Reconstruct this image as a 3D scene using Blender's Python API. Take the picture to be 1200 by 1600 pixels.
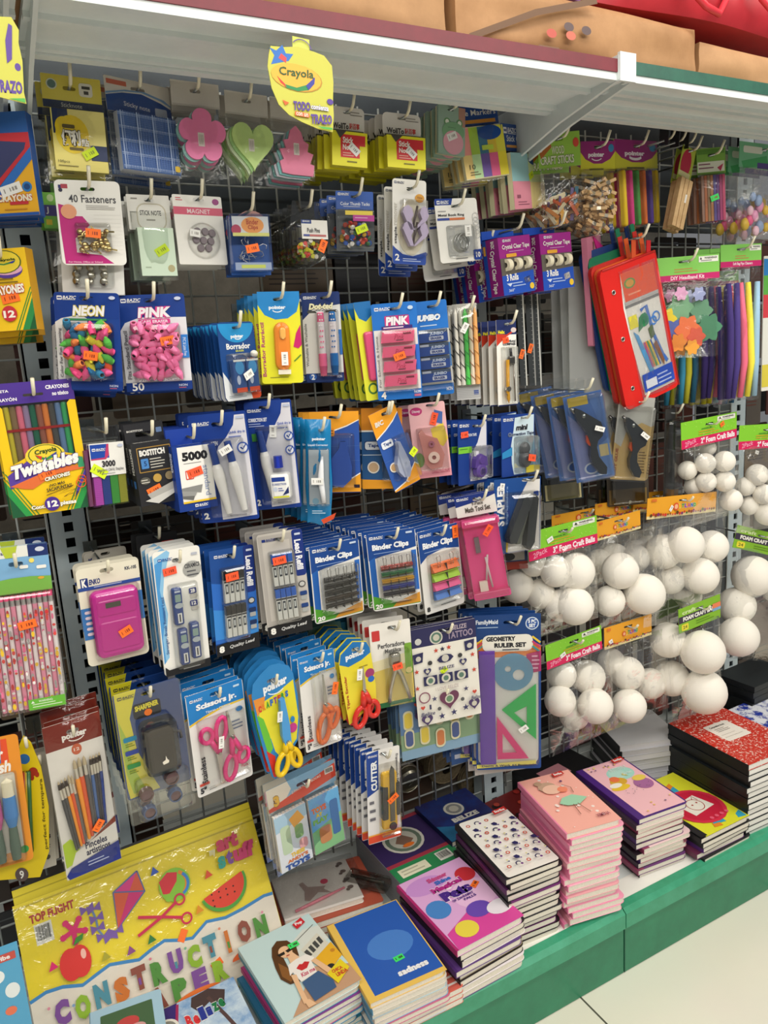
import bpy, math, random
from mathutils import Vector as V, Matrix, Euler
from mathutils.geometry import tessellate_polygon
for o in list(bpy.data.objects): bpy.data.objects.remove(o)
S = bpy.context.scene
COL = S.collection
PI = math.pi

# ------------------------------------------------------------------ camera
FPX = 1180.0
RC = ((0.87978076, -0.14918022, 0.45136578),      # rows: world x, y, z   columns: camera right, down, forward
      (-0.47108922, -0.14631744, 0.8698656),
      (-0.06372405, -0.97792457, -0.19900446))
CAM = V((0.0, -1.4652, 1.32))
cd = bpy.data.cameras.new('camera'); cam = bpy.data.objects.new('camera', cd); COL.objects.link(cam)
cd.sensor_fit = 'VERTICAL'; cd.sensor_height = 36.0; cd.lens = FPX / 1600 * 36.0
cd.clip_start = 0.02; cd.clip_end = 60
cam.matrix_world = Matrix(((RC[0][0], -RC[0][1], -RC[0][2], CAM.x), (RC[1][0], -RC[1][1], -RC[1][2], CAM.y),
                           (RC[2][0], -RC[2][1], -RC[2][2], CAM.z), (0, 0, 0, 1)))
S.camera = cam

# ------------------------------------------------------------------ colour management, light
S.view_settings.view_transform = 'Standard'; S.view_settings.look = 'None'
S.view_settings.gamma = 1.0; S.view_settings.exposure = 0.22; S.view_settings.use_curve_mapping = False
S.cycles.transparent_max_bounces = 40
S.cycles.max_bounces = 8
w = bpy.data.worlds.new('store_air'); S.world = w; w.use_nodes = True
w.node_tree.nodes['Background'].inputs[0].default_value = (0.95, 0.97, 1.0, 1)
w.node_tree.nodes['Background'].inputs[1].default_value = 0.16
def area(name, loc, rot, sx, sy, power, col=(1, 1, 1)):
    l = bpy.data.lights.new(name, 'AREA'); l.shape = 'RECTANGLE'; l.size = sx; l.size_y = sy; l.energy = power; l.color = col
    o = bpy.data.objects.new(name, l); COL.objects.link(o); o.location = loc; o.rotation_euler = rot; return o
area('ceiling_tube_light', (0.6, -1.25, 2.75), (math.radians(24), 0, 0), 4.5, 0.35, 37, (1.0, 0.96, 0.88))
area('ceiling_tube_light', (0.8, -3.1, 2.75), (math.radians(40), 0, 0), 5.0, 0.35, 66, (1.0, 0.97, 0.91))
area('ceiling_tube_light', (0.6, 1.7, 2.6), (0, 0, 0), 4.5, 0.35, 5, (1.0, 0.98, 0.95))

# ------------------------------------------------------------------ helpers
def P(px, py, y):
    r = [RC[i][0] * (px - 600) + RC[i][1] * (py - 800) + RC[i][2] * FPX for i in range(3)]
    t = (y - CAM.y) / r[1]
    return V((r[0] * t, y, CAM.z + r[2] * t))
def PZ(px, py, z):
    r = [RC[i][0] * (px - 600) + RC[i][1] * (py - 800) + RC[i][2] * FPX for i in range(3)]
    t = (z - CAM.z) / r[2]
    return V((r[0] * t, CAM.y + r[1] * t, z))

def lin(c): return c / 12.92 if c <= 0.04045 else ((c + 0.055) / 1.055) ** 2.4
def rgb(h):
    h = h.lstrip('#'); return tuple(lin(int(h[i:i + 2], 16) / 255) for i in (0, 2, 4)) + (1,)
MATS = {}; KIDS = {}
def nodemat(name):
    m = bpy.data.materials.new(name); m.use_nodes = True
    nt = m.node_tree; b = nt.nodes['Principled BSDF']; return m, nt, b
def film(name, tint, base, gain, rough, bump, scale, haze=0.0):
    m, nt, b = nodemat(name); N = nt.nodes; L = nt.links
    tr = N.new('ShaderNodeBsdfTransparent'); tr.inputs[0].default_value = tint
    gl = N.new('ShaderNodeBsdfGlossy'); gl.inputs['Roughness'].default_value = rough; gl.inputs[0].default_value = (1, 1, 1, 1)
    lw = N.new('ShaderNodeLayerWeight'); lw.inputs[0].default_value = 0.35
    mm = N.new('ShaderNodeMath'); mm.operation = 'MULTIPLY_ADD'; mm.inputs[1].default_value = gain; mm.inputs[2].default_value = base
    L.new(lw.outputs['Fresnel'], mm.inputs[0])
    mx = N.new('ShaderNodeMixShader'); L.new(mm.outputs[0], mx.inputs[0])
    src = tr
    if haze:
        df = N.new('ShaderNodeBsdfDiffuse'); df.inputs[0].default_value = (0.8, 0.8, 0.78, 1)
        m2 = N.new('ShaderNodeMixShader'); m2.inputs[0].default_value = haze
        L.new(tr.outputs[0], m2.inputs[1]); L.new(df.outputs[0], m2.inputs[2]); src = m2
    L.new(src.outputs[0], mx.inputs[1]); L.new(gl.outputs[0], mx.inputs[2])
    if bump:
        tc = N.new('ShaderNodeTexCoord'); nz = N.new('ShaderNodeTexNoise'); nz.inputs['Scale'].default_value = scale; nz.inputs['Detail'].default_value = 3
        nz.inputs['Distortion'].default_value = 1.2
        bp = N.new('ShaderNodeBump'); bp.inputs['Strength'].default_value = bump; bp.inputs['Distance'].default_value = 0.01
        L.new(tc.outputs['Object'], nz.inputs['Vector']); L.new(nz.outputs[0], bp.inputs['Height'])
        L.new(bp.outputs[0], gl.inputs['Normal']); L.new(bp.outputs[0], lw.inputs['Normal'])
    L.new(mx.outputs[0], N['Material Output'].inputs[0]); N.remove(b); return m
def mat(k):
    if k in MATS: return MATS[k]
    if k == 'clear': m = film('clear_plastic', (0.97, 0.975, 0.97, 1), 0.03, 0.55, 0.06, 0, 0)
    elif k == 'smoke': m = film('grey_clear_plastic', (0.72, 0.72, 0.70, 1), 0.05, 0.6, 0.1, 0, 0)
    elif k == 'bag': m = film('bag_film', (0.99, 0.99, 0.985, 1), 0.012, 0.26, 0.12, 0.35, 26, 0.008)
    elif k == 'wrap': m = film('shrink_wrap', (0.985, 0.985, 0.98, 1), 0.02, 0.3, 0.12, 0.25, 34)
    elif k == 'sleeve': m = film('frosted_sleeve', (0.9, 0.92, 0.9, 1), 0.05, 0.5, 0.3, 0.2, 15, 0.3)
    else:
        p, c = (k[0], k[1:]) if k[0] != '#' else ('', k)
        m, nt, b = nodemat('%s_%s' % ({'': 'print', 'P': 'plastic', 'M': 'metal', 'F': 'matte', 'T': 'tinted', 'N': 'fluorescent'}[p], c.lstrip('#')))
        b.inputs['Base Color'].default_value = rgb(c)
        I = b.inputs
        if p == '': I['Roughness'].default_value = 0.42; I['Specular IOR Level'].default_value = 0.4
        elif p == 'P': I['Roughness'].default_value = 0.25
        elif p == 'M': I['Roughness'].default_value = 0.28; I['Metallic'].default_value = 1.0
        elif p == 'F':
            I['Roughness'].default_value = 0.85
            N = nt.nodes; tc = N.new('ShaderNodeTexCoord'); nz = N.new('ShaderNodeTexNoise'); nz.inputs['Scale'].default_value = 260
            bp = N.new('ShaderNodeBump'); bp.inputs['Strength'].default_value = 0.12; bp.inputs['Distance'].default_value = 0.002
            nt.links.new(tc.outputs['Object'], nz.inputs['Vector']); nt.links.new(nz.outputs[0], bp.inputs['Height']); nt.links.new(bp.outputs[0], I['Normal'])
        elif p == 'N': I['Roughness'].default_value = 0.6
        elif p == 'T':
            I['Roughness'].default_value = 0.15
            N = nt.nodes; tr = N.new('ShaderNodeBsdfTransparent'); tr.inputs[0].default_value = tuple(q ** .55 for q in rgb(c))
            mx = N.new('ShaderNodeMixShader'); mx.inputs[0].default_value = 0.4
            nt.links.new(b.outputs[0], mx.inputs[1]); nt.links.new(tr.outputs[0], mx.inputs[2]); nt.links.new(mx.outputs[0], N['Material Output'].inputs[0])
    MATS[k] = m; return m

GLY = {}
def glyphs(s, bold, sh):
    k = (s, bold, sh)
    if k in GLY: return GLY[k]
    cu = bpy.data.curves.new('lettering', 'FONT'); cu.body = s; cu.resolution_u = 2; cu.offset = bold; cu.shear = sh
    ob = bpy.data.objects.new('lettering', cu); me = ob.to_mesh()
    vs = [(v.co.x, v.co.y) for v in me.vertices]; fs = [tuple(p.vertices) for p in me.polygons]
    ob.to_mesh_clear(); bpy.data.objects.remove(ob); bpy.data.curves.remove(cu)
    x0 = min(v[0] for v in vs); x1 = max(v[0] for v in vs); y0 = min(v[1] for v in vs); y1 = max(v[1] for v in vs)
    GLY[k] = ([((v[0] - x0) / max(x1 - x0, 1e-6), (v[1] - y0) / max(y1 - y0, 1e-6)) for v in vs], fs); return GLY[k]

def rrpts(x0, z0, x1, z1, r, n=4):
    """rounded rectangle outline, counter-clockwise seen from -y (x right, z up)"""
    r = min(r, abs(x1 - x0) / 2, abs(z1 - z0) / 2)
    out = []
    for cx, cz, a0 in ((x1 - r, z0 + r, -PI / 2), (x1 - r, z1 - r, 0), (x0 + r, z1 - r, PI / 2), (x0 + r, z0 + r, PI)):
        for i in range(n + 1):
            a = a0 + PI / 2 * i / n; out.append((cx + r * math.cos(a), cz + r * math.sin(a)))
    return out
def elpts(cx, cz, rx, rz, n=20, a0=0.0, a1=2 * PI):
    m = n if abs(a1 - a0 - 2 * PI) < 1e-6 else n + 1
    return [(cx + rx * math.cos(a0 + (a1 - a0) * i / n), cz + rz * math.sin(a0 + (a1 - a0) * i / n)) for i in range(m)]
def inside(p, poly):
    c = False; j = len(poly) - 1
    for i in range(len(poly)):
        a, b = poly[i], poly[j]
        if (a[1] > p[1]) != (b[1] > p[1]) and p[0] < (b[0] - a[0]) * (p[1] - a[1]) / (b[1] - a[1]) + a[0]: c = not c
        j = i
    return c

class MB:
    """collects shapes into ONE mesh"""
    def __init__(s): s.v = []; s.f = []; s.m = []; s.sm = []; s.keys = []
    def ki(s, k):
        if k not in s.keys: s.keys.append(k)
        return s.keys.index(k)
    def add(s, vs, fs, k, smooth=False):
        o = len(s.v); s.v += [tuple(v) for v in vs]; i = s.ki(k)
        for f in fs: s.f.append(tuple(o + a for a in f)); s.m.append(i); s.sm.append(smooth)
    def flat(s, pts, y, k, holes=()):
        hs = [h for h in holes if all(inside(p, pts) for p in h)]
        loops = [pts] + hs; allp = [p for l in loops for p in l]
        if hs or len(pts) > 4:
            tri = tessellate_polygon([[V((p[0], p[1], 0)) for p in l] for l in loops])
        else: tri = [tuple(range(len(pts)))]
        fs = []
        for t in tri:
            a, b, c = (allp[i] for i in t[:3])
            ar = (b[0] - a[0]) * (c[1] - a[1]) - (b[1] - a[1]) * (c[0] - a[0])
            fs.append(t if ar > 0 else tuple(reversed(t)))
        s.add([(p[0], y, p[1]) for p in allp], fs, k)
    def prism(s, pts, y0, y1, k, side=None, holes=(), back=None):
        """front at y0 (towards the viewer, smaller y), back at y1"""
        if sum(pts[i - 1][0] * pts[i][1] - pts[i][0] * pts[i - 1][1] for i in range(len(pts))) < 0: pts = pts[::-1]
        s.flat(pts, y0, k, holes)
        n0 = len(s.f); s.flat(pts, y1, back or side or k, holes)
        for i in range(n0, len(s.f)): s.f[i] = tuple(reversed(s.f[i]))
        for lp in [pts] + list(holes):
            n = len(lp); s.add([(p[0], y0, p[1]) for p in lp] + [(p[0], y1, p[1]) for p in lp],
                               [(i, n + i, n + (i + 1) % n, (i + 1) % n) for i in range(n)], side or k, False)
    def box(s, x0, x1, y0, y1, z0, z1, k, ks=None):
        vs = [(x0, y0, z0), (x1, y0, z0), (x1, y1, z0), (x0, y1, z0), (x0, y0, z1), (x1, y0, z1), (x1, y1, z1), (x0, y1, z1)]
        s.add(vs, [(0, 1, 5, 4)], k); s.add(vs, [(1, 2, 6, 5), (2, 3, 7, 6), (3, 0, 4, 7), (4, 5, 6, 7), (3, 2, 1, 0)], ks or k)
    def pad(s, x0, z0, x1, z1, y0, y1, r, k, bev=0.2, n=4):
        """rounded box: front y0 (rounded edge), back y1"""
        d = abs(y1 - y0); b = min(d * 0.6, abs(x1 - x0) * bev, abs(z1 - z0) * bev)
        rings = [(0, y1), (0, y0 + b), (b * 0.3, y0 + b * 0.3), (b, y0)]
        R = [[(p[0], y, p[1]) for p in rrpts(x0 + i, z0 + i, x1 - i, z1 - i, max(r - i, r * 0.3), n)] for i, y in rings]
        m = len(R[0])
        for a in range(3):
            s.add(R[a] + R[a + 1], [(i, (i + 1) % m, m + (i + 1) % m, m + i) for i in range(m)], k, True)
        s.flat([(p[0], p[2]) for p in R[3]], y0, k)
        n0 = len(s.f); s.flat([(p[0], p[2]) for p in R[0]], y1, k)
        for i in range(n0, len(s.f)): s.f[i] = tuple(reversed(s.f[i]))
    def tube(s, path, r, k, n=8, closed=False):
        path = [V(p) for p in path]; N = len(path); rs = r if isinstance(r, (list, tuple)) else [r] * N
        vs = []; up = None
        for i, p in enumerate(path):
            t = (path[(i + 1) % N] - path[i - 1]) if closed else (path[min(i + 1, N - 1)] - path[max(i - 1, 0)])
            t.normalize()
            if up is None:
                up = V((0, 0, 1)) if abs(t.z) < 0.9 else V((1, 0, 0))
            a = t.cross(up); a.normalize(); b = a.cross(t); up = b
            for j in range(n):
                q = 2 * PI * j / n; vs.append(p + (a * math.cos(q) + b * math.sin(q)) * rs[i])
        fs = []
        for i in range(N if closed else N - 1):
            for j in range(n):
                A = i * n; B = ((i + 1) % N) * n; fs.append((A + j, B + j, B + (j + 1) % n, A + (j + 1) % n))
        if not closed: fs += [tuple(range(n)), tuple(reversed(range((N - 1) * n, N * n)))]
        s.add(vs, [tuple(reversed(f)) for f in fs], k, True)
    def lathe(s, prof, c, k, axis=(0, 0, 1), n=14, sq=1.0):
        """prof: list of (radius, height[, key]) along the axis from point c"""
        ax = V(axis).normalized(); u = ax.cross(V((0, 1, 0)));
        if u.length < 1e-3: u = V((1, 0, 0))
        u.normalize(); w = ax.cross(u); c = V(c)
        for a, b in zip(prof[:-1], prof[1:]):
            vs = []
            for q in (a, b):
                for j in range(n):
                    t = 2 * PI * j / n; vs.append(c + ax * q[1] + u * math.cos(t) * q[0] + w * math.sin(t) * q[0] * sq)
            s.add(vs, [(j, (j + 1) % n, n + (j + 1) % n, n + j) for j in range(n)], b[2] if len(b) > 2 else k, True)
    def ball(s, c, r, k, nu=20, nv=12, sq=(1, 1, 1)):
        vs = []; fs = []
        for i in range(nv + 1):
            t = PI * i / nv
            for j in range(nu):
                q = 2 * PI * j / nu; vs.append((c[0] + r * math.sin(t) * math.cos(q) * sq[0], c[1] + r * math.sin(t) * math.sin(q) * sq[1], c[2] + r * math.cos(t) * sq[2]))
        for i in range(nv):
            for j in range(nu): fs.append((i * nu + j, (i + 1) * nu + j, (i + 1) * nu + (j + 1) % nu, i * nu + (j + 1) % nu))
        s.add(vs, fs, k, True)
    def pillow(s, x0, z0, x1, z1, d0, d1, k, seed=0, nx=14, nz=18, wr=0.004, top=0.15, taper=0.0):
        """a film bag: front bulges to -d0, back to +d1; flat at its top edge and closed at the rim"""
        rnd = random.Random(seed); ph = [rnd.uniform(0, 6.28) for _ in range(8)]
        def pt(i, j, sg):
            u = i / nx; v = j / nz
            e = max(0.0, math.sin(PI * u)) ** 0.45 * (min(1, v / top) if top else 1) ** 0.7 * max(0.0, 1 - v ** 7)
            x = x0 + (x1 - x0) * (u + taper * (0.5 - u) * v * v); z = z1 + (z0 - z1) * v
            wv = wr * (math.sin(9 * u + 14 * v + ph[0]) + math.sin(23 * u - 9 * v + ph[1]) * 0.7 + math.sin(31 * v + 17 * u + ph[2]) * 0.6)
            x += wr * 0.8 * math.sin(11 * v + ph[3]) * (1 if u > .5 else -1) * v; z += wr * 1.3 * math.sin(8 * u + ph[4]) * v
            return (x, (-d0 if sg < 0 else d1) * e + wv * e, z)
        for sg in (-1, 1):
            vs = [pt(i, j, sg) for j in range(nz + 1) for i in range(nx + 1)]; W = nx + 1
            fs = [(j * W + i, (j + 1) * W + i, (j + 1) * W + i + 1, j * W + i + 1) for j in range(nz) for i in range(nx)]
            s.add(vs, fs if sg < 0 else [tuple(reversed(f)) for f in fs], k, True)
    def build(s, name, parent=None):
        me = bpy.data.meshes.new(name); me.from_pydata(s.v, [], s.f)
        for k in s.keys: me.materials.append(mat(k))
        me.polygons.foreach_set('material_index', s.m); me.polygons.foreach_set('use_smooth', s.sm); me.update()
        o = bpy.data.objects.new(name, me); COL.objects.link(o)
        if parent: o.parent = parent; KIDS.setdefault(parent.name, []).append(o)
        return o

def tag(o, label, cat, group=None):
    o['label'] = label; o['category'] = cat
    if group: o['group'] = group
    return o
def empty(name, loc=(0, 0, 0), rot=(0, 0, 0)):
    o = bpy.data.objects.new(name, None); COL.objects.link(o); o.location = loc; o.rotation_euler = rot; o.empty_display_size = 0.02; return o
def kids(o): return KIDS.get(o.name, [])
def copy_tree(o, ch=None, loc=None, rot=None):
    c = o.copy(); COL.objects.link(c)
    if loc is not None: c.location = loc
    if rot is not None: c.rotation_euler = rot
    for k in (ch if ch is not None else kids(o)):
        d = k.copy(); COL.objects.link(d); d.parent = c; KIDS.setdefault(c.name, []).append(d)
        for g in kids(k):
            e = g.copy(); COL.objects.link(e); e.parent = d
    return c
def structure(o): o['kind'] = 'structure'; return o

class Art:
    """flat print in fractions of the face: u right, v down; every layer lies a hair in front of the last"""
    def __init__(s, mb, w, h, y=0.0, holes=(), x0=None, fx=None):
        s.mb = mb; s.w = w; s.h = h; s.y = y; s.n = 0; s.holes = list(holes); s.fx = fx
    def X(s, u, v): return ((u - .5) * s.w, -v * s.h)
    def put(s, pts, k):
        s.n += 1; y = s.y - 0.00013 * s.n
        if s.fx:
            t = MB(); t.flat(pts, y, k); s.mb.add([s.fx(v) for v in t.v], t.f, k)
        else: s.mb.flat(pts, y, k, s.holes)
        return s
    def R(s, u0, v0, u1, v1, k): return s.put([s.X(u0, v1), s.X(u1, v1), s.X(u1, v0), s.X(u0, v0)], k)
    def RR(s, u0, v0, u1, v1, k, r=.04):
        a = s.X(u0, v1); b = s.X(u1, v0); return s.put(rrpts(a[0], a[1], b[0], b[1], r * s.w), k)
    def E(s, u, v, ru, k, rv=None, a0=0, a1=360, n=20):
        c = s.X(u, v); rv = ru * s.w if rv is None else rv * s.h
        return s.put(elpts(c[0], c[1], ru * s.w, rv, n, math.radians(a0), math.radians(a1)), k)
    def G(s, pts, k): return s.put([s.X(*p) for p in pts], k)
    def L(s, pts, wd, k):
        q = [V(s.X(*p)) for p in pts]; l = []; r = []
        for i, p in enumerate(q):
            t = (q[min(i + 1, len(q) - 1)] - q[max(i - 1, 0)]).normalized(); n = V((-t.y, t.x)) * wd * s.w / 2
            l.append(tuple(p + n)); r.append(tuple(p - n))
        s.n += 1; y = s.y - 0.00013 * s.n
        for i in range(len(q) - 1):
            t = MB(); t.flat([l[i], r[i], r[i + 1], l[i + 1]], y, k)
            fs = []
            for f in t.f:
                a, b, c = (t.v[j] for j in f[:3])
                fs.append(f if (b[0] - a[0]) * (c[2] - a[2]) - (b[2] - a[2]) * (c[0] - a[0]) > 0 else tuple(reversed(f)))
            s.mb.add([s.fx(v) for v in t.v] if s.fx else t.v, fs, k)
        return s
    def ring(s, u, v, r, wd, k, a0=0, a1=360, rv=None, n=20):
        rz = r * s.w / s.h if rv is None else rv
        return s.L([(u + r * math.cos(math.radians(a0 + (a1 - a0) * i / n)), v - rz * math.sin(math.radians(a0 + (a1 - a0) * i / n))) for i in range(n + 1)], wd, k)
    def T(s, t, u0, v0, u1, v1, k, b=0.0, sh=0.0, rot=0, oc=None, ow=.035, skew=0.0):
        """text fitted to the box u0,v0-u1,v1; rot 90 reads upwards, -90 downwards; skew lifts the right end"""
        for kk, bb in (([(oc, b + ow)] if oc else []) + [(k, b)]):
            vs, fs = glyphs(t, bb, sh); s.n += 1; y = s.y - 0.00013 * s.n
            e = (ow * 0.6 / max(len(t), 1) * 2 if kk == oc and oc else 0)
            pts = []
            for a, c in vs:
                if kk == oc and oc: a = a * (1 + 2 * e * .5) - e * .5; c = c * 1.12 - .06
                if rot == 90: u, v = u0 + (u1 - u0) * (1 - c), v1 + (v0 - v1) * a
                elif rot == -90: u, v = u0 + (u1 - u0) * c, v0 + (v1 - v0) * a
                else: u, v = u0 + (u1 - u0) * a, v1 + (v0 - v1) * c - skew * a
                x, z = s.X(u, v); q = (x, y, z); pts.append(s.fx(q) if s.fx else q)
            s.mb.add(pts, fs, kk)
        return s
    def bars(s, u0, v0, u1, n, k, dv=.02, th=.35, seed=1):
        r = random.Random(seed)
        for i in range(n): s.R(u0, v0 + i * dv, u0 + (u1 - u0) * r.uniform(.7, 1), v0 + i * dv + dv * th, k)
        return s
    def bazic(s, u, v, wd=.3, k='#f2f2f2', k2='#0f2f86'):
        hh = wd * .2 * s.w / s.h
        s.RR(u, v, u + wd * .26, v + hh, k, .01).E(u + wd * .08, v + hh * .5, wd * .045, k2).E(u + wd * .18, v + hh * .5, wd * .045, k2)
        s.T('BAZIC', u + wd * .3, v + hh * .02, u + wd, v + hh * .82, k, .02, .25); s.R(u + wd * .3, v + hh * .92, u + wd * .95, v + hh * 1.02, k); return s
    def barcode(s, u0, v0, u1, v1, n=14):
        s.R(u0, v0, u1, v1, '#e8e6dd'); r = random.Random(n); x = u0 + (u1 - u0) * .08
        while x < u1 - (u1 - u0) * .1:
            d = (u1 - u0) * r.choice((.02, .03, .05)); s.n -= 1 if s.n > 900 else 0
            s.R(x, v0 + (v1 - v0) * .1, x + d, v0 + (v1 - v0) * .8, '#26262a'); x += d + (u1 - u0) * r.choice((.03, .04))
        return s

ORD = ['front', 'second', 'third', 'fourth', 'fifth', 'sixth', 'seventh', 'eighth', 'ninth', 'tenth', 'eleventh', 'twelfth', 'thirteenth']
ALLP = []
class Pk:
    """a package hanging on a peg hook. corners in photo pixels on the plane y = const"""
    def __init__(s, name, cat, label, short, tl, tr, bl, y=-0.20, yaw=None, roll=None):
        s.name = name; s.cat = cat; s.label = label; s.short = short
        o = P(tl[0], tl[1], y)
        if yaw is None:                                        # turn on the hook that makes the three corners a right angle
            best = 9
            for i in range(-50, 51):
                t = i * .01; n = V((-math.sin(t), math.cos(t), 0)); e, g = [CAM + (P(q[0], q[1], y) - CAM) * ((o - CAM).dot(n) / (P(q[0], q[1], y) - CAM).dot(n)) - o for q in (tr, bl)]
                c = abs(e.normalized().dot(g.normalized())) + .03 * abs(t)
                if c < best: best = c; yaw = t
        a = V((math.cos(yaw), math.sin(yaw), 0)); nrm = V((-math.sin(yaw), math.cos(yaw), 0))
        def hit(q):
            d = P(q[0], q[1], y) - CAM; return CAM + d * ((o - CAM).dot(nrm) / d.dot(nrm))
        e = hit(tr) - o; g = hit(bl) - o
        ax, az = e.dot(a), e.z; s.w = math.hypot(ax, az)
        s.roll = -math.atan2(az, ax) if roll is None else roll
        if roll == 'avg': s.roll = (-math.atan2(az, ax) + math.atan2(-g.dot(a), -g.z)) / 2
        X = a * math.cos(s.roll) + V((0, 0, -math.sin(s.roll))); Z = a * math.sin(s.roll) + V((0, 0, math.cos(s.roll)))
        s.h = abs(g.dot(Z)); s.yaw = yaw
        s.loc = o + X * (s.w / 2); s.y = y
        s.root = empty(name, s.loc, (0, s.roll, yaw)); s.parts = []
        s.lo = g.dot(X)
    def L(s, u, v, d=0.0): return V(((u - .5) * s.w, -d, -v * s.h))
    def Q(s, u, v): return ((u - .5) * s.w, -v * s.h)
    def x(s, u): return (u - .5) * s.w
    def z(s, v): return -v * s.h
    def part(s, mb, name, of=None):
        o = mb.build(name, of or s.root)
        if not of: s.parts.append(o)
        return o
    def card(s, k, r=.05, t=.0012, slot=.5, sv=.055, v1=1.0, u0=0.0, u1=1.0, v0=0.0, back=None, pts=None, sw=.11):
        """printed card; returns (mesh builder, Art). Close with s.part(mb, 'card')"""
        mb = MB(); hs = []
        if slot is not None:
            cx, cz = s.x(slot), s.z(0) - sv * s.h; hw = min(s.w * sw, .015); hh = min(.0035, s.h * .02)
            hs = [rrpts(cx - hw, cz - hh, cx + hw, cz + hh, hh)]; s.slotz = cz; s.slotx = cx
        if pts is None: pts = rrpts(s.x(u0), s.z(v1), s.x(u1), s.z(v0), r * s.w)
        else: pts = [s.Q(*p) for p in pts]
        mb.prism(pts, 0, t, k, k, hs, back)
        return mb, Art(mb, s.w, s.h, 0.0, hs)
    def blister(s, u0, v0, u1, v1, d, k='clear', r=.05, name='blister'):
        mb = MB(); mb.pad(s.x(u0), s.z(v1), s.x(u1), s.z(v0), -d, -.0005, r * s.w, k, .12); return s.part(mb, name)
    def sticker(s, u, v, c='N#ff7a1c', ang=0.0, d=.001, w=.021, h=.0125, name='price_sticker'):
        mb = MB(); ca, sa = math.cos(math.radians(ang)), math.sin(math.radians(ang)); c0 = s.L(u, v, d)
        def tf(x, z): return (c0.x + x * ca - z * sa, c0.z + x * sa + z * ca)
        mb.prism([tf(-w / 2, -h / 2), tf(w / 2, -h / 2), tf(w / 2, h / 2), tf(-w / 2, h / 2)], -d - .0003, -d, c)
        ink = {'#f3f2ee': '#98948e', 'N#d8f01e': '#8a9a20'}.get(c, '#9a3a1c')
        for a, b, q in ((-.34, -.29, .42), (-.06, -.01, .36), (.06, .15, .36), (.2, .3, .36)):
            mb.flat([tf(a * w, -q * h / 2), tf(b * w, -q * h / 2), tf(b * w, q * h / 2), tf(a * w, q * h / 2)], -d - .00045, ink)
        return s.part(mb, name)
    def done(s, n=0, dy=.02, jit=.004, drop=0.0, yj=.06, hook=True, rl=.03, tip=.022, nocopy=(), first=.0, dx=0.0):
        tag(s.root, s.label, s.cat, (s.short + ' row') if n else None)
        if n: s.root['group'] = s.short + ' on one hook'
        rnd = random.Random(hash(s.short) % 1000 if False else sum(map(ord, s.short)))
        ch = [c for c in s.parts if c.name.split('.')[0] not in nocopy]
        R0 = s.root.rotation_euler.copy()
        for i in range(n):
            loc = s.loc + V((rnd.uniform(-jit, jit) + dx * (i + 1), first + dy * (i + 1), rnd.uniform(-jit, jit * .5) - drop * (i + 1)))
            if loc.y > -.012: break
            rot = (R0[0], R0[1] + rnd.uniform(-rl, rl), R0[2] + rnd.uniform(-yj, yj))
            c = copy_tree(s.root, ch, loc, rot)
            c['label'] = '%s, %s from the front on its hook' % (s.short, ORD[i + 1])
        if hook:
            hx, hz = getattr(s, 'slotx', 0.0), getattr(s, 'slotz', -.012)
            M = Matrix.Translation(s.loc) @ Euler((0, s.roll, s.yaw)).to_matrix().to_4x4()
            peg(M @ V((hx, 0, hz)), 'wire hook with pale tip holding the ' + s.short, tip)
        ALLP.append(s); return s.root
def peg(p, label, tip=.03, y1=0.0, kind='P#e9e2c8'):
    r = empty('peg_hook', (p.x, y1, p.z)); d = p.y - y1
    mb = MB(); mb.tube([(0, -.002, 0), (0, d * .5, 0), (0, d - .012, 0)], .0022, 'M#9aa0a0', 7)
    mb.box(-.012, .012, -.006, -.002, -.02, .012, 'M#8a9090'); mb.build('wire', r)
    mb = MB(); mb.tube([(0, d - .012, 0), (0, d - .02, .001), (0, d - .026, .006), (0, d - .028 - tip * .35, .006 + tip * .8)], [.0024, .0027, .0027, .0028], kind, 8); mb.build('tip', r)
    tag(r, label, 'hook', 'peg hooks'); return r
# ------------------------------------------------------------------ the setting
XB = [-0.81, 0.1122, 1.0345, 1.95, 2.87]          # slotted posts of the shelving bays
LIPY = -0.445
def floor_mat():
    m, nt, b = nodemat('cream_floor_tile'); N = nt.nodes; L = nt.links
    tc = N.new('ShaderNodeTexCoord'); br = N.new('ShaderNodeTexBrick'); br.offset = 0.0; br.squash = 1
    mp = N.new('ShaderNodeMapping'); mp.inputs['Location'].default_value = (-.304, -.25, 0)
    br.inputs['Scale'].default_value = 1.0; br.inputs['Brick Width'].default_value = .61; br.inputs['Row Height'].default_value = .61
    br.inputs['Mortar Size'].default_value = .0022; br.inputs['Color1'].default_value = rgb('#f3efe2'); br.inputs['Color2'].default_value = rgb('#efeadb'); br.inputs['Mortar'].default_value = rgb('#5d5a50')
    nz = N.new('ShaderNodeTexNoise'); nz.inputs['Scale'].default_value = 3; nz.inputs['Detail'].default_value = 5
    mx = N.new('ShaderNodeMixRGB'); mx.blend_type = 'MULTIPLY'; mx.inputs[0].default_value = .12
    L.new(tc.outputs['Object'], mp.inputs[0]); L.new(mp.outputs[0], br.inputs['Vector']); L.new(tc.outputs['Object'], nz.inputs['Vector'])
    L.new(br.outputs['Color'], mx.inputs[1]); L.new(nz.outputs['Color'], mx.inputs[2]); L.new(mx.outputs[0], b.inputs['Base Color']); b.inputs['Roughness'].default_value = .22
    MATS['floor'] = m
floor_mat()
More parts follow.
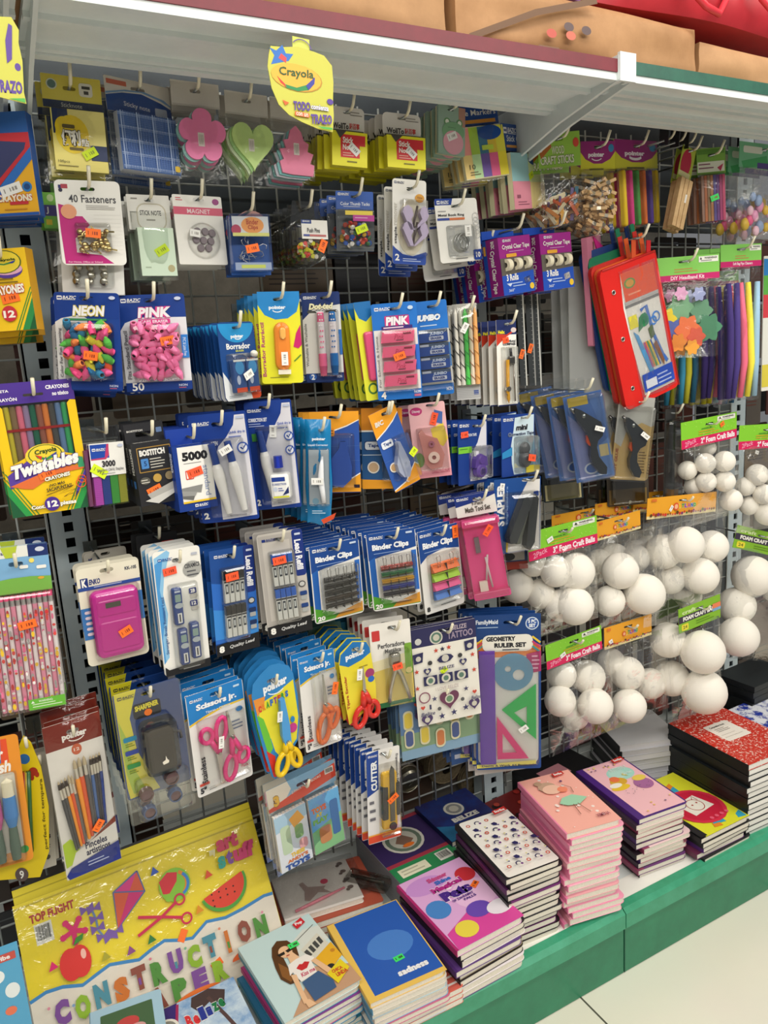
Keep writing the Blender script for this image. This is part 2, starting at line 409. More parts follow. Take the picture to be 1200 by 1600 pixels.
def worn(key, c, c2, sc=40, rough=.45, e=(.35, .7)):
    m, nt, b = nodemat(key); N = nt.nodes; L = nt.links
    tc = N.new('ShaderNodeTexCoord'); nz = N.new('ShaderNodeTexNoise'); nz.inputs['Scale'].default_value = sc; nz.inputs['Detail'].default_value = 8; nz.inputs['Roughness'].default_value = .7
    rp = N.new('ShaderNodeValToRGB'); rp.color_ramp.elements[0].position, rp.color_ramp.elements[1].position = e
    rp.color_ramp.elements[0].color = rgb(c2); rp.color_ramp.elements[1].color = rgb(c)
    L.new(tc.outputs['Object'], nz.inputs['Vector']); L.new(nz.outputs[0], rp.inputs[0]); L.new(rp.outputs[0], b.inputs['Base Color']); b.inputs['Roughness'].default_value = rough
    MATS[key] = m
worn('lip_green', '#45a884', '#33936e', 14, .3)
worn('green_paint', '#2a8a64', '#217555', 9, .35)
worn('green_strip', '#2f6a57', '#27584a', 20, .4)
worn('red_strip', '#7a1c2c', '#6a1826', 20, .4)
worn('shelf_grey', '#e2e9e8', '#d8e0e0', 12, .4)
worn('post_grey', '#c3cfd2', '#b4c4cc', 15, .4)
worn('header_dark', '#4c555c', '#434b52', 8, .6)
worn('kraft', '#c09468', '#a87f56', 9, .7)
worn('kraft2', '#b98c60', '#9c7148', 7, .7)
worn('red_bag', '#c02a35', '#a91f2c', 6, .5)
worn('marble_red', '#c8301f', '#ecd0c4', 150, .4, (.41, .46))
worn('camo_blue', '#24389a', '#dfe2ea', 26, .4, (.47, .54))
worn('sea_blue', '#2f7fc4', '#dbeaf2', 18, .4)
worn('night_blue', '#1d3f86', '#2d1f52', 14, .4)
worn('twine', '#8e7f63', '#6d6048', 160, .9)
worn('wood', '#e0bd8c', '#cda674', 60, .6)
worn('pages', '#efe9dc', '#e0d8c8', 300, .7)
worn('far_wall', '#8d877c', '#6f6a62', 4, .8)
worn('ceiling_white', '#e0dcd0', '#d6d2c6', 4, .8)

mb = MB(); mb.add([(-4, -5, 0), (6, -5, 0), (6, 4, 0), (-4, 4, 0)], [(0, 1, 2, 3)], 'floor'); structure(mb.build('floor'))
mb = MB(); mb.box(-4, 6, 3.9, 4.0, 0, 3, 'far_wall'); structure(mb.build('wall_back'))
mb = MB(); mb.add([(-4, -5, 3), (6, -5, 3), (6, 4, 3), (-4, 4, 3)], [(3, 2, 1, 0)], 'ceiling_white'); structure(mb.build('ceiling'))

def post(i, x):
    r = empty('slotted_post', (x, .012, .05))
    mb = MB(); W = .033; sw = .008; H = 2.05; p = .0295
    mb.box(-W, -sw, -.004, 0, 0, H, 'post_grey'); mb.box(sw, W, -.004, 0, 0, H, 'post_grey')
    mb.box(-W, -W + .003, -.004, .04, 0, H, 'post_grey'); mb.box(W - .003, W, -.004, .04, 0, H, 'post_grey')
    z = .01
    while z < H - .03:
        mb.box(-sw, sw, -.004, 0, z, z + .012, 'post_grey'); z += p
    mb.build('slotted_face', r)
    mb = MB(); mb.box(-W + .003, W - .003, .038, .042, 0, H, 'F#23282c'); mb.build('channel_back', r)
    tag(r, ['slotted steel post beyond the left edge', 'slotted grey steel post beside the crayon boxes', 'slotted grey steel post between the ruler set and the pink pencils bag', 'slotted grey steel post beside the foam balls on the right', 'slotted steel post beyond the right edge'][i], 'post', 'slotted shelving posts')
for i, x in enumerate(XB[:4]): post(i, x)
def grid(i, x0, x1):
    r = empty('wire_grid_panel', ((x0 + x1) / 2, .006, .2)); mb = MB(); h = (x1 - x0) / 2 - .036
    n = int(2 * h / .047)
    for k in range(n + 1): mb.tube([(-h + 2 * h * k / n, 0, 0), (-h + 2 * h * k / n, 0, 1.62)], .0021, 'P#b4b9b6', 6)
    for k in range(33): mb.tube([(-h, .004, .008 + k * .05), (h, .004, .008 + k * .05)], .0021, 'P#b4b9b6', 6)
    mb.build('wires', r)
    tag(r, ['wire grid panel behind the crayon boxes at the left', 'wire grid panel behind the scissors and binder clips', 'wire grid panel behind the foam balls', 'wire grid panel at the far right'][i], 'grid panel', 'wire grid panels')
for i in range(3): grid(i, XB[i], XB[i + 1])
# base decks with kick panels
def deck(i, x0, x1):
    g = .0012; r = empty('base_deck', ((x0 + x1) / 2, 0, 0)); a = x0 - (x0 + x1) / 2 + g; b = -a
    mb = MB(); mb.box(a, b, LIPY + .02, 0, .135, .15, 'shelf_grey'); mb.build('deck_plate', r)
    mb = MB(); pr = [(LIPY + .004, .112), (LIPY - .006, .114), (LIPY - .006, .148), (LIPY + .004, .156), (LIPY + .022, .157), (LIPY + .022, .134)]
    n = len(pr); vs = [(a, y, z) for y, z in pr] + [(b, y, z) for y, z in pr]
    mb.add(vs, [(k, (k + 1) % n, n + (k + 1) % n, n + k) for k in range(n)] + [tuple(range(n - 1, -1, -1)), tuple(range(n, 2 * n))], 'lip_green'); mb.build('front_lip', r)
    mb = MB(); mb.box(a, b, LIPY, LIPY + .012, 0.002, .114, 'green_paint'); mb.box(a, a + .002, LIPY - .001, LIPY, 0.002, .113, '#1c5a44'); mb.build('kick_panel', r)
    mb = MB(); mb.box(a + .01, b - .01, LIPY + .023, LIPY + .075, .1502, .1525, '#f2f1ea'); mb.build('ticket_strip', r)
    tag(r, ['green base shelf at the left end of the aisle', 'green base shelf under the character notebooks', 'green base shelf under the red marbled notebooks'][i], 'base shelf', 'green base shelves')
for i in range(3): deck(i, XB[i], XB[i + 1])
# top shelves
def canopy(i, x0, x1, strip):
    r = empty('top_shelf', ((x0 + x1) / 2, 0, 1.748)); a = x0 - (x0 + x1) / 2 + .004; b = -a
    mb = MB(); mb.box(a, b, LIPY + .004, -.275, .006, .016, 'shelf_grey')
    for y in ((-.40, -.375, -.33, -.30) if i == 2 else (-.39, -.30)): mb.box(a, b, y, y + .012, -.001, .006, 'shelf_grey')
    mb.box(a, b, -.287, -.27, -.004, .03, 'shelf_grey'); mb.box(a, b, LIPY - .004, LIPY + .01, .0, .012, 'shelf_grey'); mb.build('shelf_plate', r)
    mb = MB(); mb.box(a, b, LIPY - .006, LIPY + .002, .012, .032, strip); mb.build('ticket_edge', r)
    tag(r, ['grey top shelf at the far left end', 'grey top shelf with a dark red front edge', 'grey top shelf with a dark green front edge'][i], 'shelf', 'top shelves')
for i, c in enumerate(('red_strip', 'red_strip', 'green_strip')): canopy(i, XB[i], XB[i + 1], c)
def bracket(i, x):
    r = empty('shelf_bracket', (x, 0, 1.75)); mb = MB()
    def plate(xa, xb, pr, k):
        n = len(pr); mb.add([(xa, y, z) for y, z in pr] + [(xb, y, z) for y, z in pr],
                            [tuple(range(n)), tuple(reversed(range(n, 2 * n)))] + [(q, n + q, n + (q + 1) % n, (q + 1) % n) for q in range(n)], k)
    pr = [(LIPY - .008, .036), (LIPY - .008, -.002), (-.30, -.028), (-.02, -.10), (-.02, .036)]
    plate(-.019, -.013, pr, 'shelf_grey'); plate(.012, .018, pr, 'shelf_grey'); mb.box(-.018, .018, LIPY - .011, LIPY - .005, -.004, .04, 'shelf_grey'); mb.build('arm', r)
    tag(r, ['grey bracket between top shelves at the upper left corner', 'grey bracket where the red edge meets the green edge'][i], 'bracket')
for i, x in enumerate(XB[1:3]): bracket(i, x)
def header(i, x0, x1):
    m = MB(); m.box(x0 + .035, x1 - .035, .03, .045, 1.60, 2.4, 'header_dark'); o = m.build('header_panel')
    tag(o, ['dark back panel above the crayon boxes at the left', 'dark back panel above the sticky notes', 'dark back panel above the wooden craft sticks'][i], 'panel', 'dark back panels')
for i in range(3): header(i, XB[i], XB[i + 1])
# ------------------------------------------------------------------ boxes and bags lying on the top shelf
def lump(name, label, cat, x0, x1, y0, y1, z0, z1, k, seed, amp=.012, art=None):
    mb = MB(); rnd = random.Random(seed); ph = [rnd.uniform(0, 6) for _ in range(9)]; nx, nz = 26, 10
    def q(u, v, s):
        e = (1 - abs(2 * u - 1) ** 9) * (1 - abs(2 * v - 1) ** 7)
        d = amp * (math.sin(5 * u + ph[0]) + .7 * math.sin(13 * u + 5 * v + ph[1]) + .5 * math.sin(9 * v - 7 * u + ph[2]))
        zz = z0 + (z1 - z0) * v + amp * .7 * math.sin(7 * u + ph[3]) * v
        y = (y0 + .02 * (1 - e) - d * .6) if s < 0 else (y1 - .02 * (1 - e))
        return (x0 + (x1 - x0) * u, y, zz)
    W = nx + 1
    for s in (-1, 1):
        vs = [q(i / nx, j / nz, s) for j in range(nz + 1) for i in range(W)]
        fs = [(j * W + i, j * W + i + 1, (j + 1) * W + i + 1, (j + 1) * W + i) for j in range(nz) for i in range(nx)]
        mb.add(vs, fs if s < 0 else [tuple(reversed(f)) for f in fs], k, True)
    top = [q(i / nx, 1, -1) for i in range(W)] + [q(i / nx, 1, 1) for i in range(W)]; mb.add(top, [(i, i + 1, W + i + 1, W + i) for i in range(nx)], k, True)
    bot = [q(i / nx, 0, -1) for i in range(W)] + [q(i / nx, 0, 1) for i in range(W)]; mb.add(bot, [(W + i, W + i + 1, i + 1, i) for i in range(nx)], k, True)
    for j in range(nz):
        for u in (0, 1):
            f = [q(u, j / nz, -1), q(u, (j + 1) / nz, -1), q(u, (j + 1) / nz, 1), q(u, j / nz, 1)]; mb.add(f if u == 0 else f[::-1], [(0, 1, 2, 3)], k)
    if art: art(mb)
    return tag(mb.build(name), label, cat)
lump('paper_parcel', 'brown wrapped flat parcel lying on the top shelf with red edge', 'parcel', -.35, .70, -.44, -.28, 1.768, 1.95, 'kraft', 3, .006)
def box_art(mb):
    a = Art(mb, .46, .13, -.4485); a.fx = lambda v: (v[0] + .975, v[1], v[2] + 1.905)
    for u, v, c in ((0.290, 0.792, '#c0564a'), (0.367, 0.688, '#5d4a4a'), (0.446, 0.695, '#5d4a4a'), (0.375, 0.783, '#c86a55')): a.E(u, v, .022, c, .05)
    a.T('10', 0.127, 0.954, 0.202, 1.021, '#6b4a34', .02); a.bars(0.232, 0.941, 0.352, 2, '#7a573d', .06)
    a.L([(-0.050, .98), (0.222, 0.600), (0.494, .34)], .02, '#6b4a2e')
lump('cardboard_box', 'brown cardboard box with four coloured dots on the top shelf', 'box', .715, 1.235, -.44, -.28, 1.768, 1.866, 'kraft2', 8, .005, box_art)
lump('paper_parcel', 'brown wrapped parcel on the green edged shelf at upper right', 'parcel', 1.25, 1.93, -.435, -.28, 1.77, 1.842, 'kraft', 12, .006)
t = lump('shopping_bag', 'red bag with handles lying on the parcel at upper right', 'bag', 1.0, 2.0, -.425, -.28, 1.882, 2.12, 'red_bag', 21, .012)
for i, (x, zz) in enumerate(((1.17, 1.90), (1.36, 1.91))):
    mb = MB(); mb.tube([(x, -.43, zz + .05), (x + .015, -.45, zz + .01), (x + .05, -.455, zz - .015), (x + .09, -.45, zz - .02), (x + .12, -.44, zz + .01), (x + .14, -.43, zz + .06)], .006, 'P#e23a48', 8); mb.build('handle', t)
lump('gift_bag', 'purple bag behind the cardboard box on the top shelf', 'bag', .72, .985, -.42, -.28, 1.882, 2.05, 'F#8a5aa0', 5, .008)

# hanging crayon sign
def sign():
    r = P(418, 78, -.452); tl = P(418, 66, -.452); tr = P(520, 66, -.452); w = (tr - tl).length; h = (P(460, 200, -.452) - P(455, 66, -.452)).length
    root = empty('hanging_sign', tl + (tr - tl) / 2, (0, math.radians(4), 0)); mb = MB()
    def X(u, v): return ((u - .5) * w, -v * h)
    out = [(.0, .36), (.02, .22), (.05, .12), (.25, .1), (.45, .06), (.7, .08), (.85, .1), (.97, .2), (.99, .4), (.98, .6), (.99, .8), (.97, 1.0), (.75, .99), (.5, .94), (.3, .88), (.15, .78), (.05, .6)]
    mb.prism([X(*p) for p in out[::-1]], -.0006, .0006, '#c6c44c')
    a = Art(mb, w, h, -.0006)
    a.G([(.03, .14), (.13, .16), (.22, .08), (.27, .17), (.38, .16), (.31, .25), (.05, .33), (.1, .22)][::-1], '#2f6fc0').G([(.16, .24), (.2, .18), (.28, .22), (.27, .28)][::-1], '#d8474a')
    a.E(.43, .43, .385, '#b98a2a', .16).E(.42, .425, .375, '#f2b23c', .155)
    a.G([(.13, .45), (.25, .53), (.42, .545), (.6, .48), (.7, .38), (.69, .46), (.6, .55), (.44, .585), (.26, .57)][::-1], '#2b8a4a')
    a.G([(.13, .45), (.24, .525), (.27, .565), (.18, .52)][::-1], '#d6342c').G([(.56, .5), (.7, .38), (.69, .46), (.6, .55)][::-1], '#3a3f9c')
    a.T('Crayola', .16, .335, .68, .46, '#2f5a2a', .02, 0, 0, None, .03, .03)
    a.E(.93, .64, .05, '#5a3f94', .035).G([(.2, .72), (.3, .74), (.24, .78)][::-1], '#e0622c').ring(.5, .12, .16, .012, '#5a3f94', 20, 140)
    a.T('TODO', .36, .71, .62, .82, '#5a3f94', .05, 0, 0, None, .03, .02).T('comienza', .63, .71, .9, .77, '#f4f4f4', .02, 0, 0, '#5a3f94', .04, .01)
    a.RR(.38, .83, .6, .88, '#e0622c', .01).T('con un', .4, .835, .58, .875, '#f3efdc', .01).T('TRAZO', .62, .83, .95, .95, '#5a3f94', .05, 0, 0, None, .03, .03)
    a.G([(.72, .965), (.95, .955), (.96, .98), (.8, .985)][::-1], '#4fae4a')
    mb.build('card', root); mb = MB(); mb.box(-.012, .012, -.0004, .0004, -.08 * h, .05 * h, '#c9cf5a'); mb.build('tape_tab', root)
    tag(root, 'yellow crayon brand sign hanging from the red edged top shelf', 'sign')
sign()
def sign2():
    o = P(-38, 20, -.452); q = P(30, 20, -.452); w = (q - o).length; h = (P(30, 155, -.452) - P(30, 20, -.452)).length
    root = empty('hanging_sign', (o + q) / 2, (0, math.radians(4), 0)); mb = MB()
    def X(u, v): return ((u - .5) * w, -v * h)
    mb.prism([X(*p) for p in [(.0, .1), (0, .8), (.4, .96), (1.0, .99), (.96, .86), (.98, .5), (.92, .3), (.95, .15), (.8, .02), (.4, .05)]], -.0006, .0006, '#c6c44c')
    a = Art(mb, w, h, -.0006); a.E(.86, .58, .07, '#5a3f94', .045).T('TRAZO', .3, .76, .93, .91, '#5a3f94', .05, 0, 0, None, .03, .02).G([(.6, .96), (.97, .93), (.98, .98)][::-1], '#4fae4a').G([(.62, .3), (.72, .1), (.8, .12), (.74, .5), (.62, .56)], '#5a3f94')
    mb.build('card', root); tag(root, 'yellow crayon sign cut by the left edge of the photo', 'sign')
sign2()
# ------------------------------------------------------------------ row 1, sticky notes
YE = '#f6e67e'; BZ = '#123c9e'; BZ2 = '#1b55b8'; WH = '#f1efe8'; CR = '#e9e2d2'; OR = 'N#ff7422'; LM = 'N#d8f01e'; PW = '#f3f2ee'; GR = 'N#3ee06a'
p = Pk('sticky_note_pack', 'sticky notes', 'yellow and navy sticky note pack with a lime price sticker, at the upper left', 'yellow and navy sticky notes', (62, 113), (156, 125), (78, 266))
mb, a = p.card('#f2e25e', .02, .0008, .46, .13, .34)
a.R(0, .26, 1, .34, '#20315c').T('Sticknote', .3, .28, .65, .325, '#d9dbd2').E(.17, .1, .09, '#dfe6da').E(.17, .1, .07, '#6d8b86').RR(.62, .06, .85, .2, '#f3f1e4', .05)
for q in ((.67, .09, .81, .12), (.7, .14, .78, .175)): a.R(*q, '#4c4a42')
p.part(mb, 'header_card')
mb = MB(); mb.box(p.x(.1), p.x(1.0), -.008, -.0005, p.z(1), p.z(.36), YE, '#e9dc78'); a = Art(mb, p.w, p.h, -.008)
a.R(.12, .36, .38, .62, '#20315c').R(.4, .36, 1.0, .72, '#f6ea92').E(.43, .62, .28, '#f6d71c', .2).E(.3, .55, .15, '#f6d71c', .11).R(.72, .72, 1.0, .88, '#20315c').RR(.27, .52, .48, .56, '#6a5a20', .02).RR(.36, .755, .6, .785, '#6a5a20', .02)
a.T('便利', .24, .575, .56, .74, '#f6f2e4', .05, 0, 0, '#4a4028', .06).T('贴', .57, .66, .7, .74, '#f6f2e4', .05, 0, 0, '#4a4028', .06).T('100pcs', .15, .895, .34, .93, '#4c4420').bars(.15, .95, .6, 1, '#6a5e2a')
p.part(mb, 'note_pad'); mb = MB(); mb.pillow(p.x(-.02), p.z(1.04), p.x(1.05), p.z(.0), .01, .006, 'wrap', 3, 8, 10, .001, 0); p.part(mb, 'bag')
p.sticker(.7, .81, LM, 30, .0105); p.done(4, .018, .008)

p = Pk('sticky_note_pack', 'sticky notes', 'blue plaid note pad in a clear bag with a white and blue header', 'blue plaid notes', (161, 116), (263, 138), (179, 267), -.205)
mb, a = p.card('#e8e4da', .02, .0008, .5, .09, .36)
a.R(.03, .03, .33, .08, '#d9765c').G([(0, .2), (.25, .15), (.55, .13), (.85, .19), (1, .24), (1, .36), (0, .36)], '#2a4f98').G([(0, .17), (.3, .115), (.6, .1), (.9, .15), (1, .2), (1, .215), (.85, .165), (.55, .115), (.28, .135), (0, .19)], '#7fa6d0').T('Sticky note', .26, .235, .66, .3, '#d7dcea', .01, 0, 0, None, .03, -.02).RR(.74, .25, .93, .34, '#b9c3d6', .02)
p.part(mb, 'header_card'); mb = MB(); mb.box(p.x(.08), p.x(.98), -.014, -.0005, p.z(.99), p.z(.38), '#6484c0', '#c8cfe0'); a = Art(mb, p.w, p.h, -.014)
for i in range(30): a.R(.08, .39 + i * .02, .98, .394 + i * .02 + (.008 if i % 7 == 0 else .002), '#9fb4dc' if i % 7 < 2 else '#4f72b6')
for i in range(22): a.R(.1 + i * .04, .38, .106 + i * .04 + (.012 if i % 6 == 0 else 0), .99, '#a6badf' if i % 6 < 2 else '#5678ba')
a.RR(.87, .9, .95, .965, '#e8c23c', .02); p.part(mb, 'note_pad'); mb = MB(); mb.pillow(p.x(-.01), p.z(1.02), p.x(1.03), p.z(0), .017, .004, 'wrap', 5, 8, 10, .001, 0); p.part(mb, 'bag')
p.done(3, .022, .008)

def shape_notes(label, short, tl, tr, bl, cols, outline, hook_h=.06, n=2, c=(.5, .63), sc=(.46, .33), y=-.2):
    p = Pk('sticky_note_pack', 'sticky notes', label, short, tl, tr, bl, y)
    mb, a = p.card('#dedad2', .01, .0008, .5, hook_h, .27); a.R(.02, .25, .98, .27, '#c9c5bd'); p.part(mb, 'header_card')
    for i, k in enumerate(cols):
        mb = MB(); dx = -.05 * i; pts = [(p.x(c[0] + dx + q[0] * sc[0]), p.z(c[1] + .02 * i - q[1] * sc[1])) for q in outline]
        mb.prism(pts, -.011 + i * .004, -.0072 + i * .004, k); 
        if i == 0:
            a = Art(mb, p.w, p.h, -.011); a.R(.45, .57, .58, .72, '#efe9e0'); [a.R(.47 + j * .02, .59, .475 + j * .02, .7, '#8a7a78') for j in range(5)]
        p.part(mb, 'note_pad')
    mb = MB(); mb.pillow(p.x(-.02), p.z(1.0), p.x(1.02), p.z(.02), .014, .006, 'bag', sum(map(ord, short)), 10, 12, .002, .25); p.part(mb, 'bag'); p.done(n, .024, .008); return p
flower = [((.66 + .34 * abs(math.cos(2.5 * (t - PI / 2))) ** .6) * math.cos(t), (.66 + .34 * abs(math.cos(2.5 * (t - PI / 2))) ** .6) * math.sin(t)) for t in [2 * PI * i / 60 for i in range(60)]]
shape_notes('pink flower shaped sticky notes in a clear bag with white header', 'pink flower notes', (265, 123), (341, 133), (277, 268), ['#f283b4', '#8fc7c0'], flower, .1, 2, (.56, .6), (.5, .3))
heart = [(math.sin(t) ** 3 * .98, (13 * math.cos(t) - 5 * math.cos(2 * t) - 2 * math.cos(3 * t) - math.cos(4 * t)) / 15.5) for t in [2 * PI * i / 36 for i in range(36)]]
shape_notes('pale green heart shaped sticky notes in a clear bag', 'green heart notes', (350, 140), (417, 150), (358, 272), ['#c4e08c', '#a8d48c', '#d9e9c4'], heart, .1, 2, (.56, .62), (.5, .31))
tree = [(-.28, -1), (.9, -1), (.98, -.55), (.75, -.5), (.95, -.1), (.62, -.02), (.7, .3), (.42, .42), (.3, .75), (.0, 1.0), (-.32, .8), (-.45, .42), (-.72, .38), (-.6, .05), (-.95, .0), (-.75, -.4), (-.98, -.5), (-.85, -.95)]
shape_notes('pink tree shaped sticky notes hanging below the yellow crayon sign', 'pink tree notes', (421, 150), (487, 160), (428, 276), ['#ee86a8', '#7fc4c4', '#c9c4d0'], tree, .1, 2, (.52, .66), (.42, .31))

def wolito(label, short, tl, tr, bl, n, y, dx):
    p = Pk('sticky_note_pack', 'sticky notes', label, short, tl, tr, bl, y)
    mb, a = p.card('#ece8e2', .12, .0008, .5, .09, .42); a.R(.04, .37, .98, .42, '#5a5550').T('WoliTo', .1, .26, .55, .36, '#3b3634', .04).T('贴百事', .57, .25, .86, .35, '#d8504a', .03).bars(.6, .07, .95, 2, '#9a948c', .045).G([(.1, .4), (.5, .4), (.26, .52)], '#4a4642')
    p.part(mb, 'header_card'); mb = MB(); mb.box(p.x(0), p.x(1), -.016, -.0005, p.z(1), p.z(.44), '#eee62c', '#d9cf2c'); a = Art(mb, p.w, p.h, -.016)
    a.R(.24, .49, .94, .66, '#d8343a').R(.24, .65, .78, .86, '#d8343a').T('Stick', .3, .53, .6, .63, '#f6f0e6', .03).T('Note', .3, .65, .58, .74, '#f6f0e6', .03).bars(.3, .78, .62, 2, '#f0b8a8', .04).bars(.42, .915, .8, 1, '#7a742a', .04, .5).G([(.1, .44), (.4, .44), (.22, .56)], '#4a4642')
    p.part(mb, 'note_pad'); p.sticker(.62, .72, PW, -40, .0165); p.done(n, .021, .003, -.001, dx=dx); return p
wolito('yellow stick note pack beside the crayon sign, red label and white sticker', 'stick note pack by the sign', (514, 164), (569, 171), (515, 261), 7, -.215, -.003)
wolito('yellow stick note pack hanging right of the first, with red label', 'stick note pack beside the frog pads', (597, 174), (657, 181), (600, 264), 6, -.215, -.004)

p = Pk('note_pad', 'note pad', 'grey green frog face note pad with pink belly, white sticker', 'frog note pad', (685, 162), (727, 170), (689, 239), -.225, .0)
mb, a = p.card('#9db9a8', .03, .006, .45, .08); a.R(.75, .0, 1, .4, '#b98c7c').E(.32, .33, .12, '#6fa06c', .08).E(.78, .33, .12, '#6fa06c', .08).E(.32, .33, .07, '#e9efe0', .05).E(.78, .33, .07, '#e9efe0', .05).E(.55, .52, .42, '#7fae84', .2).E(.55, .75, .38, '#e7a9b8', .25).bars(.34, .44, .74, 1, '#4d6b52')
p.part(mb, 'cover'); mb = MB(); mb.box(p.x(.02), p.x(.98), .006, .012, p.z(.99), p.z(.01), '#d8cfa8'); p.part(mb, 'pages')
p.sticker(.5, .62, PW, 25); p.done(7, .017, .004, .001, .08, dx=-.001)
p = Pk('page_marker_pack', 'page markers', 'neon striped page markers with a blue header, right of the frog pads', 'neon page markers', (704, 155), (773, 147), (722, 284), -.20, .0, 'avg')
mb, a = p.card('#1d4f9f', .01, .0008, .5, .09, .34); a.bazic(.06, .04, .3).T('Page Markers', .02, .15, .95, .24, '#f0f0ea', .01).R(.04, .27, .92, .315, '#e8a038'); p.part(mb, 'header_card')
mb = MB(); mb.box(p.x(0.02), p.x(1.0), -.008, -.0005, p.z(1), p.z(.36), '#f0e9c0'); a = Art(mb, p.w, p.h, -.008)
for i, (c1, c2) in enumerate((('#f5a29a', '#f7d98c'), ('#b4d94a', '#c8ecb0'), ('#3f7fa0', '#7a5fae'), ('#f0d23a', '#f06a9a'), ('#e8e24a', '#f4e23c'))): a.R(.02 + .196 * i, .37, .02 + .196 * (i + 1), .7, c1).R(.02 + .196 * i, .7, .02 + .196 * (i + 1), .99, c2)
a.E(.68, .45, .27, '#1d4f9f', .09).R(.46, .6, .72, .66, '#c9e24a').T('10', .12, .82, .25, .88, '#3a3a34').bars(.12, .91, .36, 2, '#7a7050', .03); p.part(mb, 'markers')
mb = MB(); mb.pillow(p.x(0), p.z(1.03), p.x(1.04), p.z(.0), .011, .004, 'wrap', 15, 8, 10, .001, 0); p.part(mb, 'bag'); p.done(4, .02, .005, rl=.05)
p = Pk('sticky_note_pack', 'sticky notes', 'pastel four colour stick on notes with a navy header, beside the bracket', 'pastel stick on notes', (782, 192), (836, 199), (794, 329), -.21)
mb, a = p.card('#1d4a94', .01, .0008, .5, .06, .31); a.bazic(.06, .04, .35).T('Stick On Notes', .12, .13, .86, .2, '#e8ecf0', .01).R(.1, .24, .92, .27, '#e0a050'); p.part(mb, 'header_card')
mb = MB(); mb.box(p.x(0.05), p.x(1.0), -.011, -.0005, p.z(1), p.z(.34), '#e8e0b4'); a = Art(mb, p.w, p.h, -.011)
a.R(.05, .34, .54, .67, '#9fcfd4').R(.54, .34, 1, .68, '#cfe0a4').R(.05, .67, .56, 1, '#f29aae').R(.56, .68, 1, 1, '#f3df94').E(.76, .41, .22, '#1d3f80', .07).bars(.16, .91, .5, 2, '#a05a70', .03).RR(.14, .83, .24, .87, '#a05a70', .01); p.part(mb, 'notes')
p.sticker(.6, .6, LM, 20, .0115); p.done(6, .018, .003, dx=-.001)

# ------------------------------------------------------------------ row 1, craft woods on the right
def hbag(label, short, name, cat, tl, tr, bl, hv, y, art, contents, n=2, depth=.014, seed=1, sv=.07, dy=.034, bagk='bag', yaw=None, hook=True, folded=True, **kw):
    p = Pk(name, cat, label, short, tl, tr, bl, y, yaw)
    k, fn = art; mb, a = p.card(k, .005, .0012, .5, sv, hv); fn(a, hv); p.part(mb, 'header_card')
    contents(p); mb = MB(); mb.pillow(p.x(.02), p.z(1.0), p.x(.98), p.z(hv * .95), depth, depth * .6, bagk, seed, 12, 16, .0025, .2); p.part(mb, 'bag'); p.done(n, dy, .006, hook=hook, **kw); return p
def woodhead(a, hv): a.R(0, 0, 1, hv, '#9ccb4e').T('WOOD', .32, .14, .62, .23, '#dfe6c0', .03, 0, 0, '#5a7a30', .05).T('CRAFT STICKS', .04, .245, .84, .335, '#e6e9cf', .03, 0, 0, '#5a7a30', .05).G([(.02, .2), (.3, .1), (.32, .15), (.06, .27)], '#b4682f').E(.9, .12, .07, '#d8503c', .05).E(.05, .15, .07, '#e4d8c0', .05).bars(.3, .37, .6, 1, '#e8e4b0')
def chips(p):
    rnd = random.Random(4)
    for i in range(26):
        mb = MB(); c = rnd.choice(('#c07a3a', '#e8ddb8', '#6a5a8a', '#b0522c', '#d8a03c', '#4f7f94', '#8a6a50')); mb.box(-.016, .016, -.001, .001, -.0035, .0035, c); o = p.part(mb, 'wood_chip')
        o.location = p.L(rnd.uniform(.2, .88), rnd.uniform(.68, .93), rnd.uniform(-.006, .009)); o.rotation_euler = (rnd.uniform(-.5, .5), rnd.uniform(-PI, PI), rnd.uniform(-.6, .6))
hbag('green headed bag of coloured wood craft sticks beside the bracket', 'wood craft sticks bag', 'craft_stick_bag', 'craft sticks', (839, 210), (905, 204), (848, 354), .37, -.195, ('#9ccb4e', woodhead), chips, 2, .016, 31)
def purplehead(a, hv, t=3):
    a.R(0, 0, 1, hv, '#e0dc3c').G([(0, 0), (1, 0), (1, .12), (.86, .2), (.62, .25), (.38, .25), (.14, .2), (0, .12)], '#9c2f7c').T('pointer', .22, .125, .68, .19, '#f4eef4', .05).ring(.46, .17, .16, .025, '#f4eef4', 210, 330, .045).E(.88, .08, .08, '#3f8fc0', .045).bars(.25, .305, .8, 1, '#6a6424', .03, .6)
def pegs(p):
    rnd = random.Random(9)
    for i in range(40):
        mb = MB(); mb.box(-.0165, .0165, -.003, .003, -.003, .003, 'wood'); mb.box(-.004, .004, -.0034, .0034, -.0034, .0034, 'M#a8a090'); o = p.part(mb, 'clothes_peg')
        o.location = p.L(rnd.uniform(.2, .85), rnd.uniform(.45, .97), rnd.uniform(-.006, .012)); o.rotation_euler = (rnd.uniform(-.4, .4), rnd.gauss(0, .7), rnd.uniform(-.5, .5))
p = hbag('purple headed bag of small wooden clothes pegs', 'wooden clothes pegs bag', 'clothes_peg_bag', 'clothes pegs', (907, 221), (961, 220), (908, 360), .31, -.2, ('#e0dc3c', purplehead), pegs, 2, .018, 33); 
def sticks(p):
    cs = ['#e8c52c', '#e0408c', '#4f9f4c', '#e0763a', '#5a4496', '#d8b82c']
    for i in range(6):
        mb = MB(); u = .12 + i * .155; mb.pad(p.x(u) - .0062, p.z(.98), p.x(u) + .0062, p.z(.34), -.009, .003, .006, cs[i], .3); o = p.part(mb, 'craft_stick')
hbag('purple headed bag of coloured craft sticks in yellow, pink, green and orange', 'coloured craft sticks bag', 'craft_stick_bag', 'craft sticks', (959, 217), (1026, 221), (967, 358), .32, -.205, ('#e0dc3c', purplehead), sticks, 2, .014, 35)
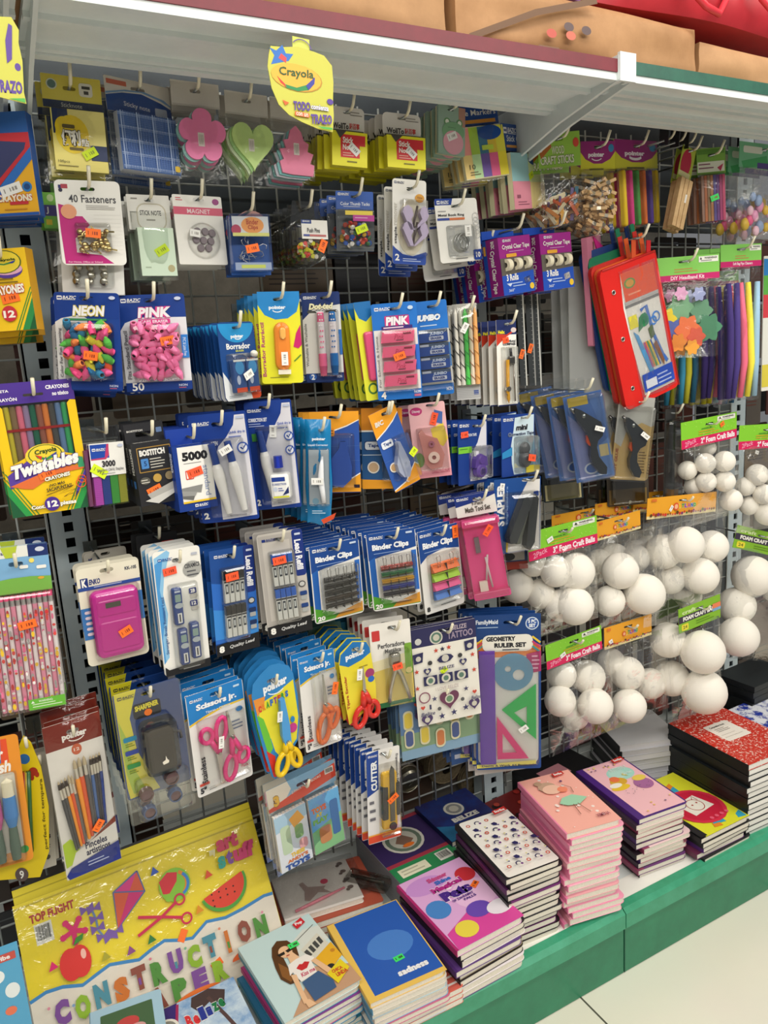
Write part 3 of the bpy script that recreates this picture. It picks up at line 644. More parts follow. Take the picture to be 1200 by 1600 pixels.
for i, (x, yw) in enumerate(((1030, 1.25), (1047, 1.15), (1062, 1.2))):
    def brown(p):
        for k in range(4): mb = MB(); mb.box(p.x(.12 + k * .25) - .005, p.x(.12 + k * .25) + .005, -.003, .003, p.z(.99), p.z(.48), 'wood'); p.part(mb, 'stick')
    p = Pk('stick_pack', 'craft sticks', ['narrow black topped pack of wooden sticks, beside the coloured craft sticks', 'middle of three narrow black topped packs of wooden sticks', 'narrow black topped pack of sticks, beside the green headed packs'][i], ['narrow stick pack by the coloured sticks', 'middle narrow stick pack', 'narrow stick pack by the green header'][i], (x, 228 + i * 3), (x + 14, 226 + i * 3), (x + 2, 366 + i * 2), -.17, 1.0)
    mb, a = p.card('#2c2d2c', .02, .001, .5, .05, .45); a.G([(.1, .1), (.6, .04), (.9, .4), (.5, .44)], '#4a4438'); p.part(mb, 'header_card'); brown(p)
    mb = MB(); mb.pillow(p.x(.0), p.z(1.0), p.x(1), p.z(.4), .006, .004, 'bag', i, 6, 8, .001, .1); p.part(mb, 'bag'); p.done(0)
p = Pk('stick_pack', 'craft sticks', 'pack of pale wooden sticks turned aside behind a red and green header', 'pale wooden sticks pack', (1068, 225), (1088, 236), (1074, 368), -.2, .0)
mb, a = p.card('#b9c84a', .01, .001, .5, .05, .42); a.E(.45, .2, .38, '#c02f4c', .17).R(.05, .3, .9, .36, '#e6e2a8'); p.part(mb, 'header_card')
mb = MB(); [mb.box(p.x(.08 + k * .3), p.x(.34 + k * .3), -.012, .002, p.z(.99), p.z(.4), 'wood') for k in range(3)]; a = Art(mb, p.w, p.h, -.012); a.R(.6, .58, .72, .68, WH); p.part(mb, 'sticks'); p.done(1, .02)
p = Pk('stick_pack', 'craft sticks', 'coloured thin sticks pack with green header and bright green price sticker', 'coloured thin sticks pack', (1088, 233), (1133, 229), (1092, 349), -.2)
mb, a = p.card('#7fae4a', .01, .001, .5, .1, .35); a.R(.02, .18, .96, .32, '#dfe2d0').bars(.06, .205, .6, 2, '#8a5a6a', .05).G([(.7, .27), (.92, .22), (.82, .32)], '#b8385a').R(.02, .02, .96, .08, '#5f8f3a'); p.part(mb, 'header_card')
for i, c in enumerate(('#8a6a5a', '#a8643c', '#8a7050', '#a8744a', '#5a4c8a', '#6a3c7c', '#a03c6c', '#b8486a')): mb = MB(); mb.box(p.x(.08 + i * .105), p.x(.17 + i * .105), -.006, 0.0005, p.z(.99), p.z(.37), c); p.part(mb, 'stick')
mb = MB(); mb.pillow(p.x(.02), p.z(1.0), p.x(.98), p.z(.33), .009, .004, 'wrap', 51, 8, 8, .001, .1); p.part(mb, 'bag'); p.sticker(.5, .68, GR, 15, .0095); p.done(2)
def pinks(p):
    rnd = random.Random(6)
    for i in range(16): mb = MB(); mb.ball((0, 0, 0), rnd.uniform(.008, .013), rnd.choice(('#e8a0c4', '#f06a9a', '#9fb4d8', '#f2c8d8', '#e8c24a')), 10, 8, (1, .7, 1.2)); o = p.part(mb, 'craft_piece'); o.location = p.L(rnd.uniform(.2, .85), rnd.uniform(.55, .93), rnd.uniform(-.003, .01))
def mintside(a, hv): a.R(0, 0, 1, hv, '#7fc79a').G([(.05, .2), (.6, .12), (.65, .22), (.1, .27)], '#4fae6c').R(.4, .2, 1, hv, '#5a4a94').RR(.08, .04, .5, .11, '#e8efe0', .03)
hbag('mint headed bag of pink craft pieces at the right edge', 'pink craft pieces bag', 'craft_piece_bag', 'craft pieces', (1156, 220), (1226, 229), (1150, 372), .26, -.2, ('#7fc79a', mintside), pinks, 2, .016, 36)
# ------------------------------------------------------------------ row 2, blister cards
p = Pk('fastener_card', 'fasteners', 'white and magenta card of forty brass fasteners, top card at the left', 'white and magenta fasteners card', (83, 280), (186, 284), (98, 414), -.225)
mb, a = p.card(WH, .08, .001, .5, .1)
a.G([(.03, .28), (.14, .3), (.14, .42), (.38, .42), (.48, .52), (.36, .62), (.24, .68), (.24, .85), (.62, .88), (.8, .98), (.05, .985), (.03, .6)], '#c2187c').R(.06, .06, .13, .1, '#2a2a6a').R(.1, .05, .2, .1, '#b03a4c').E(.09, .12, .03, '#222244').T('40 Fasteners', .2, .17, .92, .26, '#3c3c42', .01).bars(.45, .29, .92, 3, '#b9b6b0', .02).E(.18, .37, .12, '#e8a078', .085)
for i in range(11): a.R(.55, .4 + i * .045, .97, .402 + i * .045, '#d3d0ca')
a.T('For Home, Office or School', .1, .955, .62, .978, '#f6e6ee'); p.part(mb, 'card')
rnd = random.Random(2)
for i in range(26):
    mb = MB(); mb.ball((0, 0, 0), .0042, 'M#c9b27a', 10, 6, (1, .45, 1)); mb.box(-.001, .001, 0, .002, -.012, 0, 'M#a8945f'); o = p.part(mb, 'brass_fastener'); o.location = p.L(rnd.uniform(.3, .74), rnd.uniform(.6, .82), rnd.uniform(.003, .009)); o.rotation_euler = (rnd.uniform(-.5, .5), rnd.uniform(-3, 3), 0)
p.blister(.24, .5, .8, .86, .012); p.sticker(.52, .635, OR, -5, .0125); p.done(0)
p = Pk('fastener_card', 'fasteners', 'white card with round silver fasteners hanging below the magenta card', 'white card of silver fasteners', (90, 318), (189, 322), (98, 458), -.19)
mb, a = p.card(WH, .03, .001, .5, .08); a.R(.05, .3, .95, .32, '#d8d4cc'); p.part(mb, 'card')
for i in range(9):
    mb = MB(); mb.ball((0, 0, 0), .0062, 'M#c9c4b4', 12, 8, (1, .5, 1)); o = p.part(mb, 'silver_fastener'); o.location = p.L(.27 + (i % 3) * .22 + rnd.uniform(-.03, .03), .70 + (i // 3) * .08, .006); o.rotation_euler = (rnd.uniform(-.4, .4), 0, rnd.uniform(-.5, .5))
p.blister(.2, .6, .85, .92, .012); p.done(2, .03, hook=False)
for i, (x, y0, l, s) in enumerate(((64, 300, 'green and purple topped bag hanging behind the fasteners, farther left', 'green topped bag farther left'), (78, 286, 'green topped bag showing beside the fasteners card', 'green topped bag by the fasteners'))):
    p = Pk('craft_piece_bag', 'craft pieces', l, s, (x, y0), (x + 66, y0 + 3), (x + 14, y0 + 140), -.17 + i * .02)
    mb, a = p.card('#7cc24a', .02, .001, .5, .06, .4); a.R(0, .14, 1, .26, '#4a3f8a').T('J', .08, .16, .14, .24, WH, .02).E(.2, .06, .08, '#c9e2a0', .04).R(.06, .3, .2, .36, '#e0c83a'); p.part(mb, 'header_card')
    mb = MB(); mb.pillow(p.x(0), p.z(1), p.x(1), p.z(.38), .012, .008, 'bag', i, 8, 10, .002, .2); p.part(mb, 'bag'); p.done(1, hook=False)

p = Pk('sticky_note_pack', 'sticky notes', 'pale green sticky note pad under a white arched header, lime price sticker', 'pale green stick notes', (196, 303), (263, 306), (211, 434), -.2)
mb, a = p.card('#e6e4dc', .02, .001, .52, .06, .42); a.RR(.2, .1, .9, .42, '#c9c2ac', .2).RR(.23, .115, .87, .405, '#e9e7df', .18).T('STICK NOTE', .28, .185, .78, .245, '#3a3a38', .02).bars(.42, .29, .7, 1, '#9a968c', .03, .6).bars(.1, .04, .3, 1, '#8a867c', .03, .5); p.part(mb, 'header_card')
mb = MB(); mb.box(p.x(.14), p.x(.98), -.014, -.0005, p.z(.99), p.z(.41), '#d3e6cf', '#c8d8c4'); a = Art(mb, p.w, p.h, -.014); a.E(.85, .9, .085, '#b5ad82', .045).bars(.24, .88, .42, 1, '#a8b8a0', .03, .5); p.part(mb, 'note_pad')
mb = MB(); mb.pillow(p.x(.05), p.z(1.03), p.x(1.05), p.z(.2), .018, .004, 'clear', 5, 6, 6, .0005, .1); p.part(mb, 'bag'); p.sticker(.66, .68, LM, 30, .0145); p.done(4, .02, .004)

p = Pk('magnet_card', 'magnets', 'white card with eight round grey magnets under a pink title band', 'grey magnets card', (268, 303), (345, 308), (281, 413), -.21)
mb, a = p.card(WH, .03, .001, .52, .06); a.R(0, .17, 1, .28, '#d9627c').T('MAGNET', .27, .195, .74, .26, '#f4dfe2', .01).E(.87, .08, .07, '#a04a86', .045).bars(.06, .04, .2, 2, '#d04a5c', .03); p.part(mb, 'card')
for i, (u, v) in enumerate(((.42, .52), (.58, .52), (.72, .54), (.38, .64), (.53, .65), (.68, .66), (.46, .76), (.62, .76))):
    mb = MB(); mb.lathe([(0, -.004), (.0052, -.004), (.006, -.003), (.006, 0)], p.L(u, v), 'P#8f8288', (0, 1, 0), 14); p.part(mb, 'magnet')
mb = MB(); mb.lathe([(0, -.01), (.022, -.009), (.027, -.004), (.028, -.0005)], p.L(.55, .65), 'clear', (0, 1, 0), 28); p.part(mb, 'bubble'); p.sticker(.33, .56, PW, -8, .0105, .017, .011); p.done(3, .02, .003)

# clear plastic box of binder clips with coloured label
p = Pk('clip_box', 'binder clips', 'small clear plastic box of wire binder clips with an orange price sticker', 'clear box of binder clips', (356, 335), (419, 336), (364, 426), -.225)
mb = MB(); mb.pad(p.x(0), p.z(1), p.x(1), p.z(0), -.012, .012, .003, 'clear', .05); p.part(mb, 'clear_case'); p.slotz = .004; p.slotx = 0
mb = MB(); mb.box(p.x(.05), p.x(.95), -.0108, -.0104, p.z(.38), p.z(.05), '#dfe4ea'); a = Art(mb, p.w, p.h, -.0108); a.E(.55, .2, .28, '#f0a860', .14).E(.14, .28, .12, '#c04a6a', .09).T('Binder', .4, .1, .7, .19, '#c0503a', .02).T('Clips', .43, .2, .68, .29, '#c0503a', .02).R(.05, .33, .95, .39, '#e2e08a'); p.part(mb, 'label')
mb = MB(); mb.box(p.x(.05), p.x(.95), -.0108, -.0104, p.z(.97), p.z(.84), '#a8b8d8'); a = Art(mb, p.w, p.h, -.0108); a.R(.2, .88, .8, .94, '#d8e06a'); p.part(mb, 'lower_label')
rnd = random.Random(8)
for i in range(14):
    mb = MB(); mb.tube([(-.009, 0, 0), (.004, 0, .002), (.009, 0, -.002), (.006, 0, -.007)], .0006, 'M#d8dade', 5); o = p.part(mb, 'wire_clip'); o.location = p.L(rnd.uniform(.25, .75), rnd.uniform(.47, .8), rnd.uniform(-.005, .008)); o.rotation_euler = (rnd.uniform(-.6, .6), rnd.uniform(-3, 3), rnd.uniform(-.6, .6))
mb = MB(); mb.box(p.x(0), p.x(1), .012, .018, p.z(1.03), p.z(.0), '#2f5fb0'); p.part(mb, 'back_card'); p.sticker(.5, .6, OR, 10, .0125); p.done(1, .04)
def pinks_ribbon():
    r = empty('ribbon_roll', P(388, 331, -.18)); mb = MB(); mb.lathe([(.012, -.012), (.03, -.012), (.03, .012), (.012, .012)], (0, 0, -.03), 'F#c89a94', (0, 1, 0), 24); mb.build('roll', r); tag(r, 'dusty pink tape roll hanging behind the clear binder clip box', 'tape roll')
pinks_ribbon()

def pinpack(label, short, tl, tr, bl, y, n):
    p = Pk('push_pin_pack', 'push pins', label, short, tl, tr, bl, y)
    mb = MB(); out = [(.12, 0), (.88, 0), (.97, .3), (1.06, .62), (1.06, .8), (.9, .96), (.7, 1.0), (.3, 1.0), (.1, .96), (-.04, .8), (-.04, .62), (.03, .3)]
    mb.prism([p.Q(*q) for q in out], -.0005, .0012, 'smoke', None, [rrpts(p.x(.38), p.z(.14), p.x(.62), p.z(.1), .002)]); p.slotz = p.z(.12); p.slotx = 0; p.part(mb, 'clear_card')
    mb = MB(); mb.pad(p.x(.04), p.z(.97), p.x(.98), p.z(.32), -.022, -.001, .012, 'clear', .2); p.part(mb, 'blister')
    mb = MB(); mb.box(p.x(.18), p.x(.96), -.0235, -.023, p.z(.64), p.z(.34), WH); a = Art(mb, p.w, p.h, -.0235); a.R(.18, .34, .48, .4, '#1c3f8a').bazic(.22, .35, .22).T('Push Pins', .34, .47, .72, .54, '#4a4a4e', .02).R(.22, .57, .9, .6, '#c06a6a').R(.22, .57, .4, .6, '#4a5aa0'); p.part(mb, 'label')
    rnd = random.Random(5)
    for i in range(34):
        c = 'P' + rnd.choice(('#d8433a', '#e0dc3c', '#4a9a4c', '#3a5fb0', '#e07a3a', '#f0ece0', '#b8d83a')); mb = MB(); mb.lathe([(0, .004), (.0035, .004), (.0035, .003), (.002, .002), (.002, -.002), (.004, -.003), (.004, -.004), (0, -.004)], (0, 0, 0), c, (0, 0, 1), 8); o = p.part(mb, 'push_pin')
        o.location = p.L(rnd.uniform(.12, .9), rnd.uniform(.66, .9), rnd.uniform(.004, .018)); o.rotation_euler = (rnd.uniform(-2, 2), rnd.uniform(-2, 2), 0)
    p.sticker(.78, .75, OR, 65, .024); p.done(n, .024, .003, nocopy=('price_sticker',)); return p
pinpack('grey clear pack of mixed push pins with orange sticker and rounded base', 'push pins pack', (450, 313), (502, 316), (457, 411), -.21, 4)
p = Pk('thumb_tack_pack', 'thumb tacks', 'blue headed pack of coloured thumb tacks with a lime price sticker', 'thumb tacks pack', (524, 298), (583, 300), (526, 392), -.205)
mb, a = p.card('#2457b0', .03, .0012, .5, .09); a.bazic(.06, .03, .3).RR(.02, .16, .98, .3, '#3a5fae', .02).T('Color Thumb Tacks', .12, .18, .9, .235, '#e4e8f0', .02).bars(.2, .25, .8, 1, '#c8d0e4', .03).R(.0, .31, 1, 1, '#5f6468'); p.part(mb, 'card')
mb = MB(); mb.pad(p.x(.02), p.z(.98), p.x(.98), p.z(.33), -.02, -.001, .003, 'clear', .05); p.part(mb, 'blister'); mb = MB(); mb.box(p.x(.4), p.x(.96), -.0212, -.0205, p.z(.53), p.z(.43), '#b83a94'); mb.box(p.x(.2), p.x(.92), -.0208, -.0204, p.z(.43), p.z(.36), '#e4cc4a'); a = Art(mb, p.w, p.h, -.0212); a.bars(.45, .47, .9, 1, '#e8c0dc', .03); p.part(mb, 'label')
rnd = random.Random(15)
for i in range(46):
    c = 'P' + rnd.choice(('#d8433a', '#e8b83c', '#4a7a4c', '#3a5fb0', '#f0ece4', '#f0ece4', '#b84a3a')); mb = MB(); mb.lathe([(0, -.002), (.003, -.0018), (.0045, 0), (0, .0006)], (0, 0, 0), c, (0, 1, 0), 12); o = p.part(mb, 'thumb_tack'); o.location = p.L(rnd.uniform(.12, .9), rnd.uniform(.54, .93), rnd.uniform(.004, .018)); o.rotation_euler = (rnd.uniform(-.9, .9), 0, rnd.uniform(-.9, .9))
p.sticker(.62, .66, LM, 22, .022); p.done(3, .032, .003, nocopy=('price_sticker',))

def remover(p, c='#f1efe8'):
    mb, a = p.card(c, .08, .001, .52, .11); a.bazic(.05, .03, .3, '#20305c', '#e8e8ea').E(.55, .56, .42, '#d8d0b8', .33).E(.8, .21, .14, '#e0a030', .05).T('Value', .72, .19, .88, .215, '#7a3a1a', .01)
    a.T('staple', .05, .56, .14, .76, '#26262a', .02, 0, 90).T('remover', .05, .28, .13, .54, '#c9c4b8', .0, 0, 90).G([(.0, .78), (.1, .82), (.3, .88), (.6, .9), (1, .84), (1, .97), (.97, 1), (.03, 1), (0, .97)], '#1c449c').T('2', .07, .88, .2, .96, WH, .03).bars(.3, .93, .86, 2, '#c0cce8', .025)
    p.part(mb, 'card')
    for k in (0, 1):
        v = .40 + k * .19
        for s in (0, 1):
            mb = MB(); u = .38 if s == 0 else .86; w2 = .16 if s == 0 else .13; mb.prism([p.Q(*q) for q in [(u - w2, v), (u - w2 * .7, v - .06), (u, v - .085), (u + w2 * .7, v - .05), (u + w2, v + .03), (u + w2 * .6, v + .08), (.6 if s else .55, v + .2), (.55 if s else .45, v + .2), (u - w2 * .5, v + .07)]], -.014, -.002, 'P#cfc0dc'); p.part(mb, 'grip')
        mb = MB(); mb.tube([p.L(.66, v - .08, .012), p.L(.62, v, .013), p.L(.57, v + .09, .012), p.L(.55, v + .17, .01)], .0022, 'P#5f5450', 6); p.part(mb, 'jaw')
    p.blister(.22, .24, .98, .9, .017)
p = Pk('staple_remover_card', 'staple remover', 'white card with two lilac staple removers and a blue base', 'lilac staple removers card', (613, 278), (666, 283), (613, 412), -.215); remover(p); p.done(2, .032, .003, .006)
p = Pk('book_ring_card', 'book rings', 'white card of metal book rings with a white price label', 'metal book rings card', (678, 311), (744, 309), (689, 412), -.215)
mb, a = p.card(WH, .06, .001, .48, .12); a.G([(0, .02), (.02, 0), (.42, 0), (.38, .1), (0, .1)], '#1c3f94').bazic(.05, .03, .28).T('Metal Book Ring', .05, .235, .66, .285, '#2e2e32', .02).bars(.05, .19, .3, 1, '#8a8a8c', .03).R(.02, .3, .3, .335, '#3a4fa0').R(.3, .3, .66, .335, '#d87a4a').RR(.8, .82, 1.0, .99, '#1c3f94', .03).T('10', .85, .86, .96, .95, WH, .03).bars(.36, .94, .74, 1, '#6a6a6c', .03)
for k in range(5): a.ring(.92, .3 + k * .07, .07, .012, '#c4c4c2', 0, 360)
p.part(mb, 'card')
for k in range(5):
    mb = MB(); R = (.0165, .0155, .0125, .009, .0145)[k]; mb.tube([(R * math.cos(2 * PI * i / 20), -.0035 - k * .0016, R * math.sin(2 * PI * i / 20)) for i in range(20)], .001, 'M#b9bab8', 6, True); o = p.part(mb, 'metal_ring'); o.location = p.L(.5 + (0, .02, -.02, .02, .01)[k], .7 + (0, .01, .02, .03, -.01)[k])
p.blister(.2, .42, .86, .92, .013); p.sticker(.6, .53, PW, 90, .0145, .02, .016); p.done(2, .03, .006, .01, rl=.08)

# boxes of clear tape (deep boxes; turned so the left side shows)
def tapebox(label, short, tl, tr, bl, y, n, yaw):
    p = Pk('tape_box', 'clear tape', label, short, tl, tr, bl, y, yaw); D = .045
    mb = MB(); w2 = p.w / 2; mb.box(-w2, w2, 0, D, -p.h, 0, '#8f1f7c', '#8f1f7c'); mb.box(-w2 + .001, w2 - .001, .0005, D - .0005, -p.h - .0003, -p.h + .002, '#dcd8d0')
    a = Art(mb, p.w, p.h, 0.0); a.R(0, .0, 1, .36, '#9c2386').bazic(.14, .04, .26).T('Crystal Clear Tape', .1, .13, .95, .23, WH, .02).bars(.3, .25, .92, 1, '#d8a0d0', .03).RR(.2, .29, .52, .35, '#e8a838', .02).R(0, .6, 1, 1, '#1f4fb4').G([(0, .36), (1, .36), (1, .62), (0, .66)], '#5f5a52').T('3 Rolls', .13, .64, .5, .76, WH, .03).G([(.12, .8), (.3, .8), (.22, .86)], '#c8d4ec').bars(.3, .8, .72, 2, '#a8bce4', .05).T('360"', .16, .9, .34, .95, '#c8d4ec', .01).E(.9, .9, .07, '#e8c23a')
    b = Art(mb, D, p.h, 0.0); b.fx = lambda v: (-w2 + v[1], -v[0] + D / 2, v[2]); b.R(0, 0, 1, 1, '#1f4fb4').R(.25, .0, 1, 1, '#8f1f7c').T('Crystal Clear Tape', .38, .2, .72, .95, WH, .03, 0, -90).T('BAZIC', .55, .04, .75, .17, WH, .03, 0, -90).R(.06, .1, .2, .26, '#e8a838')
    p.part(mb, 'box')
    for k in range(3):
        mb = MB(); mb.lathe([(.005, -.0062), (.0115, -.0062), (.0115, .0062), (.005, .0062)], p.L(.2 + k * .3, .48, .001), 'P#ece4c8', (1, .12, 0), 22); p.part(mb, 'tape_roll')
    mb = MB(); mb.box(-w2, w2, D - .002, D, 0, .018, '#1b4fb8'); mb.add([(-w2, 0, .0005), (w2, 0, .0005), (w2, D, .002), (-w2, D, .002)], [(0, 1, 2, 3)], '#1b4fb8'); p.part(mb, 'flap'); p.slotz = .012; p.slotx = 0
    p.sticker(.78, .78, PW, 12, .001, .017, .012); p.done(n, .052, .002, nocopy=('price_sticker',), dx=.012); return p
tapebox('purple and blue box of three clear tape rolls beside the book rings', 'tape box by the book rings', (777, 372), (827, 366), (784, 463), -.225, 3, .12)
tapebox('purple and blue box of clear tape rolls, farther right of the pair', 'tape box farther right', (842, 366), (891, 362), (848, 455), -.22, 2, .12)
tapebox('clear tape box showing its side between the book rings and the front box', 'tape box beneath the book rings', (738, 396), (775, 390), (745, 474), -.15, 1, .1)

# ------------------------------------------------------------------ pouches and craft kits, right of row 2
def pouch():
    y = -.235; tl, tr, bl = (932, 425), (1022, 402), (990, 636)
    p = Pk('pencil_pouch', 'pencil pouch', 'red zip pencil pouch with clear window and three eyelets, tilted on its hook', 'red pencil pouch', tl, tr, bl, y, 0.0, 'avg')
    # sheared outline in the photo means a tilt: keep a rectangle along its long edge
    sp = p.roll; w, h = p.w, math.hypot(p.h, 0)
    mb = MB(); out = rrpts(-w / 2, -h, w / 2, 0, .016); mb.prism(out, -.006, .004, 'P#d8261f'); a = Art(mb, w, h, -.006)
    mb.tube([(w / 2 - .002, -.004, -.003), (w / 2 - .001, -.005, -h + .003)], .003, 'P#c21f1c', 8); mb.tube([(-w / 2 + .01, -.005, -.002), (w / 2 - .002, -.005, -.002)], .003, 'P#c21f1c', 8); p.part(mb, 'pouch')
    mb = MB(); a = Art(mb, w, h, -.0066); mb.prism([p.Q(*q) for q in [(.33, .07), (.92, .07), (.92, .95), (.36, .95), (.30, .55), (.28, .3)]], -.0066, -.0062, '#e9e6e0')
    a.R(.33, .07, .92, .27, '#e8582c').E(.46, .15, .1, '#5a9a4a', .035).E(.46, .15, .07, '#d8a03c', .025).bars(.4, .22, .7, 1, '#f0a080', .03).R(.31, .29, .92, .31, '#7a7a7a').R(.31, .265, .92, .285, '#b9b9b9')
    a.R(.32, .37, .47, .46, '#e8dc3c').L([(.55, .36), (.66, .34), (.7, .55), (.8, .72), (.86, .78)], .05, '#3a6fc4').G([(.36, .48), (.44, .52), (.62, .84), (.54, .86)], '#4f9ad0').G([(.45, .5), (.5, .4), (.62, .38), (.66, .44), (.56, .47)], '#1f7a4a').ring(.58, .43, .07, .03, '#2a8a54').ring(.8, .44, .06, .02, '#3f7fd0').ring(.74, .46, .05, .02, '#3f7fd0').G([(.62, .5), (.7, .48), (.72, .56), (.64, .58)], '#5a6a4a')
    for i, c in enumerate(('#b04a8a', '#d87a3a', '#4a8a4a', '#d8c03a', '#3a5aa0')): a.L([(.5 + i * .03, .58), (.58 + i * .035, .78)], .02, c)
    a.G([(.66, .62), (.72, .6), (.8, .76), (.78, .8)], '#8a5a3a').R(.36, .8, .92, .93, '#2a4fb4').R(.4, .85, .6, .91, '#d8dce6').bars(.62, .84, .88, 3, '#a8b8e4', .03); p.part(mb, 'insert')
    mb = MB(); mb.pillow(p.x(.3), p.z(.97), p.x(.95), p.z(.05), .005, -.001, 'wrap', 9, 10, 14, .0014, 0); o = p.part(mb, 'clear_window'); o.location = (0, -.008, 0)
    for v in (.17, .5, .86):
        mb = MB(); c = p.L(.17, v, .0068); mb.tube([(c.x + .0045 * math.cos(q * PI / 6), c.y, c.z + .0045 * math.sin(q * PI / 6)) for q in range(12)], .0011, 'M#d8d4cc', 6, True); mb.lathe([(0, -.0002), (.004, 0)], c, 'F#241818', (0, 1, 0), 12); p.part(mb, 'eyelet')
    for u, k in ((.62, 'P#d0522a'), (.88, 'P#c8242a')):
        mb = MB(); mb.box(p.x(u) - .006, p.x(u) + .006, -.004, -.002, -.004, .042, k); o = p.part(mb, 'strap'); o.rotation_euler = (0, -sp, 0)
    p.slotz = .036; p.slotx = w * .25; p.done(0, hook=True)
    for i, (k, l, s, dx, dz) in enumerate((('P#e0622c', 'orange pencil pouch just behind the red one', 'orange pouch', -.004, .004), ('P#c8322a', 'dark red pencil pouch behind the orange one', 'dark red pouch', -.012, .01), ('P#1f7a54', 'green pencil pouch behind the red ones, only its top edge shows', 'green pouch', -.01, .028), ('P#23407a', 'navy pencil pouch at the back of the pouches', 'navy pouch', -.02, .04))):
            r = empty('pencil_pouch', p.loc + V((dx + .010 + .003 * i, .0125 * (i + 1), dz)), (0, sp * (1 - .03 * i), 0)); mb = MB(); mb.prism(rrpts(-w / 2, -h, w / 2, 0, .016), -.005, .005, k); mb.build('pouch', r);
            for xx in (w * .1, w * .36): mb = MB(); mb.box(xx - .006, xx + .006, -.002, 0, -.002, .04, k); mb.build('strap', r)
            tag(r, l, 'pencil pouch', 'zip pencil pouches')
pouch()
p = Pk('pencil_pouch', 'pencil pouch', 'narrow pink zip pouch with a magenta tag seen edge on, left of the red pouch', 'pink zip pouch', (912, 372), (934, 366), (926, 540), -.2, .5)
mb = MB(); mb.prism(rrpts(p.x(0), p.z(1), p.x(1), p.z(0), .004), -.006, .006, 'P#d07f98'); mb.tube([p.L(.4, .05, .007), p.L(.45, .8, .007)], .0018, 'M#b9a8a8', 6); p.part(mb, 'pouch'); mb = MB(); mb.prism([p.Q(*q) for q in [(.4, .0), (1.1, .12), (1.7, .42), (1.3, .5), (.9, .3)]], -.008, -.007, '#d81f8c'); p.part(mb, 'tag'); mb = MB(); mb.box(p.x(.2), p.x(.9), -.012, -.008, p.z(.97), p.z(.78), 'M#d8d4c8'); p.part(mb, 'zip_pull', p.parts[0]); p.slotz = .0; p.done(0)
def greenhead(txt, small, box=True):
    def fn(a, hv):
        a.R(0, 0, 1, hv, '#86cc5c').R(0, hv * .74, 1, hv, '#c8246c').T(txt, .3, hv * .79, .78, hv * .95, '#f4e4ea', .02).bars(.35, hv * .5, .7, 2, '#c08a4a', hv * .1)
        if box: a.R(.7, hv * .06, .98, hv * .3, '#f0efe6').T('WARNING!', .78, hv * .09, .96, hv * .18, '#2c2c2c', .03).bars(.73, hv * .22, .94, 1, '#8a8a88', hv * .1).G([(.715, hv * .19), (.745, hv * .19), (.73, hv * .09)], '#2c2c2c')
    return ('#86cc5c', fn)
def flowers(p):
    for i, (u, v, r, c) in enumerate(((.42, .5, .2, '#7fb08a'), (.72, .55, .17, '#6a9a7c'), (.82, .72, .2, '#4f8a6a'), (.2, .6, .16, '#e8d03a'), (.3, .72, .16, '#5a6ab0'), (.5, .72, .2, '#e8784a'), (.62, .8, .14, '#d8604a'), (.35, .84, .13, '#e08a3a'), (.55, .9, .11, '#e8a03c'), (.4, .36, .1, '#d8a0c4'), (.65, .38, .1, '#a0a8d0'))):
        mb = MB(); c0 = p.L(u, v); mb.prism([(c0.x + r * p.w * (.85 + .15 * math.cos(6 * t)) * math.cos(t), c0.z + r * p.w * (.85 + .15 * math.cos(6 * t)) * math.sin(t)) for t in [2 * PI * k / 24 for k in range(24)]], -.004 - i * .001, -.003 - i * .001, 'F' + c); p.part(mb, 'felt_flower')
hbag('green headed headband craft kit bag with felt flowers, beside the red pouch', 'headband craft kit bag', 'craft_kit_bag', 'craft kit', (1014, 405), (1124, 396), (1042, 562), .235, -.2, greenhead('DIY Headband Kit', ''), flowers, 2, .018, 41, .05)
def cleaners(cols):
    def fn(p):
        rnd = random.Random(3)
        for i, c in enumerate(cols):
            mb = MB(); u = .1 + .8 * (i + .5) / len(cols); mb.tube([p.L(u + rnd.uniform(-.06, .06), .24, .006), p.L(u, .5, .009), p.L(u + rnd.uniform(-.05, .05), .75, .009), p.L(u + rnd.uniform(-.06, .06), .98, .005)], [.006, .0085, .0085, .006], 'F' + c, 8); p.part(mb, 'pipe_cleaners')
    return fn
hbag('green headed bag of purple, pink, yellow and blue pipe cleaners', 'pipe cleaners bag', 'pipe_cleaner_bag', 'pipe cleaners', (1126, 383), (1190, 380), (1150, 626), .14, -.215, greenhead('Soft Bag Pipe Cleaners', ''), cleaners(('#3f2f74', '#4a3a84', '#f0708c', '#f2e84a', '#9fc4e0')), 2, .014, 43, .03)
for i, (x, cols, l, s) in enumerate(((1066, ('#3f9ac0', '#d8d03a', '#2f6f94'), 'bag of blue and yellow pipe cleaners hanging below the headband kit', 'blue and yellow pipe cleaners bag'), (1104, ('#e8dc2c', '#e6d82a', '#8fc0d8'), 'bag of bright yellow pipe cleaners between the blue ones', 'bright yellow pipe cleaners bag'), (1130, ('#d8a8c4', '#4a6a94', '#2f5f84'), 'bag of dusty pink and navy pipe cleaners behind the purple ones', 'pink and navy pipe cleaners bag'))):
    p = hbag(l, s, 'pipe_cleaner_bag', 'pipe cleaners', (x - 14, 425), (x + 24, 423), (x + 4, 634), .1, -.12 - i * .004, greenhead('', '', False) if False else ('#86cc5c', lambda a, hv: a.R(0, 0, 1, hv, '#86cc5c').R(0, hv * .7, 1, hv, '#c8246c')), cleaners(cols), 1, .012, 60 + i, .03)
p = Pk('craft_kit_bag', 'craft kit', 'striped blue and green packet cut by the right edge of the photo', 'striped packet at the edge', (1194, 400), (1262, 398), (1200, 610), -.2)
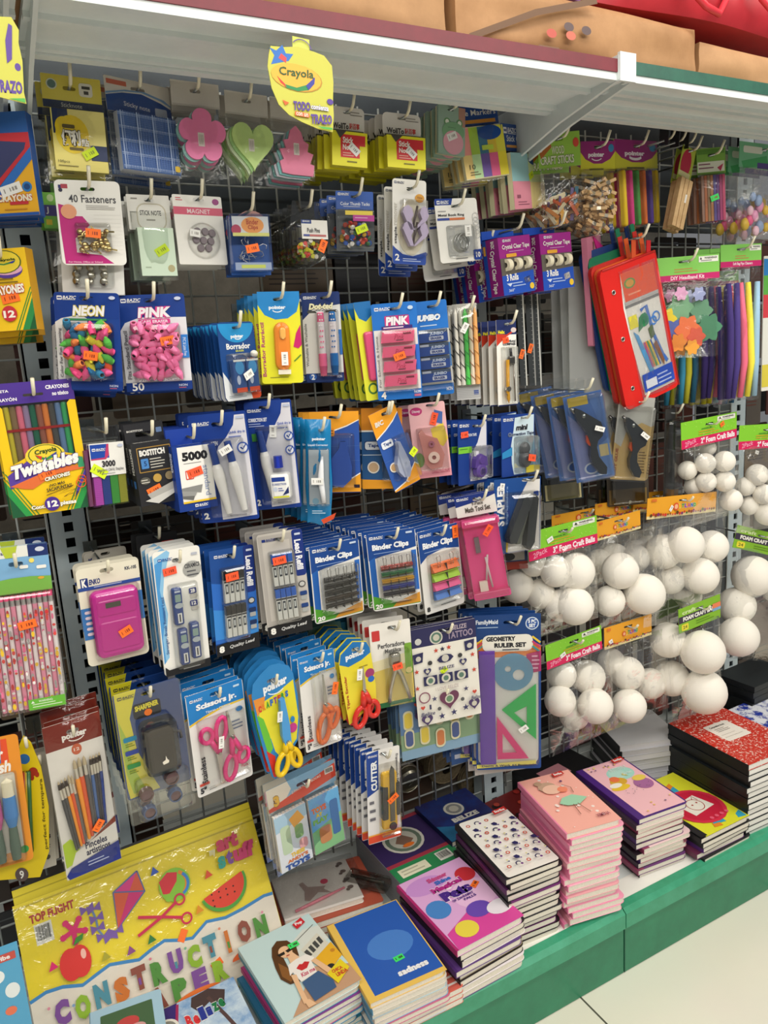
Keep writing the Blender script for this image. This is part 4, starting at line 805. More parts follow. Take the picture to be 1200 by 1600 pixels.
mb, a = p.card('#e8e4da', .02, .002, .5, .05); a.R(0, .02, 1, .14, '#2f7fc4').R(0, .14, 1, .28, '#5fae4a').R(0, .28, 1, .45, '#d0404a').R(0, .45, 1, .8, '#dfe0d8').R(0, .8, 1, .97, '#d8c84a'); p.part(mb, 'card'); p.done(0)
p = Pk('document_sleeve', 'plastic sleeve', 'tall frosted plastic sleeve hanging between the tape boxes and the red pouch', 'frosted plastic sleeve', (878, 420), (938, 412), (852, 676), -.13)
mb = MB(); mb.prism([p.Q(*q) for q in [(.15, 0), (1, .0), (1.05, .5), (1.1, .98), (.0, 1.0), (-.1, .95)]], -.003, .003, 'sleeve'); p.part(mb, 'sleeve'); mb = MB(); mb.box(p.x(.7), p.x(1.0), .004, .006, p.z(.95), p.z(.1), '#8a4a74'); p.part(mb, 'pink_sheet'); p.done(2, .03)
for i, (x, c) in enumerate(((944, '#1f4a44'), (968, '#1c3f3a'), (990, '#223a34'))):
    p = Pk('folder', 'folder', ['dark green folder hanging under the pink zip pouch', 'second dark green folder under the red pouch', 'third dark green folder beside the glue guns'][i], ['dark green folder by the zip pouch', 'middle dark green folder', 'dark green folder by the glue guns'][i], (x - 8, 440), (x + 26, 438), (x + 8, 628), -.11 + i * .008)
    mb = MB(); mb.prism(rrpts(p.x(0), p.z(1), p.x(1), p.z(0), .004), -.003, .003, 'P' + c); p.part(mb, 'cover'); p.done(0)
# ------------------------------------------------------------------ left bay: crayons, pencils, brushes
def cbox(p, k, d=.022, side=None):
    mb = MB(); mb.box(p.x(0), p.x(1), 0, d, p.z(1), 0, k, side or k); p.slotz = -.012; p.slotx = 0; return mb, Art(mb, p.w, p.h, 0)
p = Pk('crayon_box', 'crayons', 'yellow, red and blue crayon box at the upper left edge under the sign', 'yellow and red crayon box', (-60, 178), (39, 173), (-34, 341), -.2)
mb, a = cbox(p, '#f0b429', .02, '#2457a8'); a.R(0, 0, 1, .2, '#2a5fa8').G([(0, .2), (1.0, .2), (1, .29), (.86, .47), (0, 1.0)], '#3a3f6a').G([(0, .2), (1, .2), (1, .3), (0, .24)], '#c8323c').G([(.96, .26), (1, .26), (1, .34), (.3, .78), (.12, .82), (.9, .36)], '#c8323c').G([(1, .34), (1, .46), (.3, .9), (.1, .92), (.5, .66)], '#2f6fc0').E(.86, .72, .08, '#2f7fc4', .05).E(.86, .72, .05, '#1c4a84', .03).T('CRAYONS', .35, .79, .92, .86, '#f3ead0', .05, 0, 0, '#c8323c', .05).RR(.55, .86, .85, .89, '#c8323c', .01).bars(.45, .93, .95, 1, '#c88a2c', .03).R(0, .97, 1, 1, '#2457a8'); p.part(mb, 'box'); p.sticker(.6, .74, PW, 15, .001, .03, .014); p.done(2, .03)
def crayola(p, a, u, v, r, k=1.0):
    a.E(u, v, r, '#5a6a2a', r * .62 * p.w / p.h).E(u, v, r * .93, '#ecd23c', r * .57 * p.w / p.h)
    a.G([(u - r * .6, v - .004), (u, v + .025 * k), (u + r * .7, v - .012), (u + r * .6, v + .018 * k), (u, v + .04 * k), (u - r * .5, v + .02 * k)], '#3a8a4a'); a.G([(u - r * .6, v - .004), (u - r * .2, v + .012 * k), (u - r * .3, v + .034 * k)], '#d83a2c'); a.G([(u + r * .3, v + .01 * k), (u + r * .7, v - .012), (u + r * .5, v + .026 * k)], '#3a3f9c')
    a.T('Crayola', u - r * .6, v - .032 * k, u + r * .7, v + .006 * k, '#24451f', .03, 0, 0, None, .03, .012 * k)
p = Pk('crayon_box', 'crayons', 'yellow and green box of twelve crayons with an orange sticker, at the left edge', 'yellow and green box of twelve crayons', (-42, 392), (38, 386), (-26, 520), -.2)
mb, a = cbox(p, '#f2c522', .024, '#d8a01c'); a.G([(.72, 1), (1, .6), (1, 1)], '#2f8a4a').L([(.6, 1), (1, .48)], .02, '#3a8a3a').L([(.65, 1), (1, .54)], .02, '#3a8a3a').G([(.86, 1), (1, .8), (1, 1)], '#1f5a34').E(.6, .26, .3, '#5a3f94', .1).E(.6, .25, .3, '#e0a8c0', .07); crayola(p, a, .55, .16, .35)
a.T('CRAYONES', .16, .46, .88, .57, '#f6f0e0', .05, 0, 0, '#c8323c', .06, .03).bars(.4, .36, .8, 2, '#7a6420', .04).E(.52, .79, .15, '#c8323c').T('12', .4, .75, .63, .84, '#f6efe0', .04); p.part(mb, 'box'); p.sticker(.58, .6, OR, 8, .001, .026, .013); p.done(2, .03, .004, .006)
# big box with the window
p = Pk('crayon_box', 'crayons', 'large yellow twist crayon box with a clear window and purple top', 'large twist crayon box', (-19, 602), (112, 591), (-4, 814), -.215)
mb = MB(); D = .02; w2 = p.w / 2
hs = [rrpts(-.014, p.z(.105), .014, p.z(.085), .003)]; p.slotz = p.z(.095); p.slotx = 0
mb.prism([p.Q(*q) for q in [(0, .155), (1, .155), (1, 0), (0, 0)]], 0, .002, '#4b2f8f', None, hs); a = Art(mb, p.w, p.h, 0, hs)
a.T('CRAYONES', .66, .035, .95, .065, '#f0ecf4', .04).T('no tóxico', .73, .085, .93, .115, '#f0ecf4', .04).T('CAJETA', .02, .045, .22, .07, '#f0ecf4', .03).T('CRAYÓN', .04, .1, .3, .13, '#f0ecf4', .03); p.part(mb, 'purple_top')
mb = MB(); face = [(0, 1), (1, 1), (1, .16), (.93, .155), (.89, .18), (.895, .575), (.78, .555), (.66, .5), (.52, .475), (.38, .49), (.3, .55), (.24, .57), (.12, .6), (.11, .18), (.07, .155), (0, .16)]
mb.prism([p.Q(*q) for q in face], 0, .0015, '#f3c718'); mb.box(-w2, w2, .0016, D, -p.h, -p.h + .0015, '#e0b414'); mb.box(w2 - .0015, w2, .0016, D, -p.h, p.z(.16), '#e8bc16'); mb.box(-w2, -w2 + .0015, .0016, D, -p.h, p.z(.16), '#e8bc16'); mb.box(-w2, w2, D, D + .001, -p.h, p.z(.0), '#6a6560'); a = Art(mb, p.w, p.h, 0)
a.G([(.75, 1), (1, .73), (1, 1)], '#2f9a4a').G([(.84, 1), (1, .83), (1, 1)], '#1d5a38').G([(.25, 1), (0, .73), (0, 1)], '#2f9a4a').G([(.16, 1), (0, .83), (0, 1)], '#1d5a38')
for q in (.0, .045): a.L([(.68 + q, .998), (.995, .66 + q)], .013, '#3a8a3a').L([(.32 - q, .998), (.005, .66 + q)], .013, '#3a8a3a')
a.G([(.03, .68), (.3, .58), (.6, .545), (.96, .6), (.97, .65), (.6, .63), (.32, .72), (.04, .78)], '#5a3f9c').G([(.04, .76), (.32, .71), (.6, .66), (.96, .66), (.97, .69), (.6, .71), (.3, .8), (.2, .79)], '#e0703a'); a.G([(.9, .6), (.97, .6), (.98, .68), (.9, .68)], '#3a9a6a').E(.52, .555, .245, '#ecd23c', .088); crayola(p, a, .52, .548, .21, 1.2)
a.T('Twistables', .08, .61, .92, .715, '#f4f2ee', .06, .12, 0, '#4a2f7c', .05, .075).T('CRAYONES', .46, .725, .78, .755, '#f4f0e0', .05, 0, 0, '#3a3428', .06, .025).T('¡NO MÁS', .5, .775, .7, .805, '#3a3428', .03, 0, 0, None, .03, .012).T('SACAPUNTAS!', .46, .81, .78, .838, '#3a3428', .03, 0, 0, None, .03, .018)
a.L([(.45, .86), (.8, .81), (.6, .865), (.82, .84), (.66, .89), (.78, .87), (.79, .9)], .008, '#5a3a1c').L([(1.0, .69), (.84, .86)], .035, '#4a3a9c').G([(.825, .855), (.855, .87), (.8, .9)], '#3a2a6c').ring(.92, .77, .05, .012, '#e0542c').ring(.9, .8, .06, .012, '#e0542c')
a.E(.5, .93, .095, '#4b2f8f').T('12', .44, .905, .57, .955, WH, .05).T('Cont.', .24, .925, .41, .955, '#f6f2e4', .05, 0, 0, '#3a3428', .06).T('piezas', .6, .92, .8, .96, '#f6f2e4', .05, 0, 0, '#3a3428', .06); p.part(mb, 'box_front')
for i, c in enumerate(('#d8c832', '#b09468', '#f07a94', '#a08ab0', '#2f8a6a', '#a0604a', '#f08a3a', '#6a6a66', '#6a8ab8', '#3fb46a')):
    mb = MB(); u = .15 + i * .078; mb.lathe([(0, p.z(.17)), (.004, p.z(.172)), (.0046, p.z(.19)), (.0046, p.z(.62))], (p.x(u), .010, 0), 'T' + c if i % 3 == 1 else 'P' + c, (0, 0, 1), 10); p.part(mb, 'crayon')
mb = MB(); mb.box(p.x(.12), p.x(.89), .004, .0048, p.z(.36), p.z(.34), 'T#c8322c'); p.part(mb, 'red_band'); mb = MB(); mb.box(p.x(.1), p.x(.9), .0018, .0024, p.z(.62), p.z(.155), 'clear'); p.part(mb, 'window'); p.sticker(.5, .70, OR, 14, .002, .024, .012); p.done(2, .032, .003)
# pencils
p = Pk('pencil_pack', 'pencils', 'clear pack of pink patterned pencils under a blue sky header, at the left edge', 'pink patterned pencils pack', (-33, 860), (73, 848), (4, 1118), -.21)
mb, a = p.card('#7fb0d8', .02, .0015, .5, .105, .275); a.R(0, 0, 1, .065, '#e8e8e0').R(.7, .0, 1, .07, '#1c2f6a').E(.88, .03, .07, '#d0d6e4', .014).T('BAZIC', .3, .03, .44, .045, '#1c2f6a', .02).G([(.3, .0), (.55, 0), (.5, .065), (.36, .065)], '#b8c83a').G([(0, .2), (.4, .185), (.7, .185), (1, .195), (1, .275), (0, .275)], '#7ab34c').E(.74, .092, .04, '#f0dc6a').RR(.55, .115, .68, .135, WH, .02).RR(.8, .125, .95, .145, WH, .02).E(.85, .2, .05, '#e0a83a', .008); p.part(mb, 'header_card')
rnd = random.Random(7); cc = ('#e8504a', '#f2c83a', '#f4f0ec', '#f07aa0', '#d0383c', '#b8b0b0')
for i in range(12):
    mb = MB(); x = p.x(.05 + i * .082); b = ('#f29ab4', '#f6f0f0')[i % 2]; mb.lathe([(0, p.z(.285)), (.0034, p.z(.287)), (.0036, p.z(.31), 'P#f0568a'), (.0036, p.z(.345), 'M#dcdcdc'), (.0037, p.z(.98), 'P' + b), (0, p.z(.985))], (x, -.004, 0), 'P#f0568a', (0, 0, 1), 8)
    a = Art(mb, p.w, p.h, -.0078)
    for k in range(24):
        v = rnd.uniform(.37, .97); a.E(.05 + i * .082 + rnd.uniform(-.006, .006), v, rnd.uniform(.018, .03), rnd.choice(cc), rnd.uniform(.006, .02), 0, 360, 8)
    p.part(mb, 'pencil')
mb = MB(); mb.pad(p.x(-.01), p.z(1.0), p.x(1.01), p.z(.275), -.0105, .004, .003, 'clear', .05); p.part(mb, 'clear_case'); mb = MB(); mb.box(p.x(.42), p.x(.99), -.0112, -.0108, p.z(.985), p.z(.92), '#6ab83c'); a = Art(mb, p.w, p.h, -.0112); a.T('WARNING:', .58, .93, .8, .943, '#e8f0dc', .02).bars(.48, .95, .96, 2, '#d8ecc4', .015).G([(.46, .944), (.52, .944), (.49, .928)], '#e8f0dc'); p.part(mb, 'warning_label'); p.sticker(.56, .46, OR, 8, .0112, .026, .013); p.done(3, .024, .004)
# brush packs at the lower left
def brushpack():
    p = Pk('paint_brush_pack', 'paint brushes', 'orange edged pack of thick paint brushes cut by the left edge', 'thick paint brushes pack', (-66, 1165), (27, 1146), (-36, 1366), -.22)
    mb, a = p.card('#e8922c', .08, .0012, .5, .05); a.R(.0, .02, .8, .2, '#e4522c').G([(0, .03), (.7, 0), (.66, .2), (0, .24)], '#2f7fc4').T('Color', .25, .1, .72, .19, '#f6f0e8', .04, .2, 0, None, .03, .02).T('Brush', .25, .2, .82, .29, '#f6f0e8', .04, .2, 0, None, .03, .02).RR(.1, .28, .86, .9, '#d8d4c8', .05).E(.86, .9, .08, '#3f9a4a', .03); p.part(mb, 'card')
    for i, (c, h) in enumerate((('#5a9a5a', .0), ('#d85a9a', .02), ('#3a8ad0', .04))):
        mb = MB(); x = p.x(.2 + i * .26); mb.lathe([(0, p.z(.3)), (.008, p.z(.33)), (.0085, p.z(.44), 'F#efe8cc'), (.0095, p.z(.45), 'P' + c), (.0105, p.z(.6), 'P' + c), (.006, p.z(.68), 'P' + c), (.008, p.z(.85), 'P#4f6a5c'), (.0065, p.z(.94), 'P#4f6a5c'), (0, p.z(.95), 'P#4f6a5c')], (x, -.008, 0), 'F#efe8cc', (0, 0, 1), 12, .7); p.part(mb, 'paint_brush')
    p.blister(.06, .27, .9, .96, .018); p.sticker(.1, .8, PW, 0, .0185); p.done(0)
    p = Pk('paint_brush_pack', 'paint brushes', 'curved yellow card of paint brushes behind the orange pack', 'curved yellow brushes card', (22, 1150), (58, 1148), (42, 1372), -.19)
    mb, a = p.card('#e8cc1c', .06, .0012, None, .05, pts=[(-1.6, 1), (.6, 1.0), (1.1, .82), (1.25, .5), (1.05, .22), (.7, .05), (.4, .0), (.2, .06), (.1, .2), (-.2, .5), (-1.0, .8)]); a.E(.35, .16, .25, '#2f6fb0', .035).E(.7, .25, .2, '#a8321c', .03).E(.85, .27, .1, '#a8321c', .02).E(.62, .29, .1, '#a8321c', .02).T('perfect for tempera', .92, .3, 1.1, .8, '#6a5a10', .02, 0, 90).E(-.2, .97, .3, '#5a4a4a', .05).T('9', -.3, .94, -.1, 1.0, WH, .02); p.part(mb, 'card')
    for i in range(3): mb = MB(); mb.tube([p.L(.35 + i * .08, .24, .004), p.L(.15 + i * .1, .8, .004)], .004, 'P' + ('#b0402a', '#c8a82a', '#3a6a3a')[i], 6); p.part(mb, 'paint_brush')
    p.done(0)
    p = Pk('paper_card_pack', 'craft card', 'white printed card behind the yellow brushes card, near the construction paper', 'white card behind brushes', (45, 1180), (78, 1172), (56, 1362), -.165)
    mb, a = p.card('#cfc9bd', .04, .0012, None); a.T('tes', .2, .7, .8, .75, '#2a2824', .05).bars(.2, .78, .8, 4, '#8a857c', .02).barcode(.1, .88, .4, .95).E(.6, .9, .12, '#4a4640', .02); p.part(mb, 'card'); p.done(1)
brushpack()
p = Pk('paint_brush_pack', 'paint brushes', 'clear pack of twelve artist brushes with brown header and navy base', 'twelve artist brushes pack', (65, 1139), (154, 1111), (106, 1376), -.215)
mb, a = p.card('#e6e2da', .02, .0012, .5, .07); a.R(0, 0, 1, .16, '#7c2a1c').T('pointer', .3, .075, .74, .125, '#f4efe8', .06).ring(.54, .1, .16, .02, '#f4efe8', 215, 330, .035).E(.52, .19, .09, '#c8603c', .035).T('12', .47, .18, .57, .2, '#f0dcd0', .02).G([(0.02, .76), (.16, .74), (.3, .8), (.28, .9), (.02, .92)], '#b4cf2c').G([(.25, .86), (1, .7), (1, .8), (.3, .9)], '#8a3a24').G([(.22, .84), (1, .74), (1, .86), (.1, .93)], '#e6e2da').T('Pinceles', .4, .8, .8, .845, '#2a2a4a', .03, 0, 0, None, .03, .0).T('artisticos', .4, .85, .84, .89, '#2a2a4a', .03).G([(0.04, 1), (0, .97), (.1, .93), (1, .87), (1, 1)], '#1f2f84').bars(.4, .93, .8, 2, '#c0c8e4', .02); p.part(mb, 'card')
spec = [(.12, .34, '#4a4a4a'), (.18, .335, '#4a4a4a'), (.25, .33, '#f0982c'), (.32, .32, '#d8582c'), (.38, .33, '#6a6460'), (.47, .24, '#f0982c'), (.56, .235, '#d8582c'), (.66, .235, '#5a5654'), (.78, .25, '#4a6aa0'), (.84, .25, '#3a3a40'), (.9, .25, '#3a3a44'), (.96, .245, '#2a3f84')]
for i, (u, v, c) in enumerate(spec):
    mb = MB(); r = .0036 if 4 < i < 8 else .0028; x0 = p.x(u * .92); x1 = p.x(.2 + u * .62)
    a0 = p.L(0, v); mb.lathe([(0, p.z(v) * 0 + 0), (r * .7, -.006), (r, -.016, 'F#b8a888' if 2 < i < 8 else 'F#3a2f28'), (r * 1.05, -.034, 'M#d8d4cc'), (r * 1.2, -.05, 'P' + c), (r * .8, -p.h * (.83 - .12 * u - v), 'P' + c), (0, -p.h * (.84 - .12 * u - v), 'P' + c)], V((x0, -.005, p.z(v))), 'F#b8a888', V((-(x1 - x0), 0, p.h * .6)), 9); p.part(mb, 'paint_brush')
mb = MB(); mb.pillow(p.x(-.02), p.z(1.01), p.x(1.02), p.z(0), .011, .003, 'wrap', 77, 8, 14, .001, .05); p.part(mb, 'bag'); p.sticker(.66, .70, OR, 50, .012); p.done(3, .022, .005, -.004, rl=.02)
# ------------------------------------------------------------------ row 3: erasers
def cap(p, u, v, d, c, rot):
    mb = MB(); mb.lathe([(.003, -.0092), (.0042, -.0098), (.0052, -.0092), (.0062, -.0015), (.0055, .003), (.0016, .0105), (0, .011)], (0, 0, 0), 'F' + c, (0, 0, 1), 9); mb.lathe([(0, -.006), (.003, -.0092)], (0, 0, 0), 'F#7a3040' if c.startswith('#f') else 'F#3a3a3a', (0, 0, 1), 9); o = p.part(mb, 'cap_eraser'); o.location = p.L(u, v, d); o.rotation_euler = rot
def capcard(label, short, tl, tr, bl, title, cols, n, neon):
    p = Pk('cap_eraser_card', 'cap erasers', label, short, tl, tr, bl, -.21)
    mb, a = p.card('#153f90', .05, .0012, .5, .06); a.R(.01, .01, .99, .26, '#12398a').G([(.0, .9), (.0, .36), (.08, .28), (.3, .23), (1, .24), (1, .9)] if not neon else [(0, .9), (0, .3), (.1, .26), (.4, .22), (.5, .26), (.5, .9)], '#d8d6d4' if neon else '#dfe0e4').bazic(.05, .035, .3)
    a.T(title, .28, .13, .78, .235, '#f4f2f4', .05, .15, 0, '#d83a8a' if not neon else '#c8b82c', .07)
    if not neon: a.RR(.28, .25, .76, .3, '#d83a8a', .02).T('CAPS ERASER', .31, .26, .73, .29, '#f4e8f0', .03)
    else: a.RR(.14, .26, .8, .28, '#3f8a5a', .005)
    a.T('Fits Standard Pencil' if not neon else 'Color For Fun Learning', .04, .36, .1, .86, '#6a6a70', .02, 0, 90).R(0, .9, 1, .99, '#133784')
    if not neon: a.T('50', .09, .9, .27, .985, WH, .02).R(.9, .42, 1.0, .66, '#2f7fd0').T('PVC & Latex Free', .92, .45, .97, .64, '#d8e4f4', .01, 0, -90)
    a.T('NON', .8, .93, .93, .955, '#c0c8e0', .03).bars(.8, .965, .95, 1, '#c8607a', .02).E(.9, .05, .05, '#c8d0e8', .018); p.part(mb, 'card')
    rnd = random.Random(len(title))
    for i in range(6):
        for j in range(7):
            cap(p, .24 + i * .115 + rnd.uniform(-.03, .03), .345 + j * .078 + rnd.uniform(-.015, .015), rnd.uniform(.006, .014), rnd.choice(cols), (rnd.uniform(-.8, .8), rnd.uniform(-PI, PI), rnd.uniform(-.5, .5)))
    p.blister(.15, .30, .9, .89, .019)
    if neon: p.sticker(.6, .635, OR, -8, .02)
    else: p.sticker(.72, .48, OR, 8, .02)
    p.done(n, .035, .003, .005 if neon else .001, nocopy=('price_sticker',)); return p
capcard('navy card of neon mixed cap erasers with an orange price sticker', 'neon cap erasers card', (83, 456), (185, 458), (92, 610), 'NEON', ('#f0609a', '#f08a4a', '#2f7fa8', '#e0d43a', '#5ab84a', '#f0508a', '#e0542c', '#2a6fa0'), 2, True)
capcard('navy card of fifty pink cap erasers, right of the neon ones', 'pink cap erasers card', (182, 462), (287, 458), (199, 614), 'PINK', ('#f27eb0', '#ee76aa', '#f487b6'), 2, False)

p = Pk('eraser_card', 'erasers', 'front blue eraser card with white sticker at the end of a long row', 'blue eraser card', (338, 504), (395, 502), (354, 628), -.24)
mb, a = p.card('#1c4a8c', .1, .0012, .5, .07); a.E(.5, .02, .48, '#2a95d4', .24, 180, 360).T('pointer', .33, .16, .68, .215, '#eef4fa', .05).ring(.52, .19, .1, .02, '#eef4fa', 215, 330, .03).T('Borrador', .18, .27, .84, .345, '#f2f2f2', .03).T('ERASER', .42, .355, .65, .38, '#d8dc5a', .02).G([(0, .62), (.1, .7), (.22, .82), (.6, .92), (1, .96), (.96, 1), (.06, 1), (0, .95)], '#dfe2e4').G([(.72, .92), (1, .9), (1, .97), (.95, 1), (.75, 1)], '#d8502c').bars(.1, .935, .6, 2, '#8a94a0', .02); p.part(mb, 'card')
for k in range(2):
    mb = MB(); mb.pad(p.x(.2 + k * .36), p.z(.9), p.x(.53 + k * .36), p.z(.48), -.011, -.001, .002, 'P#3a5a94', .1); a = Art(mb, p.w, p.h, -.011); a.E(.36 + k * .36, .58, .12, '#4f9ad0', .09).R(.22 + k * .36, .84, .51 + k * .36, .9, '#d8502c').E(.3 + k * .36, .74, .05, '#c0cce0', .06).R(.2 + k * .36, .48, .53 + k * .36, .505, '#e8e8e4'); p.part(mb, 'eraser')
mb = MB(); mb.ball(p.L(.86, .42, .006), .006, 'F#ece6da', 10, 8, (1.2, 1, 1)); p.part(mb, 'eraser_tip')
p.blister(.14, .4, .93, .93, .014); p.sticker(.55, .68, PW, 25, .0145, .02, .0125); p.done(9, .0185, .002, -.0005, rl=.02, yj=.03, nocopy=('price_sticker',), dx=-.001)

def pcard(mb, a, p):
    a.G([(0, .0), (1, 0), (1, .1), (.92, .22), (.7, .29), (.4, .3), (.15, .25), (0, .14)], '#1d86cc').T('pointer', .26, .15, .66, .2, '#eef4fa', .05).ring(.46, .18, .13, .022, '#eef4fa', 210, 330, .04)
p = Pk('eraser_card', 'erasers', 'yellow card with an orange retractable eraser, under a round blue top', 'yellow retractable eraser card', (401, 456), (467, 455), (410, 600), -.215)
mb, a = p.card('#e6e22c', .07, .0012, .48, .08); pcard(mb, a, p); a.T('Borrador Retráctil', .03, .33, .12, .92, '#b03a74', .02, 0, 90).bars(.2, .93, .8, 1, '#8a862c', .02).G([(.8, .6), (.88, .45), (.99, .36), (1, .58), (.92, .62)], '#c81f6c').L([(.8, .76), (.9, .72), (.97, .69)], .03, '#5a8a2a'); p.part(mb, 'card')
mb = MB(); mb.pad(p.x(.34), p.z(.86), p.x(.72), p.z(.33), -.012, -.001, .014, 'P#ec8a34', .25, 6); p.part(mb, 'eraser_case'); mb = MB(); mb.pad(p.x(.47), p.z(.52), p.x(.62), p.z(.39), -.0165, -.012, .006, 'P#f2b45c', .3); p.part(mb, 'slider'); mb = MB(); mb.box(p.x(.4), p.x(.7), -.009, -.001, p.z(.9), p.z(.85), '#efe8d4'); p.part(mb, 'eraser_end')
p.sticker(.56, .73, PW, 90, .0175, .022, .011); p.done(5, .022, .003, nocopy=('price_sticker',))
p = Pk('eraser_card', 'erasers', 'navy card with a pink and a blue dotted pen eraser', 'dotted pen erasers card', (470, 458), (530, 455), (477, 598), -.205)
mb, a = p.card('#17306c', .05, .0012, .6, .06); a.bazic(.05, .04, .35).G([(0, .9), (0, .3), (.3, .18), (1, .14), (1, .9)], '#dcdad6').T('Dot-ted', .18, .12, .82, .19, '#f0eac0', .06, .2, 0, '#3a3a3a', .08).RR(.14, .2, .9, .225, '#4a4a44', .01).T('Washable & Washable', .03, .34, .1, .82, '#7a7a7a', .01, 0, 90).R(.92, .42, 1, .7, '#2f6fb8').E(.18, .94, .1, '#2f5fae', .04).T('2', .14, .91, .23, .97, WH, .03).T('NON', .82, .93, .95, .96, '#c0c8e0', .03); p.part(mb, 'card')
for i, (c, c2) in enumerate((('#f0709a', '#f0709a'), ('#1f6fb8', '#1f6fb8'))):
    mb = MB(); x = p.x(.48 + i * .3); mb.lathe([(.004, p.z(.22)), (.0055, p.z(.225)), (.0066, p.z(.33), 'P' + c), (.0066, p.z(.68), 'P#e8dfe2'), (.0072, p.z(.69), 'P' + c), (.0072, p.z(.82), 'P' + c), (.0055, p.z(.93), 'T' + c), (0, p.z(.935), 'P' + c)], (x, -.008, 0), 'P' + c, (0, 0, 1), 14)
    a = Art(mb, p.w, p.h, -.0149)
    for r in range(7):
        for s in range(2): a.E(.45 + i * .3 + s * .06 + (r % 2) * .02, .25 + r * .06, .022, c if r > 2 else '#f4eef0', None, 0, 360, 8)
    p.part(mb, 'pen_eraser')
p.blister(.34, .2, .95, .94, .017); p.done(2, .03, nocopy=('price_sticker',))
p = Pk('eraser_card', 'erasers', 'blue card of four pink wedge erasers with an orange sticker', 'pink wedge erasers card', (579, 476), (650, 470), (585, 627), -.225)
mb, a = p.card('#1f74cc', .05, .0012, .5, .06); a.bazic(.07, .04, .35).R(.02, .27, .98, .9, '#e4e2de').RR(.28, .13, .82, .24, '#d8307c', .03).T('PINK', .3, .14, .8, .23, '#f6f0f4', .06, .1, 0, '#2a2a6a', .03).RR(.2, .235, .88, .27, '#3a2a7a', .01).bars(.24, .245, .84, 1, '#f0d8e4', .02, .6).T('4', .08, .91, .19, .985, WH, .05).T('For School & Home', .05, .33, .1, .86, '#8a8a8a', .01, 0, 90).R(.9, .44, 1, .7, '#2f6fd0').T('NON', .82, .915, .97, .945, '#e8eef6', .03).R(.82, .955, .97, .98, '#c86a8a').E(.86, .06, .06, '#c8dcf0', .02); p.part(mb, 'card')
for k in range(4):
    mb = MB(); v = .35 + k * .15; x0, x1, z0, z1 = p.x(.2), p.x(.88), p.z(v + .055), p.z(v - .055)
    mb.prism([(x0 - .003, z0), (x1, z0), (x1 + .003, z1), (x0, z1)], -.012, -.001, 'F#f06f94'); a = Art(mb, p.w, p.h, -.012); a.T('Pink', .46, v - .025, .68, v + .028, '#c03a5c', .0, .3).R(.66, v - .04, .84, v - .02, '#8a3a4a').R(.5, v + .03, .66, v + .04, '#7a4a5a'); p.part(mb, 'wedge_eraser')
p.blister(.16, .27, .92, .92, .0145); p.sticker(.55, .55, OR, 15, .015); p.done(5, .02, .005, 0, nocopy=('price_sticker',), dx=-.002)
p = Pk('eraser_card', 'erasers', 'blue card of four large boxed erasers partly behind the pink wedge erasers', 'large boxed erasers card', (634, 474), (697, 467), (641, 622), -.20)
mb, a = p.card('#1f74cc', .05, .0012, .62, .06); a.T('JUMBO', .2, .14, .82, .225, '#eef2f6', .07, .2, 0, '#1a3a7a', .05).bars(.3, .25, .86, 1, '#c8dcf0', .03).R(.0, .3, 1, .88, '#dfe0e0').R(.96, .45, 1, .7, '#2f7fd0').T('NON', .82, .92, .97, .96, '#e8eef6', .03); p.part(mb, 'card')
for k in range(4):
    mb = MB(); v = .37 + k * .14; mb.box(p.x(.18), p.x(.95), -.013, -.001, p.z(v + .064), p.z(v - .064), '#2c4f9c', '#ded8c8'); a = Art(mb, p.w, p.h, -.013); a.R(.18, v - .064, .95, v - .03, '#4a5a74').RR(.24, v - .056, .46, v - .034, '#c8ccd8', .01).T('JUMBO', .5, v - .04, .85, v, '#c4cfe4', .05, .2).RR(.48, v + .005, .84, v + .045, '#d4d8e4', .02).T('ERASER', .52, v + .012, .8, v + .038, '#2a3f84', .05); p.part(mb, 'boxed_eraser')
p.blister(.12, .29, .98, .94, .016); p.done(4, .024, .004, nocopy=(), hook=True)
# lime eraser cards, a row seen almost edge on
p = Pk('eraser_card', 'erasers', 'lime card with blue top, front of the row left of the pink wedge erasers', 'lime eraser card', (552, 473), (578, 470), (558, 630), -.215, .0)
mb, a = p.card('#dfe03a', .12, .0012, None); a.G([(0, .0), (1, 0), (1, .14), (.6, .2), (.2, .16), (0, .06)], '#1f6fb0').E(.5, .88, .3, '#4a7a3a', .06).E(.5, .88, .2, '#dfe03a', .04); p.part(mb, 'card'); mb = MB(); mb.pad(p.x(.3), p.z(.8), p.x(.95), p.z(.3), -.008, -.001, .006, 'P#d8527c', .3); p.part(mb, 'eraser_case'); p.done(6, .022, .002, -.0008, yj=.03, hook=False, dx=-.001)

